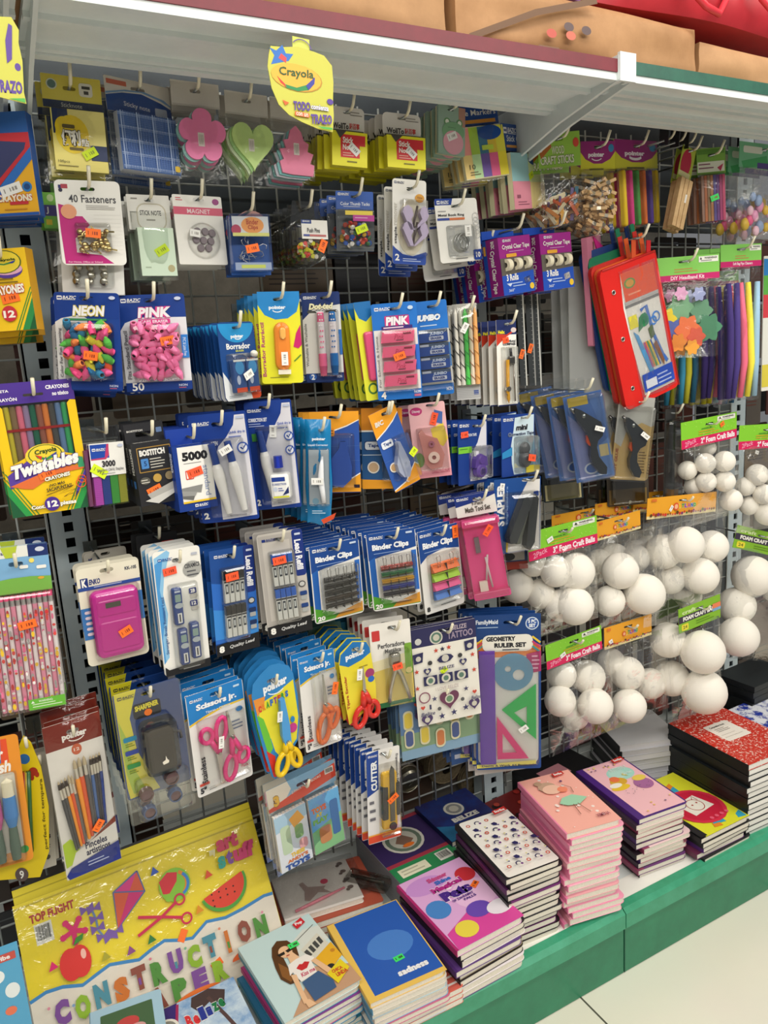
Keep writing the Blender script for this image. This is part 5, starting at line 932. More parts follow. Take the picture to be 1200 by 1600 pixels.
p = Pk('fancy_pencil_pack', 'pencils', 'pack of striped pencils, black and white, green and orange, with grey backing', 'striped pencils pack', (706, 476), (744, 473), (710, 626), -.20)
mb, a = p.card('#c8c4bc', .01, .0012, None); a.R(0, .86, 1, 1, '#c4c4c4').R(.72, .9, .92, .95, '#2f4fa0'); [a.R(0, .865 + i * .018, 1, .87 + i * .018, '#a8a8a8') for i in range(7)]; p.part(mb, 'card')
for i, (c, c2) in enumerate((('#dcd8cc', '#2a2a2a'), ('#dcd8cc', '#2a2a2a'), ('#58c85a', '#3aa44c'), ('#e4d4bc', '#a06a4a'), ('#e8ac6a', '#c8843c'))):
    mb = MB(); x = p.x(.1 + i * .2); mb.lathe([(0, p.z(.04)), (.0042, p.z(.1)), (.0046, p.z(.84)), (0, p.z(.845))], (x, -.006, 0), 'P' + c, (0, 0, 1), 10)
    for k in range(5):
        v = .2 + k * .13; mb.tube([(x + .0047 * math.cos(-PI / 2 + (q / 8 - .5) * PI), -.006 + .0047 * math.sin(-PI / 2 + (q / 8 - .5) * PI) if False else -.006 - .0047 * math.cos((q / 8 - .5) * PI), p.z(v + .07 * q / 8)) if False else (x + .0047 * math.sin((q / 8 - .5) * PI), -.006 - .0047 * math.cos((q / 8 - .5) * PI), p.z(v + .09 * q / 8)) for q in range(9)], .0009, 'P' + c2, 5)
    p.part(mb, 'pencil')
mb = MB(); mb.pillow(p.x(-.02), p.z(.88), p.x(1.02), p.z(0), .012, .001, 'clear', 2, 6, 8, .0006, .05); p.part(mb, 'bag'); p.sticker(.45, .25, PW, 60, .0135, .02, .011); p.done(4, .025, .003)
p = Pk('compass_card', 'drawing compass', 'white card with a drawing compass and yellow pencil, navy and red top', 'drawing compass card', (775, 500), (806, 499), (772, 636), -.225, .0)
mb, a = p.card(WH, .02, .0012, .5, .05); a.R(0, 0, 1, .17, '#1c2a5e').T('Helix', .08, .12, .42, .16, '#e8dc2c', .05).G([(0, .16), (.5, .17), (1, .1), (1, .12), (.4, .21), (0, .3)], '#c83a24').E(.86, .12, .14, '#d8c8c4', .03).T('Metal', .6, .23, .95, .26, '#2a2a34', .02).T('COMPASS', .3, .265, .95, .295, '#2a2a34', .04).R(0, .985, 1, 1.0, '#1c2a5e'); p.part(mb, 'card')
mb = MB(); mb.tube([p.L(.6, .33, .006), p.L(.62, .42, .006)], .0028, 'P#3a3a3c', 8); mb.pad(p.x(.5), p.z(.52), p.x(.8), p.z(.42), -.009, -.003, .003, 'M#7a7874', .2); mb.tube([p.L(.73, .5, .006), p.L(.8, .95, .005)], .0016, 'M#a09a94', 6); p.part(mb, 'compass_legs'); mb = MB(); mb.tube([p.L(.44, .46, .006), p.L(.42, .84, .006), p.L(.44, .92, .006), p.L(.46, .97, .006)], [.0036, .0036, .0034, .0004], 'P#e8a81c', 7); p.part(mb, 'pencil'); mb = MB(); mb.lathe([(.0, -.011), (.005, -.011), (.005, -.003), (0, -.003)], p.L(.42, .8), 'M#a8a49c', (0, 1, 0), 12); mb.tube([p.L(.3, .77, .008), p.L(.24, .83, .008), p.L(.34, .87, .008)], .0012, 'M#c4c0b8', 6); p.part(mb, 'clamp')
p.blister(.2, .31, .92, .97, .013); p.sticker(.44, .235, 'N#ff5a2a', 10, .0015, .015, .011); p.done(6, .023, .001, 0, yj=.02, rl=.008, nocopy=('price_sticker',), dx=-.002)
for i, x in enumerate((806, 820, 829)):
    p = Pk('ruler', 'ruler', ['black ruler in a clear sleeve beside the compass card', 'middle black ruler with an orange sticker', 'black ruler with a white edge, farthest from the compass'][i], ['black ruler by the compass', 'middle black ruler', 'white edged black ruler'][i], (x, 455), (x + 11, 454), (x - 2, 604), -.15 + .006 * i)
    mb = MB(); mb.box(p.x(0), p.x(1), -.001, .001, -p.h, 0, '#34383a'); a = Art(mb, p.w, p.h, -.001); a.R(.82, 0, 1, 1, '#d8d8d0' if i != 1 else '#9a9a96'); [a.R(.6, .05 + k * .045, .8, .055 + k * .045, '#8a8a88') for k in range(20)]; p.part(mb, 'ruler_body')
    if i < 2: p.sticker(.4, .66 if i == 0 else .6, OR, 70, .002, .02, .009)
    p.done(0, hook=False)

# ------------------------------------------------------------------ row 4: staples, correction pens
p = Pk('staple_box', 'staples', 'clear box of coloured staples with a lime price sticker', 'coloured staples box', (137, 694), (192, 689), (148, 793), -.22)
mb = MB(); mb.box(p.x(0), p.x(1), -.001, .022, p.z(1), p.z(.0), 'clear'); mb.box(p.x(-.1), p.x(1.0), .010, .0112, p.z(.0), p.z(-.26), 'clear'); p.part(mb, 'clear_case'); p.slotz = .016; p.slotx = 0
mb = MB(); mb.box(p.x(.01), p.x(.99), -.0018, -.0012, p.z(.52), p.z(.0), '#eceae4'); a = Art(mb, p.w, p.h, -.0018); a.R(.03, .02, .55, .24, '#1d48a8').G([(.5, .02), (.56, .02), (.54, .2), (.45, .26), (.03, .26), (.03, .24), (.42, .23)], '#c03a6a').bazic(.08, .08, .38).T('3000', .32, .28, .7, .38, '#2c2c30', .04).T('Standard (26/6) Staples', .16, .4, .92, .46, '#6a6a6c', .01).bars(.3, .48, .8, 1, '#9a9a98', .03).E(.88, .06, .08, '#c0c8dc', .025); p.part(mb, 'label')
for i, c in enumerate(('#c85ac4', '#3a4f9c', '#4fa84a', '#a8a83a')):
    mb = MB(); mb.box(p.x(.06 + i * .235), p.x(.28 + i * .235), .001, .02, p.z(.98), p.z(.1), 'P' + c); [mb.box(p.x(.06 + i * .235), p.x(.28 + i * .235), .0004, .001, p.z(.53 + q * .03), p.z(.545 + q * .03), 'P' + c) for q in range(15)]; p.part(mb, 'staple_strip')
mb = MB(); mb.box(p.x(-.12), p.x(-.02), .001, .022, p.z(.98), p.z(.1), '#6a3a5a'); p.part(mb, 'side'); p.sticker(.22, .44, LM, -35, .0022, .026, .014); p.done(2, .032, .002, .001, nocopy=('price_sticker',))
p = Pk('staple_box', 'staples', 'black box of staples with gold frame and an orange sticker', 'black staples box', (205, 695), (265, 686), (212, 794), -.225, .12)
D = .025; mb = MB(); mb.box(p.x(0), p.x(1), 0, D, -p.h, 0, '#26262a'); a = Art(mb, p.w, p.h, 0); a.RR(.1, .07, .98, .47, '#a8823c', .02).RR(.12, .085, .965, .455, '#26262a', .02).T('BOSTITCH', .16, .11, .82, .21, '#e8e6e0', .06).RR(.17, .25, .36, .41, '#4a84c4', .02).T('5', .24, .29, .31, .37, '#1c3a6a', .02).bars(.4, .26, .8, 4, '#c8c4b8', .045).E(.2, .6, .13, '#5a5850', .06).bars(.1, .58, .32, 2, '#d0ccc0', .04).E(.52, .58, .11, '#c09a4a').E(.84, .57, .11, '#8a7a5a').G([(.2, .82), (.98, .66), (.98, .78), (.3, .92)], '#b0aea8').G([(.12, .92), (.98, .78), (.99, .84), (.45, .99)], '#d0cec8')
b = Art(mb, D, p.h, 0); b.fx = lambda v: (p.x(0) + v[1], -v[0] + D / 2, v[2]); b.T('BOSTITCH', .3, .08, .75, .5, '#d8d6d0', .05, 0, -90).R(.3, .6, .7, .72, '#3a6fb0')
b = Art(mb, p.w, D, 0); b.fx = lambda v: (v[0], -v[2] , -v[1] * 0 + .0003); b.T('BOSTITCH', .1, .2, .75, .7, '#c8c6c0', .05); p.part(mb, 'box')
mb = MB(); fl = [p.Q(*q) for q in [(-.05, -.16), (.97, -.16), (.97, -.02), (-.05, -.02)]]; hs = [rrpts(p.x(.25), p.z(-.08), p.x(.7), p.z(-.12), .003)]; mb.prism([(p.x(-.02), 0), (p.x(1), 0), (p.x(1), .03), (p.x(-.02), .03)], D - .0012, D, '#2a2a2e', None, [rrpts(p.x(.25), .008, p.x(.7), .016, .003)]); a = Art(mb, p.w, p.h, D - .0012); a.T('BOSTITCH', .04, -.2, .45, -.17, '#d8d6d0', .04).RR(.8, -.2, .95, -.12, '#6a84b0', .02); p.part(mb, 'hang_tab'); p.slotz = .012; p.slotx = 0; p.sticker(.4, .77, OR, 18, .001, .024, .013); p.done(2, .034, .002, .001, nocopy=('price_sticker',))
p = Pk('staple_box', 'staples', 'blue and white box of five thousand staples with an orange sticker', 'blue box of staples', (268, 699), (329, 691), (277, 802), -.235, .1)
mb = MB(); mb.box(p.x(0), p.x(1), 0, D, -p.h, 0, '#14398c'); a = Art(mb, p.w, p.h, 0); a.R(.12, .02, .97, .88, '#f0eee8').T('5000', .22, .1, .88, .24, '#1c1c20', .06).bars(.24, .27, .85, 1, '#8a8a88', .03).T('standard', .72, .33, .86, .8, '#9aa4c0', .02, 0, -90).RR(.26, .38, .46, .52, '#d83a2c', .02).RR(.28, .395, .44, .505, '#f0eee8', .01).G([(.12, .64), (.66, .62), (.6, .74), (.12, .68)], '#8a8a88').G([(.12, .72), (.44, .76), (.38, .84), (.12, .8)], '#6a6a68').G([(.12, .68), (.5, .72), (.44, .78), (.12, .76)], '#9a9a98').R(.12, .85, .97, .88, '#e8c02c').bazic(.4, .91, .34)
b = Art(mb, D, p.h, 0); b.fx = lambda v: (p.x(0) + v[1], -v[0] + D / 2, v[2]); b.T('5000', .3, .1, .75, .4, '#d8dcec', .06, 0, -90)
b = Art(mb, p.w, D, 0); b.fx = lambda v: (v[0], -v[2], .0003); b.T('5000', .2, .2, .8, .8, '#5a6fb8', .06); p.part(mb, 'box'); mb = MB(); mb.box(p.x(.0), p.x(1.0), D - .0012, D, 0, .026, '#1a3f9f'); p.part(mb, 'hang_tab'); p.slotz = .012; p.slotx = 0; p.sticker(.5, .42, 'N#ff5a30', 12, .001, .026, .014); p.done(3, .033, .002, 0, nocopy=('price_sticker',))

def corr_pen(p, u, v0, v1, d=.009, lean=0.0, bk='#f0eeea'):
    mb = MB(); L = (v1 - v0) * p.h; ax = V((lean, 0, -1)); mb.lathe([(0, 0), (.006, .001), (.0065, L * .3, 'P#24438f')], p.L(u, v0, d), 'P#24438f', ax, 14); cp = mb
    mb = MB(); mb.lathe([(.0062, L * .3), (.0085, L * .36, 'P' + bk), (.0095, L * .48, 'P' + bk), (.0078, L * .66, 'P' + bk), (.0058, L * .92, 'P' + bk), (.005, L, 'P' + bk), (0, L, 'P' + bk)], p.L(u, v0, d), 'P' + bk, ax, 16)
    p.part(cp, 'pen_cap', p.part(mb, 'pen_body'))
def corrcard(label, short, tl, tr, bl, title, y, n, two):
    p = Pk('correction_pen_card' if two else 'correction_set_card', 'correction fluid', label, short, tl, tr, bl, y)
    mb, a = p.card('#143a8e', .04, .0012, .5 if two else .42, .1 if two else .06); a.G([(.97, .03), (.8, .03), (.76, .12), (.62, .22), (.46, .3), (.38, .4), (.36, .98), (.97, .96)], '#dcdae2').bazic(.06, .07, .3).T(title, .06, .25 if two else .15, .46, .29 if two else .185, '#e6e8f2', .04, .15).bars(.06, .31 if two else .2, .4, 2, '#a8b4dc', .02)
    a.T('Quick dry in', .66, .17 if two else .2, .95, .2 if two else .23, '#3a5ab0', .02).bars(.66, .22 if two else .25, .95, 1, '#3a5ab0', .02).R(.1, .36 if two else .29, .24, .42 if two else .36, '#3f8a3a').RR(.82, .045, .96, .065, '#b8c0d8', .01).bars(.5, .94, .9, 1, '#7a7a8c', .02).T('2', .05, .9, .14, .96, WH, .05)
    for v in ((.33,) if two else (.33, .46)): a.E(.88, v, .1, '#3a5ab0').E(.88, v, .075, '#e4e4ec').G([(.83, v), (.88, v + .02), (.95, v - .03), (.94, v - .04), (.88, v + .005), (.85, v - .01)], '#1c3f94')
    p.part(mb, 'card'); corr_pen(p, .36 if two else .28, .26, .92, .009, .12)
    if two: corr_pen(p, .64, .25, .9, .009, .12)
    else:
        mb = MB(); c = p.L(.62, .5, .012); mb.lathe([(0, 0), (.0075, 0), (.008, -.02, 'P#2238b0'), (.008, -.0205, 'P#2238b0')], c, 'P#2238b0', (0, 0, 1), 14); p.part(mb, 'bottle_cap')
        mb = MB(); mb.pad(p.x(.40), p.z(.9), p.x(.84), p.z(.655), -.022, -.002, .006, 'P#f2f1ee', .2); a = Art(mb, p.w, p.h, -.022); a.RR(.46, .69, .74, .73, '#1f3f94', .01).T('CORRECTION', .46, .745, .76, .765, '#2f4f9c', .02).E(.52, .8, .05, '#c8d0e0').G([(.8, .78), (.8, .84), (.66, .86)], '#24326a').R(.46, .865, .8, .88, '#d8d83a').bars(.58, .79, .7, 2, '#5a6ab0', .02); p.part(mb, 'bottle')
    p.blister(.2, .23, .9, .95, .019); p.sticker(.62 if two else .56, .33 if two else .28, PW, 25 if two else 85, .0195 if two else .002, .021, .012); p.done(n, .03, .004, nocopy=('price_sticker',)); return p
corrcard('blue card of two correction pens with a white price sticker', 'two correction pens card', (292, 650), (383, 641), (322, 818), 'CORRECTION PEN', -.205, 3, True)
corrcard('blue card with correction pen and bottle, round clock marks', 'correction pen and bottle card', (380, 629), (454, 623), (404, 797), 'CORRECTION SET', -.2, 2, False)
p = Pk('correction_pen_bag', 'correction fluid', 'bright blue crinkled bag holding a white correction pen, front of its row', 'blue correction pen bag', (476, 655), (516, 655), (494, 818), -.225)
mb = MB(); mb.pillow(p.x(0), p.z(1), p.x(1.02), p.z(0), .010, .004, 'P#1b7fb8', 4, 12, 24, .0022, .1); p.part(mb, 'bag'); mb = MB(); mb.pad(p.x(.12), p.z(.82), p.x(.98), p.z(.26), -.018, -.008, .004, 'clear', .1); p.part(mb, 'window'); mb = MB(); mb.box(p.x(.15), p.x(.94), -.0118, -.0114, p.z(.8), p.z(.28), '#aab4bc'); a = Art(mb, p.w, p.h, -.0118); a.T('pointer', .3, .165, .82, .2, '#e8f2fa', .05).T('Liquid Corrector', .14, .225, .92, .25, '#e0ecf6', .02).E(.4, .77, .13, '#7fa8c0').bars(.25, .86, .8, 2, '#c0dcec', .02).G([(.6, .95), (1.2, .88), (1.1, .94), (.7, .99)], '#d8502c'); p.part(mb, 'insert'); mb = MB(); mb.tube([p.L(.7, .34, .0155), p.L(.66, .42, .0155), p.L(.62, .56, .016), p.L(.68, .66, .016), p.L(.74, .78, .0155)], [.0015, .0045, .006, .005, .0045], 'P#eceef2', 10); p.part(mb, 'pen'); p.slotz = p.z(.1); p.slotx = 0; p.sticker(.5, .57, PW, 0, .0225, .021, .012); p.done(4, .022, .003, nocopy=('price_sticker',), dx=-.002)

def biccard(p, a, tape_u=.0):
    a.G([(0, .0), (1, 0), (1, .1), (.75, .17), (.4, .24), (0, .3)], '#f0a226').G([(0, .3), (.4, .24), (.75, .17), (1, .1), (1, .11), (.75, .185), (.4, .255), (0, .315)], '#f2efe8')
    for q in (.25, .55, .8): a.R(q, .32, q + .006, .86, '#4f74b8')
    for q in (.42, .6): a.R(.0, q, 1, q + .004, '#4f74b8')
    a.G([(0, .97), (.5, .93), (.8, .83), (1, .76), (1, .99), (0, .99)], '#f0a226').G([(0, .96), (.5, .92), (.8, .82), (1, .75), (1, .765), (.8, .835), (.5, .935), (0, .975)], '#f2efe8')
def mouse(p, u0, v0, s, c, name='correction_roller'):
    mb = MB(); pts = [(u0, v0), (u0 + .1 * s, v0 + .0 * s), (u0 + .14 * s, v0 + .1 * s), (u0 + .22 * s, v0 + .3 * s), (u0 + .2 * s, v0 + .46 * s), (u0 + .02 * s, v0 + .56 * s), (u0 - .22 * s, v0 + .53 * s), (u0 - .36 * s, v0 + .42 * s), (u0 - .34 * s, v0 + .3 * s), (u0 - .14 * s, v0 + .16 * s), (u0 - .03 * s, v0 + .08 * s)]
    mb.prism([p.Q(*q) for q in pts], -.014, -.001, c); p.part(mb, name)
p = Pk('correction_tape_card', 'correction tape', 'orange and blue card with a large dark blue correction roller', 'dark blue correction roller card', (483, 644), (560, 642), (489, 771), -.205)
mb, a = p.card('#2a52a4', .05, .0012, .5, .07); biccard(p, a); a.RR(.27, .2, .5, .3, '#e8902a', .04).T('BIC', .33, .225, .47, .27, '#1c1c24', .04).R(.86, .9, .98, .94, '#2a1c2c'); p.part(mb, 'card'); mouse(p, .62, .36, 1.0, 'P#3358b0'); mb = MB(); mb.box(p.x(.62), p.x(.72), -.012, -.004, p.z(.42), p.z(.36), 'P#e8e4dc'); p.part(mb, 'nib', [q for q in p.parts if q.name.startswith('correction_roller')][0]); p.blister(.22, .26, .9, .93, .018); p.done(2, .03, .006)
p = Pk('correction_tape_card', 'correction tape', 'orange and blue tape card hanging straight, half behind the tilted one', 'straight orange and blue tape card', (564, 638), (628, 637), (568, 764), -.185)
mb, a = p.card('#24568c', .05, .0012, .5, .07); a.R(0, 0, 1, .27, '#d8861c').G([(0, .88), (1, .9), (1, 1), (0, 1)], '#f0a226').R(0, .27, 1, .29, '#f2efe8').RR(.06, .4, .5, .52, '#1a3f74', .06).RR(.08, .41, .48, .51, '#e0e4ea', .06).T('Tape', .15, .435, .44, .49, '#1c3f84', .04).R(.02, .57, .5, .58, '#c8d4e4').E(.28, .73, .15, '#e8e4dc').E(.28, .73, .12, '#c8a884'); p.part(mb, 'card'); p.blister(.5, .4, .95, .9, .014); p.done(2, .03)
p = Pk('correction_tape_card', 'correction tape', 'tilted orange and blue tape card with a lime price sticker', 'tilted orange and blue tape card', (575, 650), (616, 630), (618, 771), -.225)
mb, a = p.card('#2f5aac', .1, .0012, .55, .06); biccard(p, a); a.T('BIC', .1, .11, .42, .17, '#e8e4da', .05, .1).RR(.08, .36, .5, .45, '#e4e8f0', .06).T('Tape', .15, .38, .44, .43, '#1c3f84', .04).E(.25, .7, .16, '#e8e4dc').E(.25, .7, .12, '#c8a070'); p.part(mb, 'card'); mouse(p, .55, .42, .8, 'T#c8d0e8'); mb = MB(); mb.lathe([(.003, -.006), (.009, -.006), (.009, .004), (.003, .004)], p.L(.6, .7, .006), 'P#f0eee6', (0, 1, 0), 16); p.part(mb, 'tape_reel'); p.blister(.4, .36, 1.0, .92, .018); p.sticker(.92, .60, LM, 30, .019, .017, .013); p.done(1, .05, .004)
p = Pk('correction_tape_card', 'correction tape', 'pale pink card with a clear pink correction roller and red sticker', 'pale pink correction tape card', (637, 633), (694, 626), (656, 748), -.2)
mb, a = p.card('#eeb9bc', .06, .0012, .6, .04); a.E(.2, .1, .17, '#c43a78', .055).T('Disney', .09, .08, .32, .125, '#f4e0e8', .02, .1).G([(.55, .35), (.9, .28), (1, .5), (.85, .6), (.6, .52)], '#e8d04a').G([(.7, .1), (.92, .14), (.88, .3), (.66, .26)], '#4a6ab0').R(.0, .9, 1, 1, '#e89aa8').T('CORRECTION TAPE', .45, .91, .95, .95, '#b03a5c', .03).E(.15, .75, .14, '#7a9a5a', .1); p.part(mb, 'card')
mb = MB(); mb.prism([p.Q(*q) for q in [(.2, .38), (.3, .34), (.4, .42), (.7, .48), (.85, .7), (.75, .86), (.45, .88), (.3, .8), (.26, .6)]], -.013, -.001, 'T#e8a8a0'); p.part(mb, 'correction_roller'); mb = MB(); mb.lathe([(.004, -.004), (.011, -.004), (.011, .002), (.004, .002)], p.L(.55, .72, .014), 'P#ecd0c4', (0, 1, 0), 20); mb.lathe([(.002, -.004), (.006, -.004), (.006, .002), (.002, .002)], p.L(.52, .54, .014), 'P#a86a7c', (0, 1, 0), 16); p.part(mb, 'tape_reel'); p.blister(.14, .32, .95, .92, .02); p.sticker(.67, .22, 'N#ff5a30', 70, .002, .024, .012); p.done(1, .04)
p = Pk('correction_tape_card', 'correction tape', 'navy card with a purple correction roller, two like it behind', 'purple correction roller card', (715, 659), (761, 655), (716, 760), -.22)
mb, a = p.card('#173b88', .04, .0012, .6, .09); a.G([(.97, .03), (.84, .03), (.8, .12), (.66, .35), (.5, .48), (.42, .6), (.4, .95), (.97, .95)], '#dedce4').bazic(.06, .05, .32).T('CORRECTION TAPE', .08, .2, .62, .245, '#dfe4f2', .03).R(.0, .4, .45, .5, '#7ac43a').bars(.05, .43, .4, 1, '#3a6a2a', .03).bars(.45, .93, .9, 1, '#8a8a9c', .02); p.part(mb, 'card')
mb = MB(); c = p.L(.64, .62); mb.prism([p.Q(*q) for q in [(.52, .54), (.62, .52), (.82, .58), (.86, .72), (.42, .74), (.46, .6)]], -.0125, -.001, 'P#6448a0'); mb.lathe([(0, -.016), (.008, -.0155), (.0105, -.012), (.0105, -.001)], p.L(.64, .62), 'P#6a4aa4', (0, 1, 0), 20); mb.lathe([(0, -.016), (.012, -.0155), (.0145, -.012), (.0145, -.001)], p.L(.64, .79), 'P#6f4fac', (0, 1, 0), 22); p.part(mb, 'correction_roller'); mb = MB(); mb.lathe([(0, -.0175), (.0075, -.0165), (.009, -.0155)], p.L(.64, .8), 'T#8a74b4', (0, 1, 0), 18); [mb.box(c.x - .005 + q * .004, c.x - .003 + q * .004, -.0182, -.0172, p.z(.84), p.z(.76), '#4a3a7a') for q in range(3)]; p.part(mb, 'window'); mb = MB(); mb.box(p.x(.5), p.x(.6), -.008, -.002, p.z(.56), p.z(.48), 'P#e8e4ec'); p.part(mb, 'nib', [q for q in p.parts if q.name.startswith('correction_roller')][0]); p.blister(.36, .4, .97, .92, .021); p.sticker(.2, .21, 'N#ff5a38', 3, .002, .021, .012); p.done(3, .02, .002, 0, yj=.02, nocopy=('price_sticker',), dx=-.001)
p = Pk('correction_tape_card', 'correction tape', 'light blue and navy card with a mini grey correction roller', 'mini grey correction roller card', (783, 650), (835, 645), (782, 747), -.215)
mb, a = p.card('#1c3f8f', .03, .0012, .6, .06); a.G([(.98, .02), (.4, .05), (.36, .25), (.28, .5), (.3, .8), (.36, .98), (.96, .98)], '#cfe2ec').G([(.98, .4), (.98, .98), (.6, .98), (.85, .7)], '#8fc4e0').bazic(.06, .05, .3).T('mini', .42, .17, .78, .26, '#2a2c34', .06, .15, 0, '#e8eef2', .03).T('Correction Tape', .18, .29, .98, .36, '#2a3a5a', .04, .15, 0, '#dfe8f0', .03).G([(0, .6), (.3, .52), (.3, .66), (0, .7)], '#2f8ac4').R(.72, .86, .96, .98, '#e8d42c'); p.part(mb, 'card'); mb = MB(); mb.ball(p.L(.63, .56, .006), .0125, 'P#5a5c5e', 16, 12, (1, .8, 1.1)); mb.ball(p.L(.64, .74, .006), .015, 'P#55575a', 16, 12, (1, .8, 1.2)); p.part(mb, 'correction_roller'); p.blister(.36, .36, .96, .96, .022); p.sticker(.66, .71, 'N#ff5a30', -10, .024, .021, .014); p.done(2, .03, .003, nocopy=('price_sticker',), dx=-.002)

# hot glue guns
def gun(p, s=1.0):
    mb = MB(); pts = [(.18, .27), (.24, .24), (.36, .27), (.8, .42), (.84, .48), (.8, .56), (.66, .6), (.6, .66), (.62, .76), (.78, .88), (.74, .95), (.6, .94), (.44, .84), (.4, .74), (.46, .62), (.4, .5), (.22, .36)]
    mb.prism([p.Q(*q) for q in pts], -.022, -.003, 'P#34383c'); mb.tube([p.L(.22, .28, .013), p.L(.1, .23, .013)], [.005, .003], 'M#8a8a88', 8); mb.ball(p.L(.4, .33, .018), .006, 'M#9aa0a0', 10, 8); p.part(mb, 'glue_gun'); mb = MB(); mb.prism([p.Q(*q) for q in [(.4, .54), (.46, .5), (.56, .64), (.54, .7), (.38, .6)]], -.018, -.006, 'P#d8562c'); p.part(mb, 'trigger', p.parts[-1])
p = Pk('glue_gun_pack', 'glue gun', 'blue and yellow clear pack with a black glue gun, tilted, front of its row', 'blue glue gun pack', (876, 603), (936, 590), (925, 750), -.235)
mb, a = p.card('#4674c2', .01, .001, .5, .07, v0=.12); a.R(.1, .14, .62, .23, '#e8c82c').G([(.05, .3), (.5, .5), (.6, .98), (.12, .98)], '#8a94d0').G([(.62, .14), (1, .14), (1, .5), (.8, .4)], '#5a84cc').G([(.6, .7), (1, .6), (1, .98), (.5, .98)], '#6a94d8').R(.72, .66, .95, .78, '#e8d49a').E(.45, .88, .2, '#d8e0f4', .06).E(.45, .88, .15, '#3a6ac0', .045); p.part(mb, 'card'); gun(p)
mb = MB(); mb.prism(rrpts(p.x(-.03), p.z(1.02), p.x(1.03), p.z(-.01), .006), -.002, -.001, 'clear', None, [rrpts(p.x(.38), p.z(.1), p.x(.62), p.z(.06), .003)]); mb.pad(p.x(.03), p.z(.99), p.x(.97), p.z(.13), -.03, -.002, .008, 'clear', .1); p.part(mb, 'clamshell'); p.slotz = p.z(.08); p.slotx = 0; p.sticker(.72, .48, PW, -25, .031, .02, .01); p.done(3, .04, .003, -.003, rl=.02, nocopy=('price_sticker',), dx=-.01)
p = Pk('glue_gun_pack', 'glue gun', 'tan and clear pack with a black glue gun below the red pouch', 'tan glue gun pack', (968, 619), (1024, 622), (983, 750), -.215)
mb, a = p.card('#e8c47c', .02, .001, .5, .06); a.G([(0, 0), (1, 0), (1, .35), (.7, .3), (.3, .42), (.2, .6), (0, .55)], '#dcdad4').T('HOT GLUE', .06, .62, .14, .95, '#b0402a', .03, 0, 90).bars(.72, .65, .95, 8, '#8a6a3a', .035); p.part(mb, 'card'); gun(p)
mb = MB(); mb.prism(rrpts(p.x(-.04), p.z(1.02), p.x(1.04), p.z(-.01), .006), -.002, -.001, 'clear'); mb.pad(p.x(.03), p.z(.98), p.x(.97), p.z(.1), -.03, -.002, .008, 'clear', .1); p.part(mb, 'clamshell'); p.sticker(.72, .44, PW, -35, .031, .02, .01); p.done(3, .04, .003, nocopy=('price_sticker',))
p = Pk('glue_gun_pack', 'glue gun', 'dark clear pack on its side between the glue guns and the foam balls', 'dark pack by the foam balls', (1040, 640), (1058, 636), (1042, 806), -.185, .6)
mb, a = p.card('#2c2a28', .04, .002, None); a.R(.3, .4, .5, .6, '#d8d4cc').R(.85, 0, 1, 1, '#8a6a4a'); p.part(mb, 'card'); p.blister(.05, .1, .95, .95, .02, 'smoke'); p.done(0, hook=True)
# ------------------------------------------------------------------ row 5: calculator, leads, binder clips, math set, stapler
p = Pk('calculator_card', 'calculator', 'cream card with a magenta pocket calculator and an orange sticker', 'magenta calculator card', (117, 891), (215, 873), (139, 1043), -.205)
mb, a = p.card('#e6e0cc', .08, .0012, .48, .055); a.RR(.05, .1, .17, .2, '#1c2f74', .01).T('K', .07, .11, .15, .19, WH, .06).T('ENKO', .18, .12, .36, .175, '#1c2f74', .04, .2).T('KK-105', .77, .055, .96, .09, '#2a3450', .03).R(0, .19, 1, .225, '#2a4a94').bars(.25, .198, .85, 1, '#c0c8dc', .02).R(.0, .4, .16, .72, '#3a74b4').R(.9, .32, 1, .62, '#3a74b4')
for i in range(5): a.RR(.05, .43 + i * .055, .16, .46 + i * .055, '#d8c8d4', .03)
p.part(mb, 'card'); mb = MB(); mb.pad(p.x(.15), p.z(.93), p.x(.92), p.z(.24), -.015, -.001, .012, 'P#d01f9c', .1, 6); mb.pad(p.x(.22), p.z(.5), p.x(.86), p.z(.33), -.0165, -.012, .006, 'P#cc1c98', .1); mb.pad(p.x(.22), p.z(.86), p.x(.86), p.z(.55), -.0163, -.012, .006, 'P#cc1c98', .05); p.part(mb, 'calculator'); mb = MB(); mb.box(p.x(.36), p.x(.6), -.0178, -.0165, p.z(.41), p.z(.36), 'P#4a4a3e'); p.part(mb, 'display', p.parts[-1])
p.blister(.12, .22, .95, .95, .019); p.sticker(.62, .68, OR, 22, .0195, .021, .014); p.done(3, .02, .004, nocopy=('price_sticker',))
p2 = Pk('calculator_card', 'calculator', 'older cream calculator card hanging deeper behind the magenta calculator', 'calculator card deeper on the hook', (130, 866), (196, 852), (144, 976), -.07); mb, a = p2.card('#c8c2b4', .08, .0012, .5); a.R(0, .2, 1, .26, '#2a4a94').T('K', .1, .08, .2, .18, '#1c2f74', .05); p2.part(mb, 'card'); mb = MB(); mb.pad(p2.x(.1), p2.z(.95), p2.x(.9), p2.z(.3), -.014, -.001, .01, 'P#7a4a6a', .2); p2.part(mb, 'calculator'); p2.done(1, .02, hook=False)

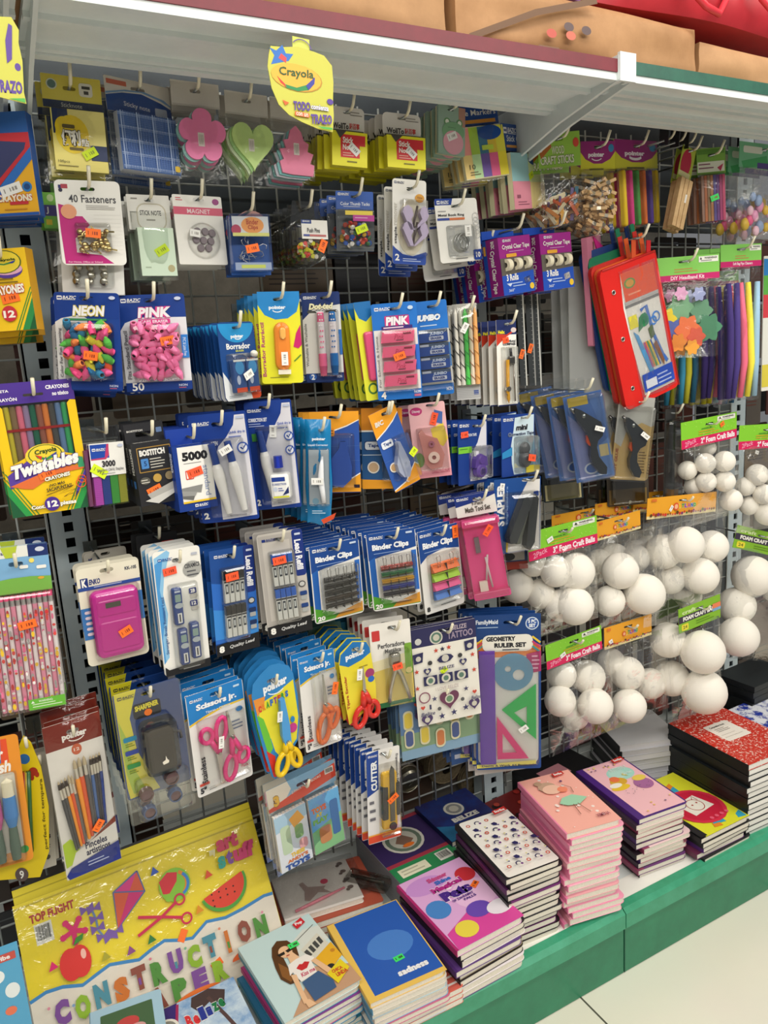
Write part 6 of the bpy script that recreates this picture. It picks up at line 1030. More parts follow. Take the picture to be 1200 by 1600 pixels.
def lead(p, u0, v0, u1, v1, k='P#e4e4de', cap='P#1d2f74', d=.009, band=None):
    mb = MB(); mb.pad(p.x(u0), p.z(v1), p.x(u1), p.z(v0), -d, -.001, .001, k, .15, 2); a = Art(mb, p.w, p.h, -d); h = v1 - v0
    a.R(u0, v0 + h * .3, u1, v0 + h * .36, '#3a3a3e').R(u0 + (u1 - u0) * .2, v0 + h * .4, u1 - (u1 - u0) * .2, v0 + h * .7, '#2c3440').R(u0 + (u1 - u0) * .35, v0 + h * .46, u1 - (u1 - u0) * .35, v0 + h * .64, '#d8dcd8')
    mb.box(p.x(u0), p.x(u1), -d - .0004, -.001, p.z(v0 + h * .28), p.z(v0), cap); p.part(mb, 'lead_tube')
p = Pk('lead_refill_card', 'pencil leads', 'white and blue wave card with three blue lead tubes', 'white and blue wave leads card', (237, 864), (311, 851), (258, 1058), -.215)
mb, a = p.card(WH, .08, .0012, .5, .09); a.G([(.02, .05), (.3, .0), (.36, .02), (.2, .2), (.14, .34), (.2, .5), (.12, .7), (.14, .85), (.02, .9)], '#8fc4e8').G([(.02, .1), (.2, .06), (.08, .3), (.14, .5), (.04, .7), (.06, .88), (.02, .9)], '#4f9ad8').bazic(.1, .06, .3, '#1f4f9c', '#e8ecf2').E(.8, .18, .2, '#a8a8a4', .065).T('CERAMICS', .64, .135, .96, .17, '#3a3a40', .03, 0, 0, None, .03, .005).bars(.68, .19, .94, 2, '#5a5a5e', .03).RR(.8, .05, .93, .07, '#b8bcc8', .01).T('Stronger, Break Resistant Lead', .08, .36, .16, .82, '#2f4f8c', .01, 0, 90)
for i, t in enumerate(('2B', '12')): a.RR(.68, .33 + i * .1, .84, .375 + i * .1, '#1f2f7c', .02).T(t, .71, .338 + i * .1, .81, .368 + i * .1, WH, .04).RR(.7, .38 + i * .1, .85, .41 + i * .1, '#c0bcb4', .02)
a.G([(0.02, .92), (.1, .95), (1, .93), (1, 1), (.02, 1)], '#17171c').bars(.4, .965, .9, 1, '#c8c8c8', .02); p.part(mb, 'card')
for u, v in ((.3, .3), (.34, .63), (.6, .6)):
    mb = MB(); mb.pad(p.x(u), p.z(v + .3), p.x(u + .2), p.z(v), -.01, -.001, .004, 'P#2a4588', .2); a = Art(mb, p.w, p.h, -.01); a.RR(u + .04, v + .02, u + .16, v + .035, '#c8d0e0', .01).RR(u + .04, v + .05, u + .16, v + .11, '#8fa8a0', .02).E(u + .11, v + .14, .09, '#b8c0c4', .022).R(u + .06, v + .2, u + .15, v + .28, '#e8e8e4').R(u + .09, v + .21, u + .12, v + .27, '#3a3a3c'); p.part(mb, 'lead_tube')
p.blister(.24, .27, .86, .96, .013); p.sticker(.32, .165, 'N#ff5a38', 5, .002, .023, .013); p.done(3, .024, .002, nocopy=('price_sticker',), dx=-.002)
def leadcard(label, short, tl, tr, bl, base, tube, y, side):
    p = Pk('lead_refill_card', 'pencil leads', label, short, tl, tr, bl, y)
    mb, a = p.card(base, .06, .0012, .46, .07)
    if side: a.R(0, .0, .78, .88, '#194a94').G([(0, .3), (1, .4), (1, .88), (0, .88)], '#2a6ac4').G([(0, .55), (1, .65), (1, .86), (0, .84)], '#3a8ad8')
    else: a.R(.02, .02, .76, .88, '#b0aaa4').R(.1, .08, .7, .84, '#c4beb6')
    a.RR(.76, .0, 1, .45, '#17307c', .06).T('Lead Refill', .8, .1, .95, .39, '#f0f0f4', .04, 0, -90).bazic(.1, .05, .3, '#f0f0f4' if side else '#17307c', '#17307c').RR(.82, .035, .95, .055, '#c8d0e4', .01).G([(0, .89), (1, .85), (1, 1), (0, 1)], '#15151a').T('8', .06, .905, .18, .97, WH, .06).T('Quality Lead', .3, .915, .88, .955, '#e0e0e0', .02, .15, 0, None, .03, .015).E(.87, .53, .08, '#2a2a2e', .03).E(.87, .53, .06, '#c0c0bc', .022)
    for i in range(2): a.RR(.8, .6 + i * .12, .96, .64 + i * .12, '#1f3f7c' if not side else '#1a2f5c', .02).RR(.81, .645 + i * .12, .95, .685 + i * .12, '#a8aaa8', .02)
    p.part(mb, 'card')
    for r in range(2):
        for i in range(4): lead(p, .24 + i * .118, .2 + r * .33, .345 + i * .118, .5 + r * .33, 'P#dcdcd6', tube)
    p.blister(.2, .17, .76, .87, .014); p.sticker(.4, .25, 'N#ff5a2c', 4, .0145, .024, .014); p.done(3, .024, .003, nocopy=('price_sticker',), dx=-.002); return p
leadcard('blue lead refill card with eight black capped tubes', 'black lead refill card', (326, 862), (395, 850), (339, 1027), '#194a94', 'P#1c1c20', -.21, True)
leadcard('silver and blue lead refill card with eight blue capped tubes', 'blue lead refill card', (400, 837), (471, 825), (420, 998), '#c4beb6', 'P#1f5fc0', -.215, False)

def clipcard(label, short, tl, tr, bl, cols, n, num, neon, y):
    p = Pk('binder_clip_card', 'binder clips', label, short, tl, tr, bl, y)
    mb, a = p.card('#e8e6e2', .06, .0012, .48, .07)
    a.G([(.01, .0), (.99, 0), (.99, .24), (.7, .27), (.3, .3), (.01, .34)] if not neon else [(.01, 0), (.99, 0), (.99, .3), (.6, .26), (.2, .3), (.01, .38)], '#164690')
    if num == '20' and len(set(cols)) > 2: a.G([(.02, .34), (.14, .3), (.14, .95), (.02, .97)], '#1f5fb0').G([(.02, .8), (.5, .92), (.98, .88), (.98, .98), (.02, .98)], '#4f9a2c').G([(.5, .92), (.98, .84), (.98, .97), (.4, .98)], '#d8942c').R(.88, .28, .98, .8, '#2a6ac0')
    a.bazic(.06, .04, .28).T('Binder Clips', .1, .14, .84, .235, '#f0f2f6', .05).bars(.12, .255, .84, 1, '#9ab4e0', .02).RR(.8, .03, .93, .055, '#c0d0e8', .01).T(num, .05, .91, .2 if len(num) > 1 else .13, .97, '#1c1c20' if not (num == '20' and len(set(cols)) > 2) else WH, .05).bars(.4, .925, .92, 1, '#3a3a40', .02).T('Quality', .89, .34, .96, .5, '#5a5a60', .01, 0, -90)
    p.part(mb, 'card'); m = len(cols); v0, v1 = .42, .86
    for i, c in enumerate(cols):
        v = v0 + (v1 - v0) * (i + .35) / m; hh = p.h * .46 / m * (.5 if neon else .38); x0, x1 = p.x(.22), p.x(.86); two = 2 if neon else 4
        mb = MB(); zc = p.z(v)
        if neon: mb.add([(x0, -.004, zc - hh), (x1, -.004, zc - hh), (x1, -.016, zc - hh * .6), (x0, -.016, zc - hh * .6), (x1, -.004, zc + hh), (x0, -.004, zc + hh)], [(0, 1, 2, 3), (3, 2, 4, 5), (1, 4, 2), (0, 3, 5)], 'P' + c)
        else: mb.add([(x0, -.004, zc - hh), (x1, -.004, zc - hh), (x1, -.0145, zc + hh * .2), (x0, -.0145, zc + hh * .2), (x1, -.004, zc + hh), (x0, -.004, zc + hh)], [(0, 1, 2, 3), (3, 2, 4, 5), (1, 4, 2), (0, 3, 5)], 'P' + c)
        mb.tube([(x0, -.013, zc + hh * .9), (x1, -.013, zc + hh * .9)], .0011, 'P' + c, 6); [mb.box(p.x(.22 + .64 * (q + 1) / two) - .0004, p.x(.22 + .64 * (q + 1) / two) + .0004, -.0162, -.004, zc - hh * .8, zc + hh * .8, 'P#3a3a3c') for q in range(two - 1)]
        row = p.part(mb, 'clip_row')
        if i == 0 or neon and i < 1:
            for q in range(two):
                u = .22 + .64 * (q + .5) / two; dx = .05 if neon else .035; mb = MB(); mb.tube([p.L(u - dx * .5, v - .01, .012), p.L(u - dx * .8, v - .09, .012), p.L(u - dx, v - .13, .012), p.L(u - dx * .3, v - .155, .012), p.L(u + dx * .4, v - .15, .012), p.L(u + dx, v - .125, .012), p.L(u + dx * .7, v - .08, .012), p.L(u + dx * .5, v - .01, .012)], .0009, 'M#d8d8d6', 6); p.part(mb, 'clip_handle', row)
    p.blister(.16, .29, .9, .9, .019); p.done(n, .0205, .003, -.0006, nocopy=('price_sticker',), rl=.02, yj=.04, dx=-.0015); return p
p = clipcard('white and blue binder clip card with black clips', 'black binder clips card', (482, 856), (560, 840), (493, 976), ['#3a3836', '#3a3836', '#3c3a38', '#4a4038', '#3a3836'], 9, '20', False, -.225)
p = clipcard('blue binder clip card with red, green, yellow and blue clips', 'four colour binder clips card', (571, 836), (648, 824), (584, 956), ['#a8342c', '#2a7a4a', '#e0a82c', '#2f3f9c', '#2a2a34'], 9, '20', False, -.225)
p = clipcard('binder clip card with neon orange, green, pink and blue clips', 'neon binder clips card', (651, 833), (714, 816), (665, 962), ['#f0742c', '#a8d82c', '#f05a9c', '#4a84d8'], 9, '8', True, -.22)
p.sticker(.92, .1, OR, 88, .002, .026, .014)

p = Pk('math_set', 'math set', 'pink plastic math tool box under a white and blue header, orange sticker', 'pink math tool box', (709, 778), (772, 766), (737, 936), -.215)
mb, a = p.card('#e4e0da', .02, .001, .55, .05, .2); a.G([(0, 0), (1, 0), (1, .03), (.6, .07), (0, .1)], '#17307c').bazic(.05, .02, .3).T('9-Piece', .4, .07, .68, .105, '#5a544c', .02).T('Math Tool Set', .22, .115, .84, .165, '#4a443c', .03); p.part(mb, 'header_card')
mb = MB(); mb.pad(p.x(.05), p.z(1.0), p.x(.98), p.z(.22), -.022, -.0005, .007, 'clear', .1); mb.pad(p.x(.07), p.z(.99), p.x(.96), p.z(.23), -.003, -.0002, .006, 'P#e8448c', .1); mb.pad(p.x(.05), p.z(1.0), p.x(.98), p.z(.93), -.02, -.0005, .004, 'T#f060a0', .1); mb.pad(p.x(.05), p.z(.29), p.x(.98), p.z(.22), -.02, -.0005, .004, 'T#f060a0', .1); p.part(mb, 'plastic_case')
mb = MB(); mb.tube([p.L(.5, .6, .012), p.L(.56, .9, .012)], .0022, 'P#d8c8c8', 6); mb.tube([p.L(.56, .58, .012), p.L(.44, .82, .012)], .0022, 'P#d8c8c8', 6); p.part(mb, 'compass'); mb = MB(); mb.box(p.x(.3), p.x(.42), -.012, -.006, p.z(.55), p.z(.4), 'P#7a6a70'); p.part(mb, 'sharpener'); mb = MB(); mb.box(p.x(.25), p.x(.45), -.013, -.006, p.z(.95), p.z(.83), 'P#ece4d4'); p.part(mb, 'eraser'); p.sticker(.66, .34, 'N#ff5a2a', 50, .0226, .024, .012); p.done(2, .03, .003, .002, nocopy=('price_sticker',))
for i in range(2):
    q = Pk('card_pack', 'stationery card', ['dark card with pale rim hanging above the math tool box', 'brown rimmed card behind the dark card'][i], ['dark pale rimmed card', 'brown rimmed card'][i], (688 - 6 * i, 772 - 3 * i), (752, 752 - 3 * i), (700, 860), -.15 + .03 * i); mb, a = q.card(['#d8ccc0', '#a08a78'][i], .06, .0015, .5); a.RR(.03, .03, .97, .97, ['#24242a', '#4a3a34'][i], .05); q.part(mb, 'card'); q.done(0, hook=False)
p = Pk('stapler_card', 'stapler', 'blue and white card with a black mini stapler', 'black stapler card', (772, 750), (845, 743), (772, 868), -.225)
mb, a = p.card('#194a90', .03, .0012, .7, .04); a.G([(.98, .0), (.75, .02), (.55, .25), (.35, .55), (.28, .72), (.25, .98), (.98, .98)], '#dedad6').G([(.98, .0), (.75, .02), (.73, .05), (.98, .04)], '#2a2a2e').T('STAPLER', .06, .06, .22, .62, '#f0f0f0', .05, 0, 90).T('Engrapadora', .25, .1, .3, .6, '#8fb0e0', .01, 0, 90).RR(.84, .2, .95, .27, '#1f3f8c', .02).R(.9, .32, .95, .38, '#a84a2c').G([(.25, .8), (.3, .8), (.28, .98), (.25, .98)], '#e8c83a').bars(.75, .5, .8, 1, '#8a8a88', .3); p.part(mb, 'card')
mb = MB(); mb.prism([p.Q(*q) for q in [(.52, .24), (.62, .22), (.7, .3), (.36, .84), (.24, .84), (.2, .76)]], -.022, -.003, 'P#3a3e42'); mb.prism([p.Q(*q) for q in [(.66, .25), (.78, .22), (.84, .28), (.76, .86), (.66, .96), (.58, .9)]], -.02, -.003, 'P#2f3337'); mb.lathe([(0, -.024), (.005, -.023), (.005, -.003)], p.L(.65, .26), 'P#4a4e52', (0, 1, 0), 12); p.part(mb, 'stapler'); mb = MB(); mb.prism([p.Q(*q) for q in [(.58, .46), (.63, .46), (.46, .86), (.38, .86)]], -.018, -.004, 'M#8a9088'); p.part(mb, 'staple_track'); p.blister(.18, .18, .9, .97, .026); p.sticker(.16, .1, PW, 80, .002, .015, .011); p.done(2, .035, .003)
q = Pk('stapler_card', 'stapler', 'dark stapler pack with a red lower edge, under the black stapler card', 'dark stapler pack with red edge', (772, 790), (822, 786), (776, 892), -.15); mb, a = q.card('#2a3a6a', .03, .0012, None); a.R(0, .88, 1, 1, '#8a2a1c').R(.1, .4, .9, .86, '#b8b4ac').E(.4, .8, .2, '#2a2a2c', .06); q.part(mb, 'card'); q.done(0, hook=False)

for tl, tr, bl, y, c, l, s in (((212, 838), (276, 829), (222, 930), -.11, ('#1f2022', '#c8302c', '#3a3a3c'), 'black pack with a red sticker hanging between the calculator and the leads', 'black pack by the leads'),
    ((842, 690), (905, 682), (850, 786), -.115, ('#22303a', '#22303a', '#ddd09c'), 'dark pack with cream base hanging below the blue glue gun packs', 'cream based dark pack'), ((946, 700), (1012, 694), (952, 792), -.11, ('#4a4238', '#b09a5a', '#8a7040'), 'tan and brown pack hanging below the tan glue gun pack', 'tan brown pack')):
    p = Pk('card_pack', 'stationery card', l, s, tl, tr, bl, y); mb, a = p.card(c[0], .04, .0015, .5); a.R(.05, .72, .95, .98, c[2]).RR(.6, .14, .9, .3, c[1], .02).bars(.1, .4, .8, 3, '#6a6a68', .07); p.part(mb, 'card'); p.blister(.1, .35, .9, .97, .012, 'smoke'); p.done(1, .03)

# ------------------------------------------------------------------ foam balls
def foam(label, short, tl, tr, hb, kind, balls, y, title='', n=0, st=None, copies=()):
    """tl, tr, hb: header corners (left top, right top, left bottom); balls: px x, y, radius, depth behind the header plane"""
    p = Pk('foam_ball_bag', 'foam balls', label, short, tl, tr, hb, y, 0.0); p.slotz = p.z(.25); p.slotx = 0
    hs = [rrpts(-.014, p.z(.29), .014, p.z(.2), .003)]; mb = MB()
    mb.prism([p.Q(*q) for q in [(0, 0), (1, 0), (1, 1), (0, 1)]], 0, .0012, {'g': '#86cc34', 'y': '#eaa42a', 'f': '#84b82e'}[kind], None, hs); a = Art(mb, p.w, p.h, 0, hs)
    if kind == 'g':
        a.R(0, .66, 1, 1, '#d81f5c').T(title, .34, .71, .96, .93, '#f6ecf0', .04).T('2Pack', .06, .76, .26, .95, '#f0a8c0', .01, 0, 0, None, .03, .12).RR(.64, .04, .97, .22, '#f0efe6', .01).T('WARNING:', .73, .07, .94, .14, '#1c1c1c', .04).bars(.68, .17, .94, 1, '#6a6a68', .05).G([(.66, .15), (.71, .15), (.685, .06)], '#1c1c1c').bars(.35, .36, .62, 1, '#4f8a2c', .1).bars(.3, .45, .68, 2, '#d8a02c', .09)
        rr = random.Random(2)
        for _ in range(34): a.E(rr.uniform(.02, .98), rr.uniform(.05, .62), .006, '#b0e06a', None, 0, 360, 6)
    elif kind == 'y':
        rr = random.Random(5)
        a.R(0, .86, 1, 1, '#ead9a0')
        for i, ch in enumerate('ARTLAND'):
            u = .4 + i * .042; a.T(ch, u, .42, u + .036, .62, ('#d8442c', '#e8c81c', '#3f9a3c', '#8a4ab4', '#c83a8a', '#2f6fc0', '#3fa84c')[i], .08, 0, 0, '#f4e4c0', .06)
        a.E(.4, .52, .04, '#d8542c').E(.4, .52, .025, '#f0b48a').R(.05, .06, .12, .18, '#d8742c')
        for i in range(28): a.E(.05 + i * .033, .82 + rr.uniform(-.05, .04), rr.uniform(.010, .02), rr.choice(('#8a3a1c', '#c8342c', '#4a6a2c', '#7a2a6a', '#5a3a1c')), None, 0, 360, 8)
    else: a.R(0, .34, 1, .62, '#3a2f44').T('FOAM CRAFT BALLS', .1, .39, .92, .57, '#f2f0e8', .06).T('craft', .08, .12, .4, .28, '#d8e8b0', .03).RR(.06, .68, .22, .94, '#e8d83a', .02).T('24', .09, .74, .19, .88, '#7a7a2a', .03).bars(.4, .72, .85, 2, '#5f8a1c', .1).RR(.8, .3, 1, .5, '#e8825a', .01).R(.8, .5, 1, .62, '#7fa8d0')
    p.part(mb, 'header_card'); M = (Matrix.Translation(p.loc) @ Euler((0, p.roll, 0)).to_matrix().to_4x4()).inverted(); ext = [1, -1, 1, -1]
    for (bx, by, r, d) in balls:
        c = P(bx, by, y + d); rr = 1.06 * r / FPX * sum((c - CAM)[i] * RC[i][2] for i in range(3)); mb = MB(); mb.ball((0, 0, 0), rr, 'F#f2ede3', 26, 16); o = p.part(mb, 'foam_ball'); o.location = M @ c; l = o.location
        ext = [min(ext[0], l.x - rr), max(ext[1], l.x + rr), min(ext[2], l.z - rr), 0]
    x0, x1 = min(ext[0] - .006, p.x(.04)), max(ext[1] + .006, p.x(.96)); dd = max(M @ P(b[0], b[1], y + b[3]) for b in balls) if False else .028
    mb = MB(); mb.pillow(x0, p.z(.97), x1, ext[2] - .012, dd, .024, 'bag', sum(map(ord, short)), 16, 20, .004, .3); p.part(mb, 'bag')
    if st: p.sticker(*st)
    p.done(0, tip=.008); return p
foam('green headed bag of two inch foam balls with an orange sticker, left of the pair', 'two inch foam balls bag', (1064, 661), (1151, 643), (1065, 703), 'g', [(1102, 724, 15, .0), (1132, 721, 15.5, -.01), (1103, 753, 15, .0), (1132, 752, 15.5, -.008), (1142, 781, 16.5, -.004), (1074, 735, 14, .03), (1084, 760, 14, .03), (1106, 700, 12, .03)], -.2, '2" Foam Craft Balls', 1, (.72, .36, OR, 25, .002, .015, .011))
foam('green headed bag of two inch foam balls at the right edge of the photo', 'two inch foam balls bag at the edge', (1156, 665), (1240, 660), (1157, 703), 'g', [(1183, 742, 16, .0), (1193, 772, 15, -.01), (1165, 760, 14, .02), (1199, 802, 18, -.01), (1170, 790, 14, .02), (1215, 748, 16, .0)], -.205, '2" Foam Craft Balls', 1, (.32, 1.15, PW, -15, .004, .014, .009))
foam('green headed bag of three inch foam balls, upper of the two green headed bags', 'upper three inch foam balls bag', (824, 833), (932, 805), (830, 877), 'g', [(900, 893, 27.5, .0), (898, 947, 28, -.016), (868, 893, 23, .015), (876, 946, 24, .015), (844, 928, 22, .045), (834, 880, 20, .05), (808, 916, 25, .075)], -.2, '3" Foam Craft Balls', 1, (.3, .42, PW, 20, .002, .017, .011))
foam('green headed bag of three inch foam balls, lower of the two green headed bags', 'lower three inch foam balls bag', (852, 1009), (939, 977), (868, 1042), 'g', [(877, 1054, 22, .032), (919, 1058, 25, .03), (875, 1095, 23, .01), (930, 1103, 26, -.012), (897, 1117, 22, .045)], -.205, '3" Foam Craft Balls', 1, (.28, .62, PW, 20, .002, .016, .01))
foam('orange headed foam balls bag in the middle, just right of the upper green header', 'middle orange headed foam balls bag', (932, 816), (1000, 797), (938, 844), 'y', [(969, 892, 27, .0), (1007, 928, 30, -.02), (952, 939, 23, .01), (994, 872, 20, .05)], -.19, '', 1)
foam('orange headed foam balls bag with a white sticker, highest of the orange ones', 'top orange headed foam balls bag', (1012, 779), (1120, 768), (1020, 811), 'y', [(1071, 851, 27, -.015), (1112, 854, 24, .0), (1094, 900, 27, -.015), (1036, 862, 26, .03), (1047, 905, 22, .03), (1075, 930, 20, .035)], -.2, '', 2, (.33, .58, PW, 55, .002, .015, .009))
foam('orange headed foam balls bag beside the lower green headed bag', 'lower orange headed foam balls bag', (944, 982), (1018, 959), (950, 1014), 'y', [(980, 1052, 25, .022), (1016, 1068, 22.5, .02), (983, 1103, 25, -.01), (955, 1034, 20, .05)], -.195, '', 1, (.12, .7, PW, 20, .002, .012, .011))
foam('lime headed foam craft balls bag with two large balls beside the post', 'lime headed foam balls bag', (1060, 953), (1125, 928), (1060, 991), 'f', [(1098, 1019, 32, -.02), (1100, 1081, 32.5, -.02), (1044, 1000, 26, .05), (1049, 1060, 26, .05)], -.24, '', 1)
foam('lime headed foam craft balls bag cut by the right edge', 'lime headed foam balls bag at the edge', (1153, 820), (1228, 838), (1153, 857), 'f', [(1151, 946, 27, .02), (1154, 995, 29, -.02), (1176, 900, 30, .0), (1215, 915, 26, .0)], -.19, '', 0)
for i, (tl, tr, bl, l, s) in enumerate((((862, 806), (962, 786), (866, 826), 'orange header of a foam balls bag behind the upper green header', 'orange header behind the green one'), ((930, 788), (1010, 776), (934, 812), 'orange header of a foam balls bag behind the middle orange bag', 'orange header behind the middle bag'), ((990, 772), (1060, 764), (994, 800), 'orange header peeking out left of the top orange header', 'orange header left of the top one'))):
    foam(l, s, tl, tr, bl, 'y', [((tl[0] + tr[0]) / 2 - 10, bl[1] + 60, 22, .02), ((tl[0] + tr[0]) / 2 + 25, bl[1] + 55, 22, .02)], -.10 - .01 * i, '', 0)

# ------------------------------------------------------------------ row 6: sharpener, scissors, punch, tattoo sheet, rulers
p = Pk('sharpener_pack', 'pencil sharpener', 'yellow and blue pack with a smoky crank sharpener in clear plastic', 'smoky crank sharpener pack', (175, 1087), (278, 1058), (206, 1292), -.225)
mb, a = p.card('#183f82', .05, .0012, .52, .05, .8); a.G([(.02, .0), (.35, .0), (.2, .2), (.24, .45), (.4, .66), (.5, .78), (.04, .79), (.02, .7)], '#e8dc28').G([(.03, .2), (.12, .35), (.14, .55), (.3, .76), (.1, .76), (.04, .6)], '#b4cc34').bazic(.06, .03, .25, '#2a2a34', '#e8dc28').RR(.26, .11, .68, .22, '#24242a', .04).T('SHARPENER', .29, .125, .65, .165, '#e8dc3a', .05, 0, 0, None, .03, .01).E(.48, .19, .06, '#e0742c', .025)
for i, c in enumerate(('#2f7fa0', '#3a4a94', '#3a8a4a')): a.RR(.06, .33 + i * .1, .26, .365 + i * .1, c, .02).bars(.08, .38 + i * .1, .22, 2, '#6a7a2c', .015)
p.part(mb, 'card')
mb = MB(); mb.pad(p.x(.3), p.z(.64), p.x(.84), p.z(.24), -.03, -.001, .012, 'smoke', .15, 6); mb.pad(p.x(.36), p.z(.62), p.x(.78), p.z(.32), -.024, -.002, .006, 'P#4a443c', .15); p.part(mb, 'sharpener_body'); mb = MB(); mb.tube([p.L(.76, .36, .012), p.L(.9, .38, .012), p.L(.9, .43, .012)], .0028, 'P#5a5a5c', 8); p.part(mb, 'crank_handle', p.parts[-1]); mb = MB(); mb.prism([p.Q(*q) for q in [(.53, .53), (.58, .52), (.59, .49), (.61, .52), (.63, .53), (.62, .545), (.54, .55)]], -.0312, -.0305, '#e8e0d0'); p.part(mb, 'mark')
for i, (u, v) in enumerate(((.27, .78), (.68, .72), (.28, .92), (.7, .86))):
    mb = MB(); mb.lathe([(.009, -.012), (.0115, -.012), (.0125, -.002)], p.L(u, v), 'T#8a6a68' if i < 2 else 'P#5a6a90', (0, 1, 0), 20); mb.lathe([(0, -.008), (.009, -.009)], p.L(u, v), 'P#7a5a5c', (0, 1, 0), 16); p.part(mb, 'spare_cap')
mb = MB(); mb.prism(rrpts(p.x(-.01), p.z(1.0), p.x(1.02), p.z(.0), .006), -.0012, -.0008, 'clear', None, [rrpts(p.x(.44), p.z(.065), p.x(.6), p.z(.04), .002)]); mb.pad(p.x(.12), p.z(.985), p.x(.96), p.z(.66), -.016, -.001, .008, 'clear', .15); p.part(mb, 'clamshell'); p.done(5, .036, .003, -.001, rl=.015)

def loop(cx, cz, rx, rz, ang=0.0, n=16):
    ca, sa = math.cos(ang), math.sin(ang); return [(cx + rx * math.cos(2 * PI * i / n) * ca - rz * math.sin(2 * PI * i / n) * sa, cz + rx * math.cos(2 * PI * i / n) * sa + rz * math.sin(2 * PI * i / n) * ca) for i in range(n)]
def scis(p, piv, tip, hl, hr, c, y=-.007, rr=.0042, c2=None, bw=.05):
    """open loops hl, hr = (u, v, ru, rv, angle); piv/tip in u, v"""
    for s, hd in ((-1, hl), (1, hr)):
        mb = MB(); cc = p.L(hd[0], hd[1]); lp = loop(cc.x, cc.z, hd[2] * p.w, hd[3] * p.h, math.radians(hd[4])); mb.tube([(x, y - .001 * s, z) for x, z in lp], rr, c, 8, True)
        pv = p.L(*piv); near = min(lp, key=lambda q: (q[0] - pv.x) ** 2 + (q[1] - pv.z) ** 2); mb.tube([(near[0], y - .001 * s, near[1]), ((near[0] * .5 + pv.x * .5), y - .001 * s, (near[1] * .5 + pv.z * .5)), (pv.x, y - .001 * s, pv.z)], [rr * 1.15, rr * 1.3, rr * 1.1], c, 8); p.part(mb, 'handle')
    if tip:
        t = p.L(*tip); pv = p.L(*piv); d = (t - pv).normalized(); nn = V((-d.z, 0, d.x))
        mb = MB(); w0 = p.w * bw; mb.prism([(pv.x - nn.x * w0, pv.z - nn.z * w0), (pv.x + nn.x * w0, pv.z + nn.z * w0), (t.x + nn.x * w0 * .3, t.z + nn.z * w0 * .3), (t.x - nn.x * w0 * .3, t.z - nn.z * w0 * .3)], y - .0015, y + .0015, c2 or 'M#b8b6b0'); p.part(mb, 'blade')
    mb = MB(); mb.lathe([(0, y - .006), (.003, y - .006), (.003, y)], V(p.L(*piv)) + V((0, .0, 0)), 'M#a8a6a0', (0, 1, 0), 10); p.part(mb, 'pivot')
def sjcard(label, short, tl, tr, bl, y):
    p = Pk('scissors_card', 'scissors', label, short, tl, tr, bl, y); mb, a = p.card('#e8e6e2', .05, .0012, .52, .06)
    a.G([(.01, 0), (.99, 0), (.99, .2), (.6, .2), (.25, .24), (.01, .28)], '#1f7fc8').G([(.99, .2), (.6, .2), (.25, .24), (.01, .28), (.01, .3), (.25, .26), (.6, .22), (.99, .215)], '#e8c43a').bazic(.06, .05, .22).RR(.82, .04, .93, .06, '#c0dcf0', .01).T('Scissors jr.', .15, .105, .86, .18, '#f2f4f6', .05).T('Tijeras • Ciseaux', .3, .195, .74, .225, '#d8e8f4', .02).T('Stainless', .1, .62, .2, .88, '#2c2c34', .02, 0, 90).T('5"', .05, .91, .16, .97, '#2c2c34', .05).R(.05, .87, .22, .895, '#c84a3a').bars(.2, .93, .34, 2, '#7a7a7c', .02); a.E(.88, .28, .06, '#2f7fc0', .025).bars(.72, .38, .92, 3, '#5a6a8a', .035); return p, mb, a
p, mb, a = sjcard('white and blue scissors card with two hot pink scissors', 'pink scissors card', (289, 1090), (378, 1059), (310, 1248), -.225); a.T('Combo', .78, .8, .93, .83, '#c84a6a', .02).T('Pack', .8, .84, .93, .87, '#c84a6a', .02); p.part(mb, 'card')
scis(p, (.42, .62), (.42, .92), (.25, .42, .1, .07, 12), (.5, .4, .09, .115, -12), 'P#f0388c'); scis(p, (.66, .5), (.62, .24), (.58, .8, .1, .12, -14), (.82, .72, .09, .07, -20), 'P#f0388c', -.011); p.blister(.12, .26, .94, .93, .017); p.sticker(.44, .5, PW, 82, .0175, .022, .01); p.done(5, .026, .003, -.001, rl=.02, nocopy=('price_sticker',))
p = Pk('scissors_card', 'scissors', 'rounded blue and yellow card with blue craft scissors on yellow handles', 'yellow handled craft scissors card', (388, 1062), (456, 1038), (412, 1226), -.23)
out = [(.02, .16), (.08, .06), (.25, .0), (.5, -.06), (.72, -.05), (.92, .0), (1.0, .08), (1.04, .3), (1.0, .55), (.9, .72), (.6, .86), (.4, .96), (.28, 1.0), (.2, .96), (.12, .75), (.04, .45)]
mb, a = p.card('#2f84c4', .05, .0012, .5, .08, pts=out); a.G([(.1, .26), (.5, .22), (.98, .14), (.99, .5), (.88, .7), (.5, .84), (.36, .74), (.3, .6), (.24, .62), (.2, .5), (.14, .5), (.12, .4)], '#e8dc34').G([(.06, .34), (.2, .4), (.28, .56), (.32, .7), (.2, .76), (.14, .6)], '#6abf3a').G([(.04, .2), (.3, .2), (.26, .28), (.08, .36)], '#e8923a').G([(.16, .7), (.34, .78), (.3, .98), (.24, .97)], '#d0342c').T('pointer', .28, .1, .84, .2, '#f0f4f8', .06, 0, 0, None, .03, .03).ring(.55, .16, .2, .025, '#f0f4f8', 210, 330, .05)
for i, ch in enumerate('CRAFTERS'): a.T(ch, .12 + i * .09, .27 - i * .008, .19 + i * .09, .33 - i * .008, ('#d8442c', '#e8862c', '#3a9a3c', '#2a6ac0', '#8a3aa0', '#d8442c', '#3a9a3c', '#2a6ac0')[i], .06)
a.E(.82, .58, .1, '#c83a8a', .045).E(.84, .5, .05, '#2a84c4', .03); p.part(mb, 'card')
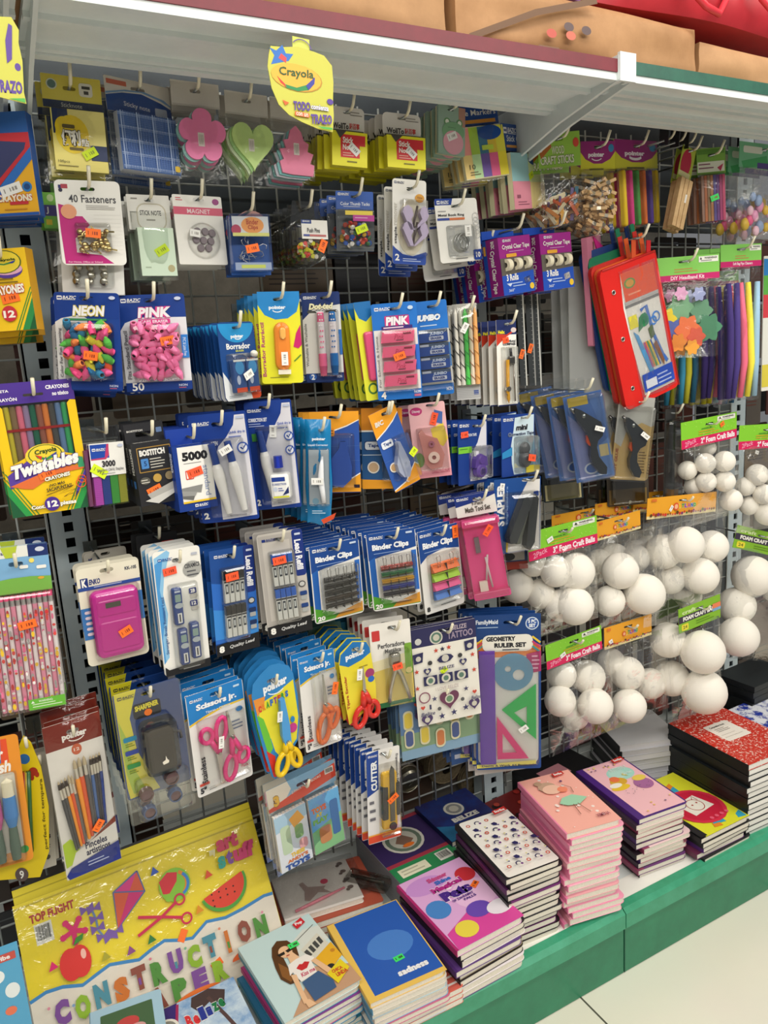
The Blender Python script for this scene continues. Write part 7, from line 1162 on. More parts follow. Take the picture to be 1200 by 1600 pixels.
mb = MB(); mb.prism([p.Q(*q) for q in [(.56, .26), (.66, .25), (.7, .5), (.68, .72), (.56, .72), (.5, .6)]], -.014, -.004, 'P#4a9ad8'); p.part(mb, 'blade_cover'); scis(p, (.6, .66), None, (.44, .86, .12, .1, -22), (.74, .84, .1, .09, 14), 'P#f0c81c', -.01, .005); p.sticker(.5, .4, PW, 80, .0145, .02, .01); p.done(6, .022, .002, -.001, rl=.02, nocopy=('price_sticker',))
p, mb, a = sjcard('white and blue scissors card with orange handled scissors', 'orange scissors card', (464, 1029), (521, 1012), (479, 1177), -.225); p.part(mb, 'card')
scis(p, (.6, .54), (.58, .22), (.5, .78, .15, .15, -14), (.78, .7, .1, .1, -20), 'P#f07a3a', -.009, .005); p.blister(.3, .2, .96, .94, .016); p.sticker(.84, .38, OR, 75, .0165, .024, .012); p.done(6, .024, .003, -.002, rl=.03, nocopy=('price_sticker',), dx=-.003)
p = Pk('scissors_card', 'scissors', 'yellow and blue school scissors card with red handled scissors', 'red school scissors card', (525, 1016), (577, 1000), (540, 1135), -.23)
out = [(.03, .18), (.1, .06), (.5, -.05), (.9, .0), (1.0, .1), (1.04, .6), (1.0, .82), (.5, .92), (.12, 1.0), (.06, .6)]
mb, a = p.card('#e8d83a', .05, .0012, .55, .06, pts=out); a.G([(.04, .2), (.11, .08), (.5, -.04), (.9, .01), (.99, .1), (.99, .16), (.7, .22), (.3, .26)], '#1f74b8').T('pointer', .24, .1, .82, .19, '#f0f4f8', .06, 0, 0, None, .03, .02).T('Tijera Escolar', .12, .36, .22, .8, '#b03a2c', .03, 0, 90).E(.9, .42, .14, '#a03a6c', .06).E(.92, .5, .1, '#2a6ac0', .04).bars(.6, .3, .95, 1, '#8a7a2a', .03); p.part(mb, 'card')
scis(p, (.62, .6), (.66, .28), (.42, .92, .16, .13, -24), (.82, .86, .15, .1, 4), 'P#d8342c', -.009, .0052); p.sticker(.52, .36, PW, 80, .0125, .022, .011); p.done(5, .022, .003, -.001, nocopy=('price_sticker',), dx=-.002)
p = Pk('hole_punch_card', 'hole punch', 'white and gold card with a metal hole punch and a red sticker', 'metal hole punch card', (576, 977), (640, 966), (586, 1109), -.22)
mb, a = p.card('#ece8e0', .04, .0012, .55, .07); a.G([(0, .52), (1, .44), (1, .98), (0, .98)], '#d8c060').G([(0, .44), (1, .38), (1, .5), (0, .56)], '#e6dcb4').R(0, .94, 1, 1, '#1f6a3c').RR(.82, .28, 1, .64, '#7aa83a', .03).RR(.05, .08, .24, .2, '#c83a3a', .02).T('Perforadora', .18, .24, .84, .295, '#4a4a4c', .02).T('Metálica', .34, .31, .74, .36, '#4a4a4c', .02).E(.9, .6, .08, '#e8d88a', .035); p.part(mb, 'card')
for s in (-1, 1): mb = MB(); mb.tube([p.L(.55 + s * .03, .36, .009), p.L(.56 - s * .01, .5, .009), p.L(.58 + s * .1, .62, .009), p.L(.58 + s * .2, .78, .009), p.L(.6 + s * .26, .92, .009)], [.004, .0055, .0045, .004, .0035], 'M#c8c4b8', 8); p.part(mb, 'handle')
mb = MB(); mb.pad(p.x(.42), p.z(.52), p.x(.68), p.z(.36), -.015, -.003, .004, 'M#a8a49a', .2); p.part(mb, 'punch_head'); p.blister(.3, .32, .92, .96, .019); p.sticker(.56, .49, 'N#ff5a30', 8, .0195, .02, .013); p.done(4, .026, .002, nocopy=('price_sticker',))
for i, (x, c) in enumerate(((470, '#7fb0a8'), (500, '#3a8ab0'))):
    q = Pk('card_pack', 'stationery card', ['pale green topped card behind the scissors, below the binder clips', 'blue topped card behind the scissors, below the binder clips'][i], ['pale green topped card', 'blue topped card'][i], (x + 12, 982 - i * 4), (x + 62, 970 - i * 4), (x + 22, 1060), -.1); mb, a = q.card(c, .05, .0012, None); a.R(0, .2, 1, .5, '#2a4a6a').R(0, .6, 1, 1, '#c8c8c0'); q.part(mb, 'card'); q.done(3, .02, hook=False)
p = Pk('tattoo_sheet', 'temporary tattoos', 'white sheet of small heart, star and flag tattoos with a navy top', 'white flag tattoo sheet', (641, 985), (742, 966), (654, 1136), -.225)
mb, a = p.card('#e9e5da', .01, .0008, .5, .06); a.R(0, 0, 1, .19, '#2a2a54').E(.38, .12, .1, '#d0ccc0').E(.38, .12, .08, '#5a7a6a').E(.38, .12, .05, '#c8c4b4').T('BELIZE', .62, .03, .86, .075, '#b8a8b4', .02).T('TATTOO', .55, .09, .95, .16, '#9a8aa0', .03).E(.1, .13, .05, '#c8c8c4')
def star(u, v, r, c):
    a.G([(u + (r if k % 2 == 0 else r * .42) * math.sin(PI * k / 5), v - (r if k % 2 == 0 else r * .42) * math.cos(PI * k / 5) * p.w / p.h) for k in range(10)], c)
def hrt(u, v, r, c, c2=None):
    a.G([(u + q[0] * r, v - q[1] * r * p.w / p.h) for q in heart], c)
    if c2: a.E(u, v, r * .45, c2)
for u, v, c in ((.36, .25, '#c84a3a'), (.46, .245, '#2a2a44'), (.56, .24, '#c84a3a'), (.92, .36, '#c84a3a'), (.93, .52, '#c84a3a'), (.04, .43, '#c84a3a'), (.03, .6, '#c84a3a')): star(u, v, .04, c)
for u, v in ((.06, .3), (.86, .26)): a.G([(u - .06, v - .05), (u + .1, v - .06), (u + .08, v + .04), (u - .05, v + .05)], '#2a2a54').E(u + .02, v, .04, '#c8c4b8')
a.G([(.36, .345), (.42, .31), (.5, .3), (.58, .31), (.62, .34), (.56, .375), (.48, .385), (.4, .375)], '#2a2a54').E(.49, .34, .055, '#c8c4b8').T('BELIZE', .38, .42, .62, .45, '#4a4a6a', .02).E(.25, .36, .035, '#3a3a3c').E(.72, .34, .035, '#3a3a3c'); hrt(.2, .44, .06, '#3a3a64', '#c8c4b4'); hrt(.76, .41, .06, '#3a3a64', '#c8c4b4')
for k in range(3): a.R(.13 + k * .24, .49, .34 + k * .24, .585, '#2a2a54').E(.235 + k * .24, .54, .07, '#cfcbbd').E(.235 + k * .24, .54, .04, '#5a7a6a')
a.T('I LOVE BELIZE', .3, .62, .66, .655, '#b8a8a8', .0); a.ring(.12, .7, .08, .02, '#8a5a6a', 0, 360); hrt(.5, .76, .155, '#6a3a54', '#d0ccbc'); a.E(.5, .76, .05, '#6a8a6a'); star(.27, .73, .045, '#4a4a6a'); star(.77, .69, .045, '#4a4a6a'); hrt(.08, .8, .035, '#c84a3a'); hrt(.9, .74, .035, '#c84a3a'); a.T('I', .18, .78, .21, .83, '#3a3a5c', .03).T('Belize', .04, .85, .26, .89, '#4a4a6a', .02, .2).T('Belize', .84, .78, .99, .82, '#4a4a6a', .02, .2).E(.33, .84, .03, '#5a5a5c').E(.7, .79, .03, '#5a5a5c'); hrt(.13, .93, .09, '#4a3a64', '#c8c4b4'); hrt(.88, .86, .09, '#4a3a64', '#c8c4b4')
for u, v in ((.36, .92), (.55, .905), (.74, .88)): star(u, v, .055, '#3a3a64')
p.part(mb, 'sheet'); p.sticker(.46, .465, LM, 35, .0013, .015, .01); p.done(2, .012, .003)
q = Pk('sticker_sheet', 'stickers', 'green sheet of yellow cartoon stickers below the tattoo sheet', 'green sticker sheet', (622, 1090), (748, 1062), (629, 1190), -.2); mb, a = q.card('#7f9a78', .01, .0008, None); a.R(0, .85, 1, 1, '#7fa0b8').R(0, 0, .35, .6, '#5a7aa0'); a.RR(.4, .05, .46, .5, '#d8d03a', .01); rr = random.Random(3)
for i in range(9): u = .1 + (i % 5) * .19; v = .42 + (i // 5) * .3 + rr.uniform(-.06, .06); a.RR(u - .06, v - .15, u + .06, v + .15, '#d0cba8', .05).RR(u - .045, v - .12, u + .045, v + .12, ('#d8c04a', '#c87a4a', '#4a5a8a')[i % 3], .04)
q.part(mb, 'sheet'); q.done(4, .016, .004)
p = Pk('geometry_set', 'ruler set', 'blue geometry ruler set with purple ruler, green and pink triangles', 'geometry ruler set', (740, 962), (845, 958), (756, 1203), -.225)
mb, a = p.card('#1c4a94', .03, .0012, .55, .05); a.RR(.03, .24, .96, .965, '#e6e2de', .1).R(0, 0, 1, .155, '#17407c').G([(0, .17), (.3, .14), (.7, .13), (1, .2), (1, .26), (0, .27)], '#e6823a').T('FamilyMaid', .03, .03, .36, .065, '#dfe6ee', .03).R(.05, .075, .36, .08, '#a8c0dc').E(.87, .06, .1, '#d8e4f0').E(.87, .06, .085, '#1f4f9c').T('5 PC', .81, .035, .93, .058, '#e8eef4', .05).T('SET', .82, .062, .92, .085, '#e8eef4', .05).RR(.12, .125, .88, .23, '#ece8dc', .1).T('GEOMETRY', .18, .135, .62, .165, '#24242c', .06).T('RULER SET', .3, .175, .78, .205, '#24242c', .06).bars(.42, .215, .76, 1, '#5a5a62', .02)
for i, c in enumerate(('#e8c83a', '#c83a6a', '#3a9a9c')): a.L([(.87, .14 + i * .03), (.99, .18 + i * .03)], .03, c).L([(.02, .18 + i * .02), (.12, .15 + i * .02)], .02, c)
a.G([(.78, .25), (1, .23), (1, .36), (.86, .37), (.78, .3)], '#b02f6c').bars(.86, .26, .98, 4, '#e8b0cc', .025).G([(.0, .96), (.92, .94), (.92, .965), (.0, .985)], '#e6dc6a').T('Design & Work All Projects!', .08, .962, .88, .98, '#2f3a5c', .03); p.part(mb, 'card')
mb = MB(); mb.box(p.x(.06), p.x(.3), -.006, -.004, p.z(.955), p.z(.22), 'T#8a50d0'); a = Art(mb, p.w, p.h, -.006); [a.R(.06, .24 + k * .0175, .06 + (.06 if k % 5 == 0 else .035), .242 + k * .0175, '#4a2a8a') for k in range(40)]; p.part(mb, 'ruler')
mb = MB(); mb.prism(elpts(p.x(.58), p.z(.36), p.w * .3, p.w * .3, 30), -.0035, -.002, 'T#7fb8d8', None, [elpts(p.x(.66), p.z(.38), p.w * .09, p.w * .09, 14), elpts(p.x(.5), p.z(.34), p.w * .05, p.w * .05, 12)]); p.part(mb, 'circle_template')
mb = MB(); mb.prism([p.Q(*q) for q in [(.92, .44), (.92, .8), (.4, .60)]], -.005, -.003, 'T#2cd870', None, [[p.Q(*q) for q in [(.78, .58), (.78, .7), (.58, .62)]]]); p.part(mb, 'green_triangle'); mb = MB(); mb.prism([p.Q(*q) for q in [(.32, .64), (.8, .92), (.32, .92)]], -.0075, -.0055, 'T#f8409c', None, [[p.Q(*q) for q in [(.4, .75), (.62, .88), (.4, .88)]]]); p.part(mb, 'pink_triangle')
p.blister(.02, .22, .97, .97, .010); p.sticker(.72, .72, PW, 35, .0105, .02, .012); p.done(3, .02, .003, 0, nocopy=('price_sticker',))
q = Pk('sticker_sheet', 'stickers', 'white sheet with purple marks hanging lower behind the ruler set', 'white purple marked sheet', (736, 1060), (818, 1050), (742, 1212), -.19); mb, a = q.card('#d8d4cc', .01, .0008, None); [a.L([(.08 + k * .14, .82), (.05 + k * .14, .93)], .05, '#5a3a7c') for k in range(4)]; [a.E(.62 + k * .14, .93, .03, '#5a3a7c').R(.6 + k * .14, .8, .64 + k * .14, .9, '#5a3a7c') for k in range(3)]; q.part(mb, 'sheet'); q.done(1, .02)
q = Pk('sticker_sheet', 'stickers', 'blue sticker sheet peeking out between the tattoo sheet and the ruler set', 'blue sticker sheet', (700, 1100), (752, 1088), (706, 1196), -.16); mb, a = q.card('#2f5a94', .01, .0008, None); [a.R(.1, .2 + k * .16, .5, .27 + k * .16, '#c8d0dc') for k in range(5)]; q.part(mb, 'sheet'); q.done(2, .02)

# ------------------------------------------------------------------ row 7: notebook pack and cutters
p = Pk('notepad_pack', 'notepads', 'clear pack of two small spiral notepads under a red and blue header', 'two small notepads pack', (415, 1237), (521, 1186), (436, 1368), -.2)
mb, a = p.card('#8fb8d4', .02, .001, .52, .1, .26); a.G([(0, 0), (.3, 0), (.34, .1), (.2, .24), (0, .26)], '#e8e0d0').G([(0, .22), (.3, .17), (1, .04), (1, .2), (.5, .26), (0, .26)], '#d8462c').T('3', .08, .1, .16, .22, '#e8b83a', .06, 0, 0, '#8a5a1c', .06).T('2 PACK NOTE BOOKS', .34, .135, .78, .165, '#f0d8c8', .03, 0, 0, None, .03, .04).barcode(.84, .06, .97, .13); p.part(mb, 'header_card')
for k, (u0, c) in enumerate(((.02, '#dfe4ea'), (.52, '#6ab0e0'))):
    mb = MB(); mb.box(p.x(u0), p.x(u0 + .46), -.008, -.001, p.z(.97), p.z(.3), c, '#e8e4da'); a = Art(mb, p.w, p.h, -.008)
    if k == 0: a.G([(u0, .32), (u0 + .46, .3), (u0 + .46, .44), (u0, .5)], '#a8c8dc').G([(u0 + .2, .4), (u0 + .34, .34), (u0 + .42, .46), (u0 + .26, .52)], '#e8a83a').RR(u0 + .06, .45, u0 + .2, .78, '#c0d4b4', .04).RR(u0 + .26, .5, u0 + .38, .66, '#8ab070', .04).RR(u0 + .3, .68, u0 + .42, .8, '#e0a8a8', .04).T('THESE', u0 + .16, .79, u0 + .36, .84, '#e8c03a', .05).T("ANDY'S", u0 + .1, .85, u0 + .4, .89, '#d8742c', .05).T('TOYS', u0 + .06, .9, u0 + .42, .965, '#3a5aa0', .07)
    else: a.G([(u0, .7), (u0 + .46, .6), (u0 + .46, .97), (u0, .97)], '#8ac48a').T('TOYS', u0 + .03, .42, u0 + .25, .49, '#e87a3a', .06).T('AT', u0 + .08, .5, u0 + .18, .545, '#e8c83a', .06).T('PLAY', u0 + .03, .56, u0 + .26, .62, '#7ac04a', .06).RR(u0 + .3, .42, u0 + .42, .84, '#4a74a8', .03).RR(u0 + .1, .68, u0 + .28, .88, '#c88a5a', .05)
    for i in range(9): mb.tube([p.L(u0 + .03 + i * .05, .315, .0085), p.L(u0 + .03 + i * .05, .295, .006), p.L(u0 + .03 + i * .05, .3, -.001)], .0009, 'P#b8c8d8', 5)
    p.part(mb, 'notepad')
mb = MB(); mb.pillow(p.x(-.02), p.z(1.02), p.x(1.02), p.z(0), .011, .006, 'clear', 8, 8, 8, .0012, .02); p.part(mb, 'bag'); p.done(2, .028, .004)
p = Pk('cutter_card', 'box cutter', 'white and blue card with a yellow and black box cutter', 'yellow box cutter card', (572, 1177), (624, 1164), (576, 1321), -.225)
mb, a = p.card('#e8e6e2', .05, .0012, .5, .05); a.G([(0, .02), (.36, .0), (.34, .42), (.0, .48)], '#1c4494').bazic(.05, .04, .28).T('CUTTER', .12, .1, .3, .42, '#f0f2f4', .05, 0, 90).R(0, .91, 1, .99, '#e0502c').R(0, .9, 1, .915, '#f0a83a').bars(.06, .53, .24, 3, '#6a6a70', .09).T('Ergonomically Designed for Comfort', .86, .08, .94, .76, '#3a3a44', .02, 0, -90); p.part(mb, 'card')
mb = MB(); mb.pad(p.x(.4), p.z(.86), p.x(.86), p.z(.24), -.012, -.001, .006, 'P#f0bc1c', .2); p.part(mb, 'cutter_body'); mb = MB(); mb.pad(p.x(.38), p.z(.74), p.x(.56), p.z(.38), -.0135, -.002, .003, 'P#2c2e30', .2); mb.lathe([(0, -.016), (.008, -.0155), (.009, -.002)], p.L(.68, .82), 'P#2c2e30', (0, 1, 0), 16); mb.pad(p.x(.8), p.z(.72), p.x(.92), p.z(.36), -.0125, -.002, .003, 'P#2c2e30', .2); p.part(mb, 'rubber_grip', p.parts[-1]); mb = MB(); mb.prism([p.Q(*q) for q in [(.6, .22), (.66, .16), (.74, .2), (.74, .76), (.6, .76)]], -.0145, -.012, 'M#6a6a66'); p.part(mb, 'blade'); p.blister(.34, .15, .94, .92, .018); p.sticker(.66, .5, OR, 35, .0185, .024, .012); p.done(7, .02, .001, .0, rl=.015, nocopy=('price_sticker',), dx=-.003)
# ------------------------------------------------------------------ notebooks on the base deck
DZ = .1505
def flatfit(tl, tr, bl, z):
    a, b, c = PZ(*tl, z), PZ(*tr, z), PZ(*bl, z); ex = (b - a); ey = (c - a)
    yaw = .5 * (math.atan2(ex.y, ex.x) + math.atan2(-ey.x * -1, -ey.y) * 1.0) if False else math.atan2(ex.y, ex.x)
    yd = math.atan2(ey.x, -ey.y); yaw = .5 * (yaw + yd)
    return a, ex.length, ey.length, yaw
class Book:
    """a notebook lying flat; local frame as for a card (u right, v towards the front)"""
    def __init__(s, w, h, t): s.w = w; s.h = h; s.t = t
def notebook(w, h, t, loc, yaw, cover, spine, art=None, rnd=None, r=.012, spw=.09, bulge=.0015, spiral=False, paper='pages'):
    root = empty('notebook', loc, (-PI / 2, 0, yaw)); x0, x1 = -w / 2, w / 2; rr = rnd or random
    mb = MB(); out = [(x0, -h), (x1 - r, -h)] + [(x1 - r + r * math.sin(k * PI / 8), -h + r - r * math.cos(k * PI / 8)) for k in range(1, 5)] + [(x1 - r + r * math.cos(k * PI / 8), -r + r * math.sin(k * PI / 8)) for k in range(0, 5)] + [(x0, 0)]
    th = .0006
    mb.prism(out, -t, -t + th, cover, None, (), paper); mb.prism(out, -th, 0, cover)
    mb.box(x0 - .0008, x0 + .0006, -t, 0, -h, 0, spine)
    a = Art(mb, w, h, -t)
    if spw: a.R(0, 0, spw, 1, spine)
    if art: art(a)
    cv = mb.build('cover', root)
    mb = MB(); po = [(p[0] - .0012 if p[0] > 0 else p[0] + .001, p[1] * .992 - h * .003) for p in out]
    mb.prism(po, -t + th, -th, paper); mb.build('pages', root)
    return root
def stack(name, tl, tr, bl, ztop, n, covers, spines, art, labels, group, where, spw=.09, jit=.004, w=None, h=None, papers=('pages',), z0=DZ, seed=1, yj=.02, front=None, r=.012, at=None):
    rnd = random.Random(seed); o, ww, hh, yaw = flatfit(tl, tr, bl, ztop); w = w or ww; h = h or hh
    if at: o = V((at[0], at[1], ztop)); yaw = at[2]
    t = (ztop - z0 - .0004 * n) / n
    for i in range(n):
        z = z0 + (t + .0004) * i; top = i == n - 1
        X = V((math.cos(yaw), math.sin(yaw), 0)); jx = 0 if top else rnd.uniform(-jit, jit) * 1.4; jy = 0 if top else rnd.uniform(-jit, jit * .6)
        loc = V((o.x, o.y, z)) + X * (w / 2 + jx) + V((0, jy, 0)); yy = yaw if top else yaw + rnd.uniform(-yj, yj)
        c = covers[-1] if top else (covers[:-1] or covers)[(n - 2 - i) % max(len(covers) - 1, 1)]; s = spines[-1] if top else (spines[:-1] or spines)[(n - 2 - i) % max(len(spines) - 1, 1)]
        b = notebook(w, h, t, loc, yy, c, s, art if top else None, rnd, spw=spw, paper=papers[i % len(papers)], r=r)
        k = n - i
        NUM = ['', 'top', 'second', 'third', 'fourth', 'fifth', 'sixth', 'seventh', 'eighth', 'ninth', 'tenth', 'eleventh', 'twelfth', 'thirteenth', 'fourteenth', 'fifteenth', 'sixteenth', 'seventeenth', 'eighteenth', 'nineteenth', 'twentieth']
        tag(b, labels if top else '%s notebook from the top in the stack %s' % (NUM[k], where), 'notebook', group)
    return o, w, h, yaw
def blobs(a, cols, n, seed, r0=.02, r1=.06, m=(.1, .95)):
    q = random.Random(seed)
    for _ in range(n): a.E(q.uniform(*m), q.uniform(.05, .95), q.uniform(r0, r1), q.choice(cols), None, 0, 360, 8)
def scribe(a, u=.66, v=.03, w=.26): a.G([(u, v + .02), (u + w, v), (u + w, v + .07), (u, v + .09)], '#c8322c').T('Scribe', u + .03, v + .025, u + w - .03, v + .065, '#f2e8e4', .05)
# white covers with small motifs
def a_motif(a):
    a.RR(.05, .01, .985, .985, '#ece8e0', .05); q = random.Random(4)
    for j in range(9):
        for i in range(5):
            u = .16 + i * .175 + (j % 2) * .06; v = .1 + j * .1
            if u > .95 or (v < .14 and u > .55): continue
            k = (i * 2 + j) % 4
            if k == 0: a.ring(u, v, .028, .018, '#c8503a', 0, 360, None, 12)
            elif k == 1: a.G([(u - .05, v - .02), (u + .02, v - .03), (u + .05, v), (u + .03, v + .03), (u - .03, v + .02)], '#2c2a5c').E(u + .05, v + .03, .015, '#6a4a94')
            elif k == 2: a.ring(u, v, .045, .02, '#2a2a54', 20, 200, None, 10).E(u + .04, v + .015, .022, '#6a2f7c')
            else: a.E(u, v, .018, '#d8d09a').G([(u - .02, v + .02), (u + .03, v + .015), (u + .02, v + .035)], '#34346a')
    scribe(a)
stack('white', (711, 1288), (797, 1268), (809, 1367), .314, 13, ['#232326', '#2a2026', '#6a2a6a', '#1f1f22', '#3a3a40', '#2a262a'][::-1] + ['#1f1f22'], ['#1d1d20', '#5a2a5c', '#1d1d20', '#1d1d20'] + ['#1d1d20'], a_motif, 'white notebook with small navy motifs and black spine, on top of its stack', 'notebooks in the black spined stack', 'under the white motif notebook', .06, .005, seed=3)
def a_fairy(a):
    a.R(.02, 0, 1, 1, '#f3aea0'); q = random.Random(6)
    for _ in range(26): a.E(q.uniform(.08, .95), q.uniform(.05, .95), q.choice((.012, .03)), '#f6e4dc', None, 0, 360, 8)
    a.E(.36, .24, .16, '#c4a088', .09).E(.26, .15, .07, '#b8967c', .04).E(.4, .3, .17, '#eebfa8', .085).E(.56, .34, .09, '#f08a6a', .05).G([(.42, .48), (.62, .46), (.82, .56), (.6, .64), (.4, .62), (.3, .56)], '#9fd0ae').L([(.5, .62), (.46, .8)], .012, '#8a5a4a').L([(.58, .62), (.64, .8)], .012, '#8a5a4a').L([(.62, .26), (.72, .34), (.68, .44)], .012, '#8a5a4a')
    a.E(.66, .2, .025, '#5a2f6a').T('XIMENA', .66, .86, .9, .91, '#a04a5c', .02); scribe(a, .62, .02, .22)
stack('pink', (809, 1222), (893, 1211), (907, 1292), .371, 17, ['#f0a0bc', '#ee9cba', '#f4b4c8', '#f0a8c0', '#e8a8b0', '#f2c0cc'] + ['#f4b0a4'], ['#ee7fac', '#f090b4', '#f080ac', '#ee88b0', '#d890a0'] + ['#f088ac'], a_fairy, 'salmon pink notebook with a girl in a green skirt, on the tallest stack', 'notebooks in the pink stack', 'under the salmon pink notebook', .03, .005, seed=8, w=.128, h=.205)
def a_bird(a):
    a.RR(.13, .005, .97, .975, '#f0bcc4', .02).E(.62, .26, .26, '#a8d8cc', .12).E(.56, .25, .15, '#b8dcd0', .09).E(.42, .38, .16, '#d8a83a', .07).E(.4, .33, .09, '#e8784a', .05).E(.34, .48, .18, '#e8c23a', .05).E(.3, .43, .12, '#f0ece0', .04).E(.76, .52, .17, '#a86a9c', .1).E(.8, .42, .13, '#e8cc5a', .05).G([(.6, .3), (.64, .26), (.68, .34)], '#d8c03a')
    a.T('BUTTERFLY', .5, .15, .84, .21, '#d8ece4', .03).T('Garden', .62, .26, .82, .31, '#d8ece4', .03)
    q = random.Random(9)
    for _ in range(18): a.E(q.uniform(.2, .92), q.choice((q.uniform(.05, .12), q.uniform(.82, .95))), .018, q.choice(('#e8c06a', '#8a6a8a', '#e8d87a')), None, 0, 360, 8)
    for _ in range(16): a.E(q.uniform(.25, .9), q.uniform(.55, .65), .008, '#3a3a4c', None, 0, 360, 6)
    scribe(a, .7, .015, .24)
stack('purple', (900, 1205), (971, 1185), (1007, 1281), .297, 12, ['#e8c8cc', '#d8c4bc', '#b06a7c', '#2a2a30', '#6a3a74'] + ['#4a2478'], ['#3a2a3c', '#8a3a5c', '#2a2228', '#4a2a6a'] + ['#4a2478'], a_bird, 'pale pink notebook with a bird drawing and wide purple spine', 'notebooks in the purple spined stack', 'under the purple spined bird notebook', .12, .005, seed=12, w=.140, h=.225)
def a_cat(a):
    a.R(.1, 0, 1, 1, '#dfe034'); q = random.Random(2)
    for _ in range(12): u, v = q.uniform(.12, .9), q.uniform(.02, .95); a.G([(u, v), (u + .12, v - .03), (u + .1, v + .08), (u - .04, v + .06)], q.choice(('#3aa4c4', '#e88a2a', '#8ac83a')))
    a.E(.56, .6, .42, '#d8324c', .3).E(.56, .6, .36, '#c82440', .26).G([(.32, .48), (.72, .44), (.8, .68), (.36, .72)], '#ece8dc').ring(.56, .58, .13, .012, '#a8322c', 0, 360).L([(.44, .53), (.45, .46), (.52, .5)], .012, '#a8322c').L([(.62, .5), (.68, .45), (.69, .53)], .012, '#a8322c').E(.52, .57, .015, '#a8322c').E(.62, .56, .015, '#a8322c')
    for k in range(4): a.E(.5 + k * .1, .83, .03, '#e8607a')
    scribe(a, .14, .03, .3); a.T('XX', .4, .16, .58, .25, '#c86a1c', .1).R(.0, .0, .12, 1, '#202024')
stack('cat', (1040, 1195), (1108, 1172), (1096, 1313), .215, 5, ['#202024', '#2a2228', '#5a2f6a', '#202024'], ['#202024', '#5a2f7a', '#6a2f4c', '#202024'], a_cat, 'bright yellow and red notebook with a cat face drawing, low stack', 'notebooks in the low stack', 'under the yellow and red cat notebook', .1, .004, seed=15, w=.165, h=.225, at=(1.287, -.205, 0))
def a_marble(a):
    a.R(.03, 0, 1, 1, 'marble_red').RR(.28, .26, .72, .6, '#ece6dc', .03).T('Composition Book', .34, .3, .62, .335, '#2c2a28', .04).bars(.36, .36, .6, 3, '#8a847c', .025).bars(.32, .48, .66, 2, '#b8b2a8', .05, .1)
stack('marble', (1044, 1130), (1120, 1110), (1181, 1190), .343, 13, ['#1c2226', '#1a2024', '#1c2226'] + ['marble_red'], ['#15191c', '#181c20', '#15191c'] + ['#15191c'], a_marble, 'red marbled composition notebook with a white label, on the black spined stack', 'composition notebooks', 'under the red marbled notebook', 0.0, .003, papers=('#e8e6e0', '#f0eee8'), seed=18, w=.185, h=.243, yj=.008)
def a_camo(a): a.R(.0, 0, 1, 1, 'camo_blue')
stack('camo', (1131, 1112), (1190, 1078), (1262, 1176), .330, 12, ['#e4e4e4', '#dcdce0', 'camo_blue'], ['#d8d8dc', '#20242c', '#2a3a6a'], a_camo, 'notebook with blue and white streaked cover beside the red marbled one', 'notebooks in the streaked stack', 'under the blue and white streaked notebook', 0, .003, seed=20, w=.16, h=.22, papers=('#ecebe6',))
stack('backs', (1118, 1052), (1192, 1022), (1196, 1080), .385, 14, ['#1c2022', '#24282a'], ['#15181a', '#1b1f22'], None, 'black covered notebook on top of the stack at the back right', 'black notebooks at the back right', 'of black notebooks at the back right', 0, .004, seed=22, w=.18, h=.12, papers=('#2a2e30',))
stack('grey', (925, 1120), (1010, 1098), (952, 1176), .300, 10, ['#c4c4c8', '#b8b8bc', '#d0d0d2'], ['#3a3c40', '#2c2e32', '#44464a'], None, 'grey notebook in plastic on top of the stack under the foam balls', 'grey notebooks under the foam balls', 'of grey notebooks under the foam balls', 0, .005, seed=24, w=.175, h=.17, papers=('#b9b9be', '#c9c9ce'))
# character-notebook stacks become plain bright covers with their lettering
def a_pets(a):
    a.R(.03, 0, 1, 1, '#dca8d8').E(.3, .16, .28, '#c890d0', .12).E(.75, .5, .3, '#e8bce0', .2).G([(.05, .8), (.5, .66), (1, .7), (1, 1), (.03, 1)], '#d8489c').E(.2, .5, .16, '#4a84c8', .12).E(.86, .24, .14, '#c8323c', .1).E(.62, .7, .17, '#6a4ab0', .1).E(.86, .78, .18, '#ece4ec', .09).E(.3, .84, .15, '#e8d44a', .1)
    a.T('Shimmer', .36, .1, .66, .16, '#c84a84', .05).T('Shine', .42, .17, .66, .225, '#3a6ac0', .05).T('Magical', .3, .24, .76, .335, '#b02a84', .06, 0, 0, '#f4e4f0', .04).T('Pets', .34, .34, .78, .47, '#4a2a84', .09, 0, 0, '#f4e4f0', .04).T('OF ZAHRAMAY', .42, .48, .74, .51, '#4a2a84', .03).T('FALLS', .56, .52, .74, .55, '#4a2a84', .03)
stack('pets', (620, 1384), (716, 1342), (722, 1488), .256, 8, ['#2a2228', '#e8e0e4', '#5a3a7c', '#8a7a5a'] + ['#e0b0d8'], ['#202024', '#2a2028', '#4a2a6a', '#202024'] + ['#b02a6c'], a_pets, 'purple and magenta notebook about magical pets with an orange sticker', 'notebooks in the magical pets stack', 'under the purple magical pets notebook', .03, .005, seed=30, w=.158, h=.212)
def a_sad(a):
    a.R(0, 0, 1, 1, '#e8c05c').R(.09, .01, .985, .95, '#2a5cb4').E(.58, .5, .3, '#4a80cc', .17).T('LEANDER', .12, .06, .22, .085, '#a8c0e4', .02) if False else a.R(0, 0, 1, 1, '#e8c05c').R(.09, .01, .985, .95, '#2a5cb4').E(.58, .5, .3, '#4a80cc', .17)
    a.T('sadness', .46, .8, .86, .87, '#f0f0f0', .07)
ZS = .235
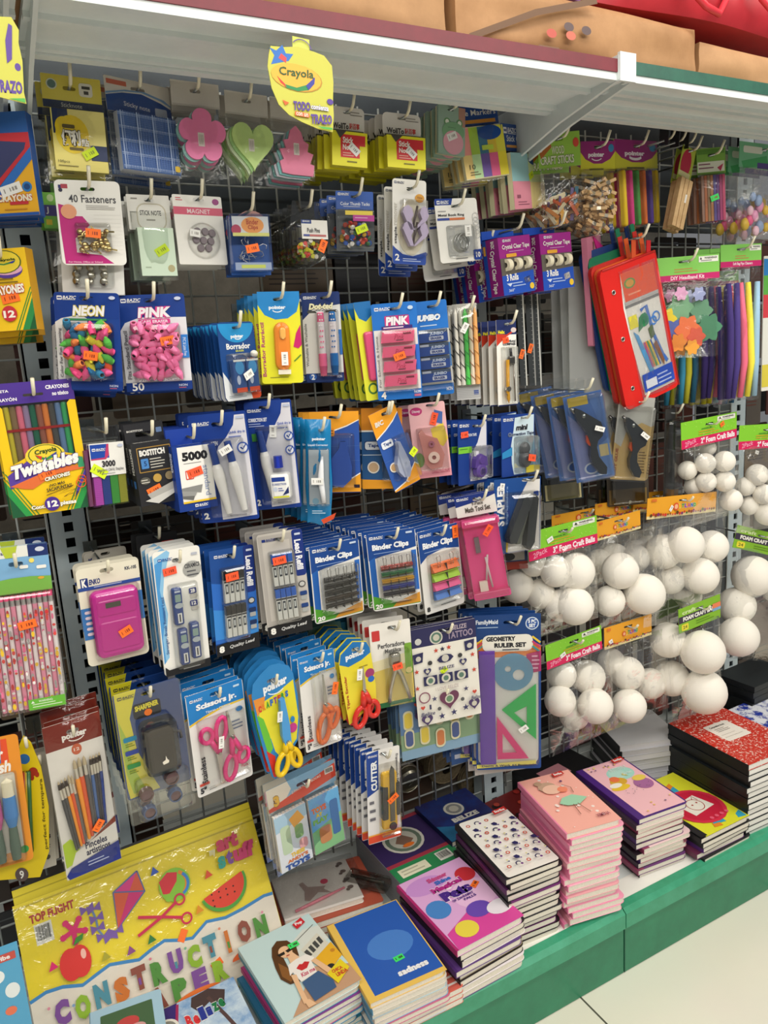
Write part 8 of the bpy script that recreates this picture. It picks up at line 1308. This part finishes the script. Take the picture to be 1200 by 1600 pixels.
stack('sadness', (511, 1447), (616, 1414), (586, 1549), ZS, 8, ['#d8d0c4', '#a8c8d8', '#d8c8c0', '#8ab0d0', '#c86a8c'] + ['#e8c05c'], ['#4a8ab0', '#3a6a8a', '#b8a8a0', '#5a94c0'] + ['#e0b44c'], a_sad, 'blue notebook with yellow border and the word sadness, green sticker', 'notebooks in the blue covered stack', 'under the blue yellow bordered notebook', .0, .005, seed=33, w=.152, h=.208)
def a_girl(a):
    a.R(.0, 0, 1, 1, '#c4dcdc').G([(.45, .3), (.8, .16), (1, .2), (1, .4), (.5, .5)], '#d8dcd4').L([(.5, .3), (.95, .16)], .012, '#6a6a64').G([(.62, .38), (.92, .28), (.98, .52), (.7, .62)], '#d8d4c4')
    for i in range(4): a.G([(.64 + i * .075, .42 - i * .025), (.69 + i * .075, .405 - i * .025), (.71 + i * .07, .49 - i * .025), (.66 + i * .07, .505 - i * .025)], '#4a4a48')
    a.G([(.68, .56), (.99, .46), (1, .66), (.76, .75)], '#e8b028').G([(.3, .86), (.62, .62), (1, .78), (1, 1), (.1, 1)], '#c49a78').E(.8, .72, .05, '#2a2a2a').E(.94, .56, .03, '#c8862a')
    a.G([(.34, .2), (.44, .15), (.55, .2), (.6, .32), (.56, .44), (.5, .36), (.46, .3), (.4, .3), (.38, .44), (.36, .56), (.4, .7), (.28, .68), (.22, .58), (.24, .44), (.28, .3)], '#5a3a1f').G([(.3, .4), (.36, .5), (.36, .64), (.3, .66), (.25, .56)], '#8a5a2c')
    a.E(.45, .32, .085, '#ecc096', .075).G([(.44, .36), (.52, .36), (.56, .47), (.42, .48)], '#ecc096').G([(.34, .31), (.44, .31), (.43, .345), (.36, .345)], '#2a2420').G([(.455, .31), (.55, .3), (.54, .335), (.47, .345)], '#2a2420').E(.45, .375, .025, '#b85a4a', .008)
    a.G([(.38, .48), (.5, .46), (.64, .46), (.7, .54), (.64, .58), (.62, .7), (.4, .72), (.38, .58), (.33, .6)], '#efe9e2').G([(.44, .56), (.5, .53), (.53, .545), (.57, .53), (.62, .56), (.55, .61), (.48, .61)], '#c82c30').T('Kiss me', .44, .63, .62, .68, '#c84a6a', .03, .2)
    a.G([(.64, .56), (.7, .55), (.78, .74), (.86, .84), (.82, .86), (.72, .78)], '#e8bc92').G([(.34, .6), (.4, .62), (.36, .8), (.34, .95), (.28, .94), (.31, .78)], '#e8bc92').G([(.4, .73), (.64, .7), (.72, .86), (.7, .95), (.4, .97)], '#3f5c84').G([(.3, .92), (.36, .92), (.4, 1.0), (.3, 1.0)], '#e8bc92')
    a.G([(.72, .06), (.87, .02), (.88, .1), (.74, .14)], '#d02c34').T('Pop', .75, .055, .85, .105, '#f4eaea', .05).G([(.7, .78), (.94, .7), (.97, .83), (.74, .93)], '#e8d024').T('CHICA', .76, .77, .9, .81, '#c8502c', .06).T('LINDA', .78, .82, .93, .865, '#c8502c', .06)
ZG = .245
stack('girl', (372, 1481), (478, 1428), (446, 1602), ZG, 9, ['#4aa0b4', '#7a3a8c', '#b8d8e0', '#c84a8c', '#3a8ab4', '#2f6f94'] + ['#c4dcdc'], ['#2f84a0', '#5a2a7c', '#3a94a8', '#b83a7c', '#4aa4bc'] + ['#c8e0e0'], a_girl, 'pale notebook with a drawn girl in sunglasses beside a yellow tram', 'notebooks in the girl with sunglasses stack', 'under the girl in sunglasses notebook', .0, .006, seed=36, w=.150, h=.205)
def stick_on(px, z, c, ang, label=None): pass
# price stickers on the top covers are parts of those notebooks
def top_sticker(obj_label, u, v, c, ang=0.0, w=.02, h=.0125):
    for o in bpy.data.objects:
        if o.get('label') == obj_label:
            cv = [k for k in kids(o) if k.name.startswith('cover')][0]; xs = [q.co for q in cv.data.vertices]; x0 = min(q.x for q in xs); x1 = max(q.x for q in xs); z0 = min(q.z for q in xs); y0 = min(q.y for q in xs)
            mb = MB(); ca, sa = math.cos(math.radians(ang)), math.sin(math.radians(ang)); cx, cz = x0 + (x1 - x0) * u, z0 * v
            def tf(x, z): return (cx + x * ca - z * sa, cz + x * sa + z * ca)
            mb.prism([tf(-w / 2, -h / 2), tf(w / 2, -h / 2), tf(w / 2, h / 2), tf(-w / 2, h / 2)], y0 - .0004, y0 - .0001, c)
            for a, b in ((-.34, -.27), (-.02, .05), (.09, .2), (.24, .36)): mb.flat([tf(a * w, -.2 * h), tf(b * w, -.2 * h), tf(b * w, .2 * h), tf(a * w, .2 * h)], y0 - .0006, '#3a2a20')
            mb.build('price_sticker', o); return
top_sticker('purple and magenta notebook about magical pets with an orange sticker', .8, .42, OR, 30)
top_sticker('blue notebook with yellow border and the word sadness, green sticker', .58, .68, GR, 5)
top_sticker('pale notebook with a drawn girl in sunglasses beside a yellow tram', .58, .3, GR, 0)

def lone(label, cat, tl, tr, bl, z, t, cover, spine, art, group=None, w=None, h=None, name='notebook', spw=0.0, paper='pages', r=.006, same=False):
    global LAST
    o, ww, hh, yaw = LAST if same else flatfit(tl, tr, bl, z); LAST = (o, ww, hh, yaw); w = w or ww; h = h or hh
    b = notebook(w, h, t, V((o.x, o.y, z - t)) + V((math.cos(yaw), math.sin(yaw), 0)) * (w / 2), yaw, cover, spine, art, None, spw=spw, paper=paper, r=r); b.name = name
    tag(b, label, cat, group); return b
def a_belize1(a):
    a.R(0, 0, 1, 1, 'night_blue').E(.5, .36, .2, '#2a3f74').E(.5, .36, .17, '#d0ccc0').E(.5, .36, .13, '#8a8a88').E(.5, .36, .08, '#c0bcb0').T('BELIZE', .3, .56, .78, .66, '#d8d4cc', .06).G([(.0, .6), (.4, .8), (.3, 1), (0, 1)], '#2a6a94')
lone('dark blue notebook with a round seal and BELIZE lettering, against the grid', 'notebook', (648, 1261), (727, 1231), (707, 1316), .235, .012, '#1d3f86', '#16204a', a_belize1, 'seal notebooks', name='notebook')
for k in range(4):
    b = lone('%s notebook under the dark blue seal notebook' % ['first', 'second', 'third', 'lowest'][k], 'notebook', (648, 1261), (727, 1231), (707, 1316), .2225 - k * .018, .0175, '#24305c', '#1c1c30', None, 'seal notebooks', same=True)
def a_belize2(a):
    a.R(0, 0, 1, .74, '#3a2a5c').R(0, .68, 1, .74, '#a83a4c').R(0, .0, 1, .06, '#a83a4c').E(.5, .38, .3, '#d8d4c8').E(.5, .38, .26, '#6a7a6a').E(.5, .38, .2, '#cac6b8').G([(.36, .4), (.5, .26), (.64, .42), (.5, .5)], '#8a6a5a').R(0, .74, 1, 1, '#2f8a54').R(.08, .8, .52, .93, '#e8e4c8').bars(.12, .83, .46, 2, '#b8b49a', .05).barcode(.68, .78, .9, .92).E(.5, .5, .09, '#f07a2c', .03)
bz = lone('purple and green notebook with a round seal and white name label', 'notebook', (556, 1305), (660, 1262), (616, 1372), .222, .016, '#3a2a5c', '#8a8a90', a_belize2, 'school notebooks by the box cutters', w=.165, h=.21)
for k in range(3): lone('%s notebook under the purple and green seal notebook' % ['first', 'second', 'lowest'][k], 'notebook', (556, 1305), (660, 1262), (616, 1372), .2055 - k * .0185, .018, '#d8d4d0', '#8a8a90', None, 'school notebooks by the box cutters', w=.165, h=.21, same=True)
def a_bunny(a):
    a.R(0, 0, 1, 1, '#e4ded8').G([(.3, .3), (.36, .28), (.4, .42), (.54, .48), (.62, .5), (.58, .56), (.66, .7), (.5, .6), (.36, .74), (.3, .7), (.34, .5)], '#b09a94').E(.62, .4, .05, '#d84a6a')
    for i, v in enumerate((.1, .3, .5, .7)): a.E(.9, v, .04, '#6a5a54', .04).E(.86, v + .04, .025, '#6a5a54', .03)
lone('white notepad set with rabbits in clear wrap, lying before the small notepads', 'notepad set', (424, 1374), (549, 1345), (447, 1421), .208, .012, '#e4ded8', '#d8d0c8', a_bunny, None, name='notepad_set', w=.17, h=.14)
for o in bpy.data.objects:
    if o.name.startswith('notepad_set'):
        mb = MB(); mb.tube([(-.06, -.016, -.125), (.0, -.017, -.112), (.055, -.016, -.098)], [.003, .0035, .002], 'P#e88a9c', 8); mb.build('pen', o); mb = MB(); mb.prism(rrpts(-.088, -.143, .1, .003, .004), -.021, -.0202, 'wrap'); mb.build('wrap', o)
for k in range(3): lone(['red brown notebook under the white rabbit notepad set', 'second red brown notebook under the rabbit notepad set', 'lowest red brown notebook under the rabbit notepad set'][k], 'notebook', (418, 1380), (585, 1338), (447, 1438), .195 - k * .0152, .0148, '#a8503c', '#8a3a2c', None, 'red brown notebooks', w=.215, h=.165, same=k > 0)
def clip_pack():
    r = empty('clear_pack', PZ(575, 1380, .2), (0, 0, -.9)); mb = MB(); mb.pad(-.05, -.02, .05, .02, -.02, 0, .006, 'smoke', .3); mb.build('clear_case', r); mb = MB(); mb.tube([(-.04, -.01, 0), (.04, -.01, 0)], .004, 'P#3a3a34', 8); mb.build('pen', r); r.rotation_euler = (-PI / 2, 0, -.9); tag(r, 'small clear pack with a dark pen lying beside the rabbit notepad set', 'pack')
clip_pack()
lone('dark red patterned notebook at the back behind the white motif stack', 'notebook', (742, 1262), (800, 1225), (770, 1290), .2, .05, '#7a2424', '#5a1a1c', lambda a: blobs(a, ('#a8322c', '#2a1a1c', '#c84a3a'), 24, 3, .03, .08), None, w=.15, h=.16)
q = lone('black pack in clear plastic with a pink label, behind the pink stack', 'pack', (800, 1205), (870, 1160), (830, 1230), .235, .08, '#1c1c1e', '#1c1c1e', lambda a: a.R(.2, .3, .6, .6, '#c88a94'), None, name='stationery_pack', w=.2, h=.16)
# striped plastic packs under the blue notebook stack
for k in range(3):
    def a_str(a):
        for j in range(6): a.R(0, j / 6, 1, j / 6 + .09, '#d8685a' if j % 2 else '#efe4dc')
    lone(['red and white striped pack sticking out in front of the blue stack', 'second red and white striped pack in front of the blue stack', 'lowest red and white striped pack on the green shelf edge'][k], 'pack', (600, 1560), (690, 1525), (640, 1612), .182 - k * .0115, .011, '#d8685a', '#c85a4a', a_str, 'striped packs', name='striped_pack', w=.14, h=.05, same=k > 0)
# scenery notebook and light blue notebook at the bottom edge
def a_palm(a):
    a.R(0, 0, 1, 1, '#3a2a74').G([(.34, .0), (1, 0), (1, 1), (.2, 1), (.04, .9)], 'sea_blue').L([(.02, .98), (.34, .02)], .03, '#a82a5c').G([(.5, .02), (.7, .0), (.86, .1), (.8, .24), (.66, .16), (.52, .22), (.46, .12)], '#4a3a3c').L([(.66, .1), (.76, .4), (.9, .9)], .04, '#5a4444').E(.16, .24, .13, '#e8e4d8').E(.16, .24, .1, '#8a8a80').E(.16, .24, .06, '#d8d4c8')
    for i, ch in enumerate('Belize'): a.T(ch, .36 + i * .075, .2 + (.05 if ch in 'eiz' else 0) - i * .012 + .0, .425 + i * .075, .36 - i * .012, ('#d8343c', '#d8343c', '#2a3a94', '#2a3a94', '#1f7a4a', '#1f7a4a')[i], .06, 0, 0, '#f4f2ee', .05)
lone('notebook with palm tree, blue sea and the word Belize, at the bottom', 'notebook', (228, 1590), (362, 1522), (252, 1690), .216, .01, '#3a2a74', '#2a1f5c', a_palm, None, h=.19)
for k in range(6): lone('%s notebook under the palm tree notebook' % ['first', 'second', 'third', 'fourth', 'fifth', 'lowest'][k], 'notebook', (228, 1590), (362, 1522), (252, 1690), .2055 - k * .0092, .0088, ['#2f84b0', '#c8d8e0', '#7a3a84'][k % 3], ['#2f84b0', '#b8c8d0', '#6a2a74'][k % 3], None, 'notebooks in the palm tree stack', h=.19, same=True)
lone('pale blue framed notebook with a flower picture at the bottom left', 'notebook', (140, 1583), (218, 1562), (160, 1680), .236, .012, '#a8cce0', '#8ab4cc', lambda a: a.RR(.14, .1, .86, .9, '#4a6a4a', .02).E(.5, .3, .16, '#c84a4a', .08).E(.62, .4, .12, '#d8a0a0', .06).E(.4, .45, .12, '#b83a3a', .06), None, w=.12, h=.17)
for k in range(5): lone('%s notebook under the pale blue framed notebook' % ['first', 'second', 'third', 'fourth', 'lowest'][k], 'notebook', (140, 1583), (218, 1562), (160, 1680), .2235 - k * .0147, .0143, '#d8d4c8', '#c8b060', None, 'notebooks in the pale blue framed stack', w=.12, h=.17, same=True)

# big construction paper pads leaning against the grid
def bigpad(label, tl, tr, ybot, yt, t, front, first):
    a = P(tl[0], tl[1], yt); b = P(tr[0], tr[1], yt); w_ = (b - a).length; top = (a + b) / 2; bz = .152; hgt = top.z - bz; run = abs(ybot - yt); L_ = math.hypot(hgt, run)
    rz = math.atan2(b.y - a.y, b.x - a.x); roll = -math.atan2(b.z - a.z, math.hypot(b.x - a.x, b.y - a.y))
    root = empty('paper_pad', top, (0, 0, 0)); tilt = -math.atan2(run, hgt); root.rotation_euler = (tilt, roll, rz)
    mb = MB(); mb.box(-w_ / 2, w_ / 2, 0, t, -L_, 0, '#f4de2c', '#4a3a2a'); A_ = Art(mb, w_, L_ * 1.349, 0)
    if front:
        A_.L([(0, .02), (1, .02)], .006, '#c8b414')
        WV = [(.0, .42), (.06, .405), (.12, .412), (.19, .44), (.25, .42), (.3, .405), (.36, .422), (.41, .437), (.46, .418), (.52, .403), (.58, .43), (.63, .444), (.7, .4), (.78, .418), (.86, .412), (.96, .395), (1, .4)]
        A_.T('TOP FLIGHT', .05, .066, .217, .105, '#b83a2c', .05).barcode(.06, .115, .125, .205)
        A_.G(WV + [(1, .735), (0, .735)], '#e6ded0').L(WV, .013, '#3f84bc')
        A_.G([(.476, .05), (.489, .153), (.357, .271), (.369, .105)], '#d85a3a').G([(.476, .05), (.43, .128), (.369, .105)], '#d83a84').G([(.43, .128), (.489, .153), (.357, .271)], '#d02f74').L([(.476, .05), (.489, .153), (.357, .271), (.369, .105), (.476, .05)], .006, '#5a6a9c').L([(.369, .105), (.489, .153)], .005, '#5a6a9c')
        A_.L([(.357, .271), (.335, .285), (.302, .282), (.285, .24), (.285, .19), (.275, .13)], .008, '#6a84a8')
        for u, v in ((.35, .275), (.325, .29), (.3, .272), (.285, .23), (.288, .185), (.285, .14), (.26, .13)): A_.G([(u - .026, v - .02), (u, v), (u + .026, v - .022), (u + .026, v + .02), (u, v + .005), (u - .026, v + .022)], '#7a5aa4')
        for t_ in range(5): u = math.radians(72 * t_ + 20); A_.L([(.197, .2), (.197 + .046 * math.cos(u), .2 + .055 * math.sin(u))], .018, '#d8286c').E(.197 + .043 * math.cos(u), .2 + .052 * math.sin(u), .012, '#d8286c')
        A_.E(.61, .177, .066, '#8ac43a').G([(.55, .14), (.59, .11), (.63, .125), (.62, .165), (.58, .21), (.555, .2)], '#d8323c').ring(.61, .177, .05, .014, '#e08a2c', -60, 60).ring(.62, .18, .045, .012, '#3a84c8', -70, 50).E(.575, .225, .016, '#8ac43a')
        A_.E(.80, .27, .105, '#4f9a3a', .118, 196, 376).E(.80, .266, .094, '#d8402c', .104, 196, 376)
        for k in range(9): A_.E(.75 + (k % 4) * .032 - .004, .29 + (k // 4) * .028, .004, '#3a1c14', None, 0, 360, 6)
        A_.L([(.44, .255), (.53, .295), (.60, .255)], .012, '#c8284c').L([(.425, .335), (.53, .295), (.61, .335)], .012, '#c8284c').ring(.615, .25, .02, .008, '#c8284c').ring(.625, .345, .02, .008, '#c8284c')
        A_.E(.165, .335, .042, '#d8322c', .07).E(.2, .335, .04, '#d8322c', .07).G([(.185, .262), (.2, .232), (.23, .225), (.222, .25)], '#3a8a2c').E(.215, .31, .01, '#f0b8a8', .022)
        for u, v, c in ((.54, .08, '#3a5ab4'), (.75, .19, '#d8502c'), (.68, .33, '#d88a1c'), (.47, .37, '#2f7a3a'), (.385, .38, '#8a4a84'), (.29, .36, '#a8a02c'), (.1, .31, '#d8246c')): A_.G([(u - .016, v + .018), (u, v - .022), (u + .02, v + .012)], c)
        cols = ('#7a4a94', '#8ab02c', '#4a8a9c', '#c8702c', '#8a4a3c', '#4f8a3a')
        for i, ch in enumerate('CONSTRUCTION'):
            u = .075 + i * .0735; v = .515 + (.008 if i % 2 else -.006)
            A_.T(ch, u + (.018 if ch == 'I' else 0), v - .052, u + (.034 if ch == 'I' else .056), v + .052, cols[i % 6], .08)
            if ch in 'TIU': A_.R(u + .021, v + .0, u + .031, v + .03, cols[(i + 2) % 6])
        for i, ch in enumerate('PAPER'): A_.T(ch, .335 + i * .085, .58, .395 + i * .085, .675, cols[(i + 3) % 6], .08)
        A_.E(.6, .69, .1, '#e0702c', .03, 0, 180).E(.86, .62, .1, '#d8602c', .04, 0, 180)
        for u, v, c in ((.06, .47, '#d88a9c'), (.145, .5, '#7a9ac0'), (.3, .57, '#c8a04a'), (.45, .45, '#d87a8c'), (.59, .47, '#7ab08a'), (.74, .45, '#d88a6c'), (.3, .62, '#c87a5c'), (.93, .46, '#d88a9c')): A_.E(u, v, .006, c, None, 0, 360, 6)
        for ch, u, v, c, s, h2 in (('my', .775, .085, '#d8d0a0', .03, .035), ('art', .81, .035, '#c83a5c', .1, .075), ('s', .8, .13, '#2f9a8a', .035, .06), ('t', .84, .115, '#7a4a94', .03, .07), ('uff', .872, .105, '#c83a6c', .1, .08)): A_.T(ch, u, v, u + s, v + h2, c, .07, .1)
    else: A_.L([(0, .03), (1, .03)], .005, '#c8b414')
    mb.build('pad', root)
    mb = MB(); mb.box(-w_ / 2 - .001, w_ / 2 + .001, -.0022, -.0016, -L_, -.004, 'wrap') if front else mb.box(-w_ / 2, w_ / 2, t, t + .003, -L_, .004, '#2a2826'); mb.build('shrink_wrap' if front else 'back_board', root)
    if front:
        for (u, v, an) in ((.594, .415, 55), (.70, .60, 20)):
            mb = MB(); ca, sa = math.cos(math.radians(an)), math.sin(math.radians(an)); cx, cz = (u - .5) * w_, -v * L_ * 1.349
            mb.prism([(cx + x * ca - z * sa, cz + x * sa + z * ca) for x, z in ((-.011, -.0065), (.011, -.0065), (.011, .0065), (-.011, .0065))], -.0032, -.0024, OR); mb.build('price_sticker', root)
    tag(root, label, 'paper pad', 'construction paper pads'); return root
bigpad('yellow construction paper pad with drawn toys, front one of the two', (19, 1417), (393, 1275), -.205, -.062, .008, True, True)
bigpad('yellow construction paper pad behind, only its plain top edge showing', (18, 1393), (388, 1253), -.19, -.047, .008, False, False)
def a_scr(a): a.E(.5, .12, .15, '#eef2f2', .03).E(.75, .2, .15, '#e8eeee', .035).E(.65, .29, .12, '#e87a5a', .02).RR(.3, .025, .93, .06, '#c8544a', .02).T('Scribe', .42, .032, .82, .053, '#f4e8e4', .04)
p = Pk('drawing_pad', 'pad', 'pale blue pad with clouds standing at the lower left edge', 'pale blue cloud pad', (-52, 1503), (27, 1490), (12, 1820), -.34, 0.0, 0.0); mb, a = p.card('#5aa8d0', .02, .006, None); a_scr(a); p.part(mb, 'cover'); p.done(0, hook=False)

# ------------------------------------------------------------------ twine spools and the back of the next aisle, seen through the grid
def spool(x, y, z, r, h, k, label):
    ro = empty('twine_spool', (x, y, z)); mb = MB(); mb.lathe([(r * .3, -h / 2), (r * .9, -h / 2), (r, -h * .4), (r, h * .4), (r * .9, h / 2), (r * .3, h / 2)], (0, 0, 0), k, (0, 1, .25), 20)
    for q in range(7): mb.tube([(r * 1.01 * math.cos(2 * PI * j / 18), -h * .36 + q * h * .12 + .004 * math.sin(2 * PI * j / 18), r * 1.01 * math.sin(2 * PI * j / 18)) for j in range(18)], .0022, k, 5, True)
    mb.build('wound_twine', ro); tag(ro, label, 'twine')
g = P(636, 1215, .06); spool(g.x, .075, g.z, .034, .06, 'M#b8b4a4', 'silver twine spool with orange sticker behind the grid near the cutters')
g = P(690, 1200, .09); spool(g.x, .10, g.z + .02, .05, .08, 'twine', 'brown twine spool behind the grid beside the silver one')
g = P(735, 1215, .09); spool(g.x, .10, g.z, .038, .07, 'twine', 'brown twine spool behind the grid nearest the purple marked sheet')
rnd = random.Random(77)
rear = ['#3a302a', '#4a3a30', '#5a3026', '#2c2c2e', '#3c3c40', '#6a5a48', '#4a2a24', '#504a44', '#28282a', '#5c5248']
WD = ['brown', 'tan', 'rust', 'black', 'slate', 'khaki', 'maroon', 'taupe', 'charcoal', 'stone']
k = 0
for j, z in enumerate((1.60, 1.41, 1.22, 1.03, .84, .65, .46, .28)):
    for lay in (0, 1):
        y = .10 + .09 * lay; mb = MB(); mb.tube([(-.8, y, z - .018), (2.9, y, z - .018)], .003, 'M#6a6c6c', 6); o = mb.build('far_side_rail'); tag(o, 'dim rail of the next aisle holding card backs, seen through the grid', 'rail', 'far side rails')
        x = -.5 + .07 * lay
        while x < 2.4:
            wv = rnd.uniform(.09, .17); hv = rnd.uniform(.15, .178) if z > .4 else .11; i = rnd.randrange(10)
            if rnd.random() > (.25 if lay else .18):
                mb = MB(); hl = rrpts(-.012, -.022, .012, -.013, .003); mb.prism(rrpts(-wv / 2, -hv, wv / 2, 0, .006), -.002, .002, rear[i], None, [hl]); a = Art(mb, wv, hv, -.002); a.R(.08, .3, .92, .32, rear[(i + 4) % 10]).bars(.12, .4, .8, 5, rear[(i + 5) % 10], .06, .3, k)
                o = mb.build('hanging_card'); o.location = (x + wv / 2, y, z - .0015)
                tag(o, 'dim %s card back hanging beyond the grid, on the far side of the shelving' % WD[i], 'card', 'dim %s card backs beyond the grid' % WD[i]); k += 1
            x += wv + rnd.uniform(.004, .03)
mb = MB(); mb.box(-.8, 2.85, .02, .45, .02, .15, 'shelf_grey'); o = mb.build('far_side_shelf'); tag(o, 'grey base shelf of the next aisle, seen dimly through the grid', 'shelf')
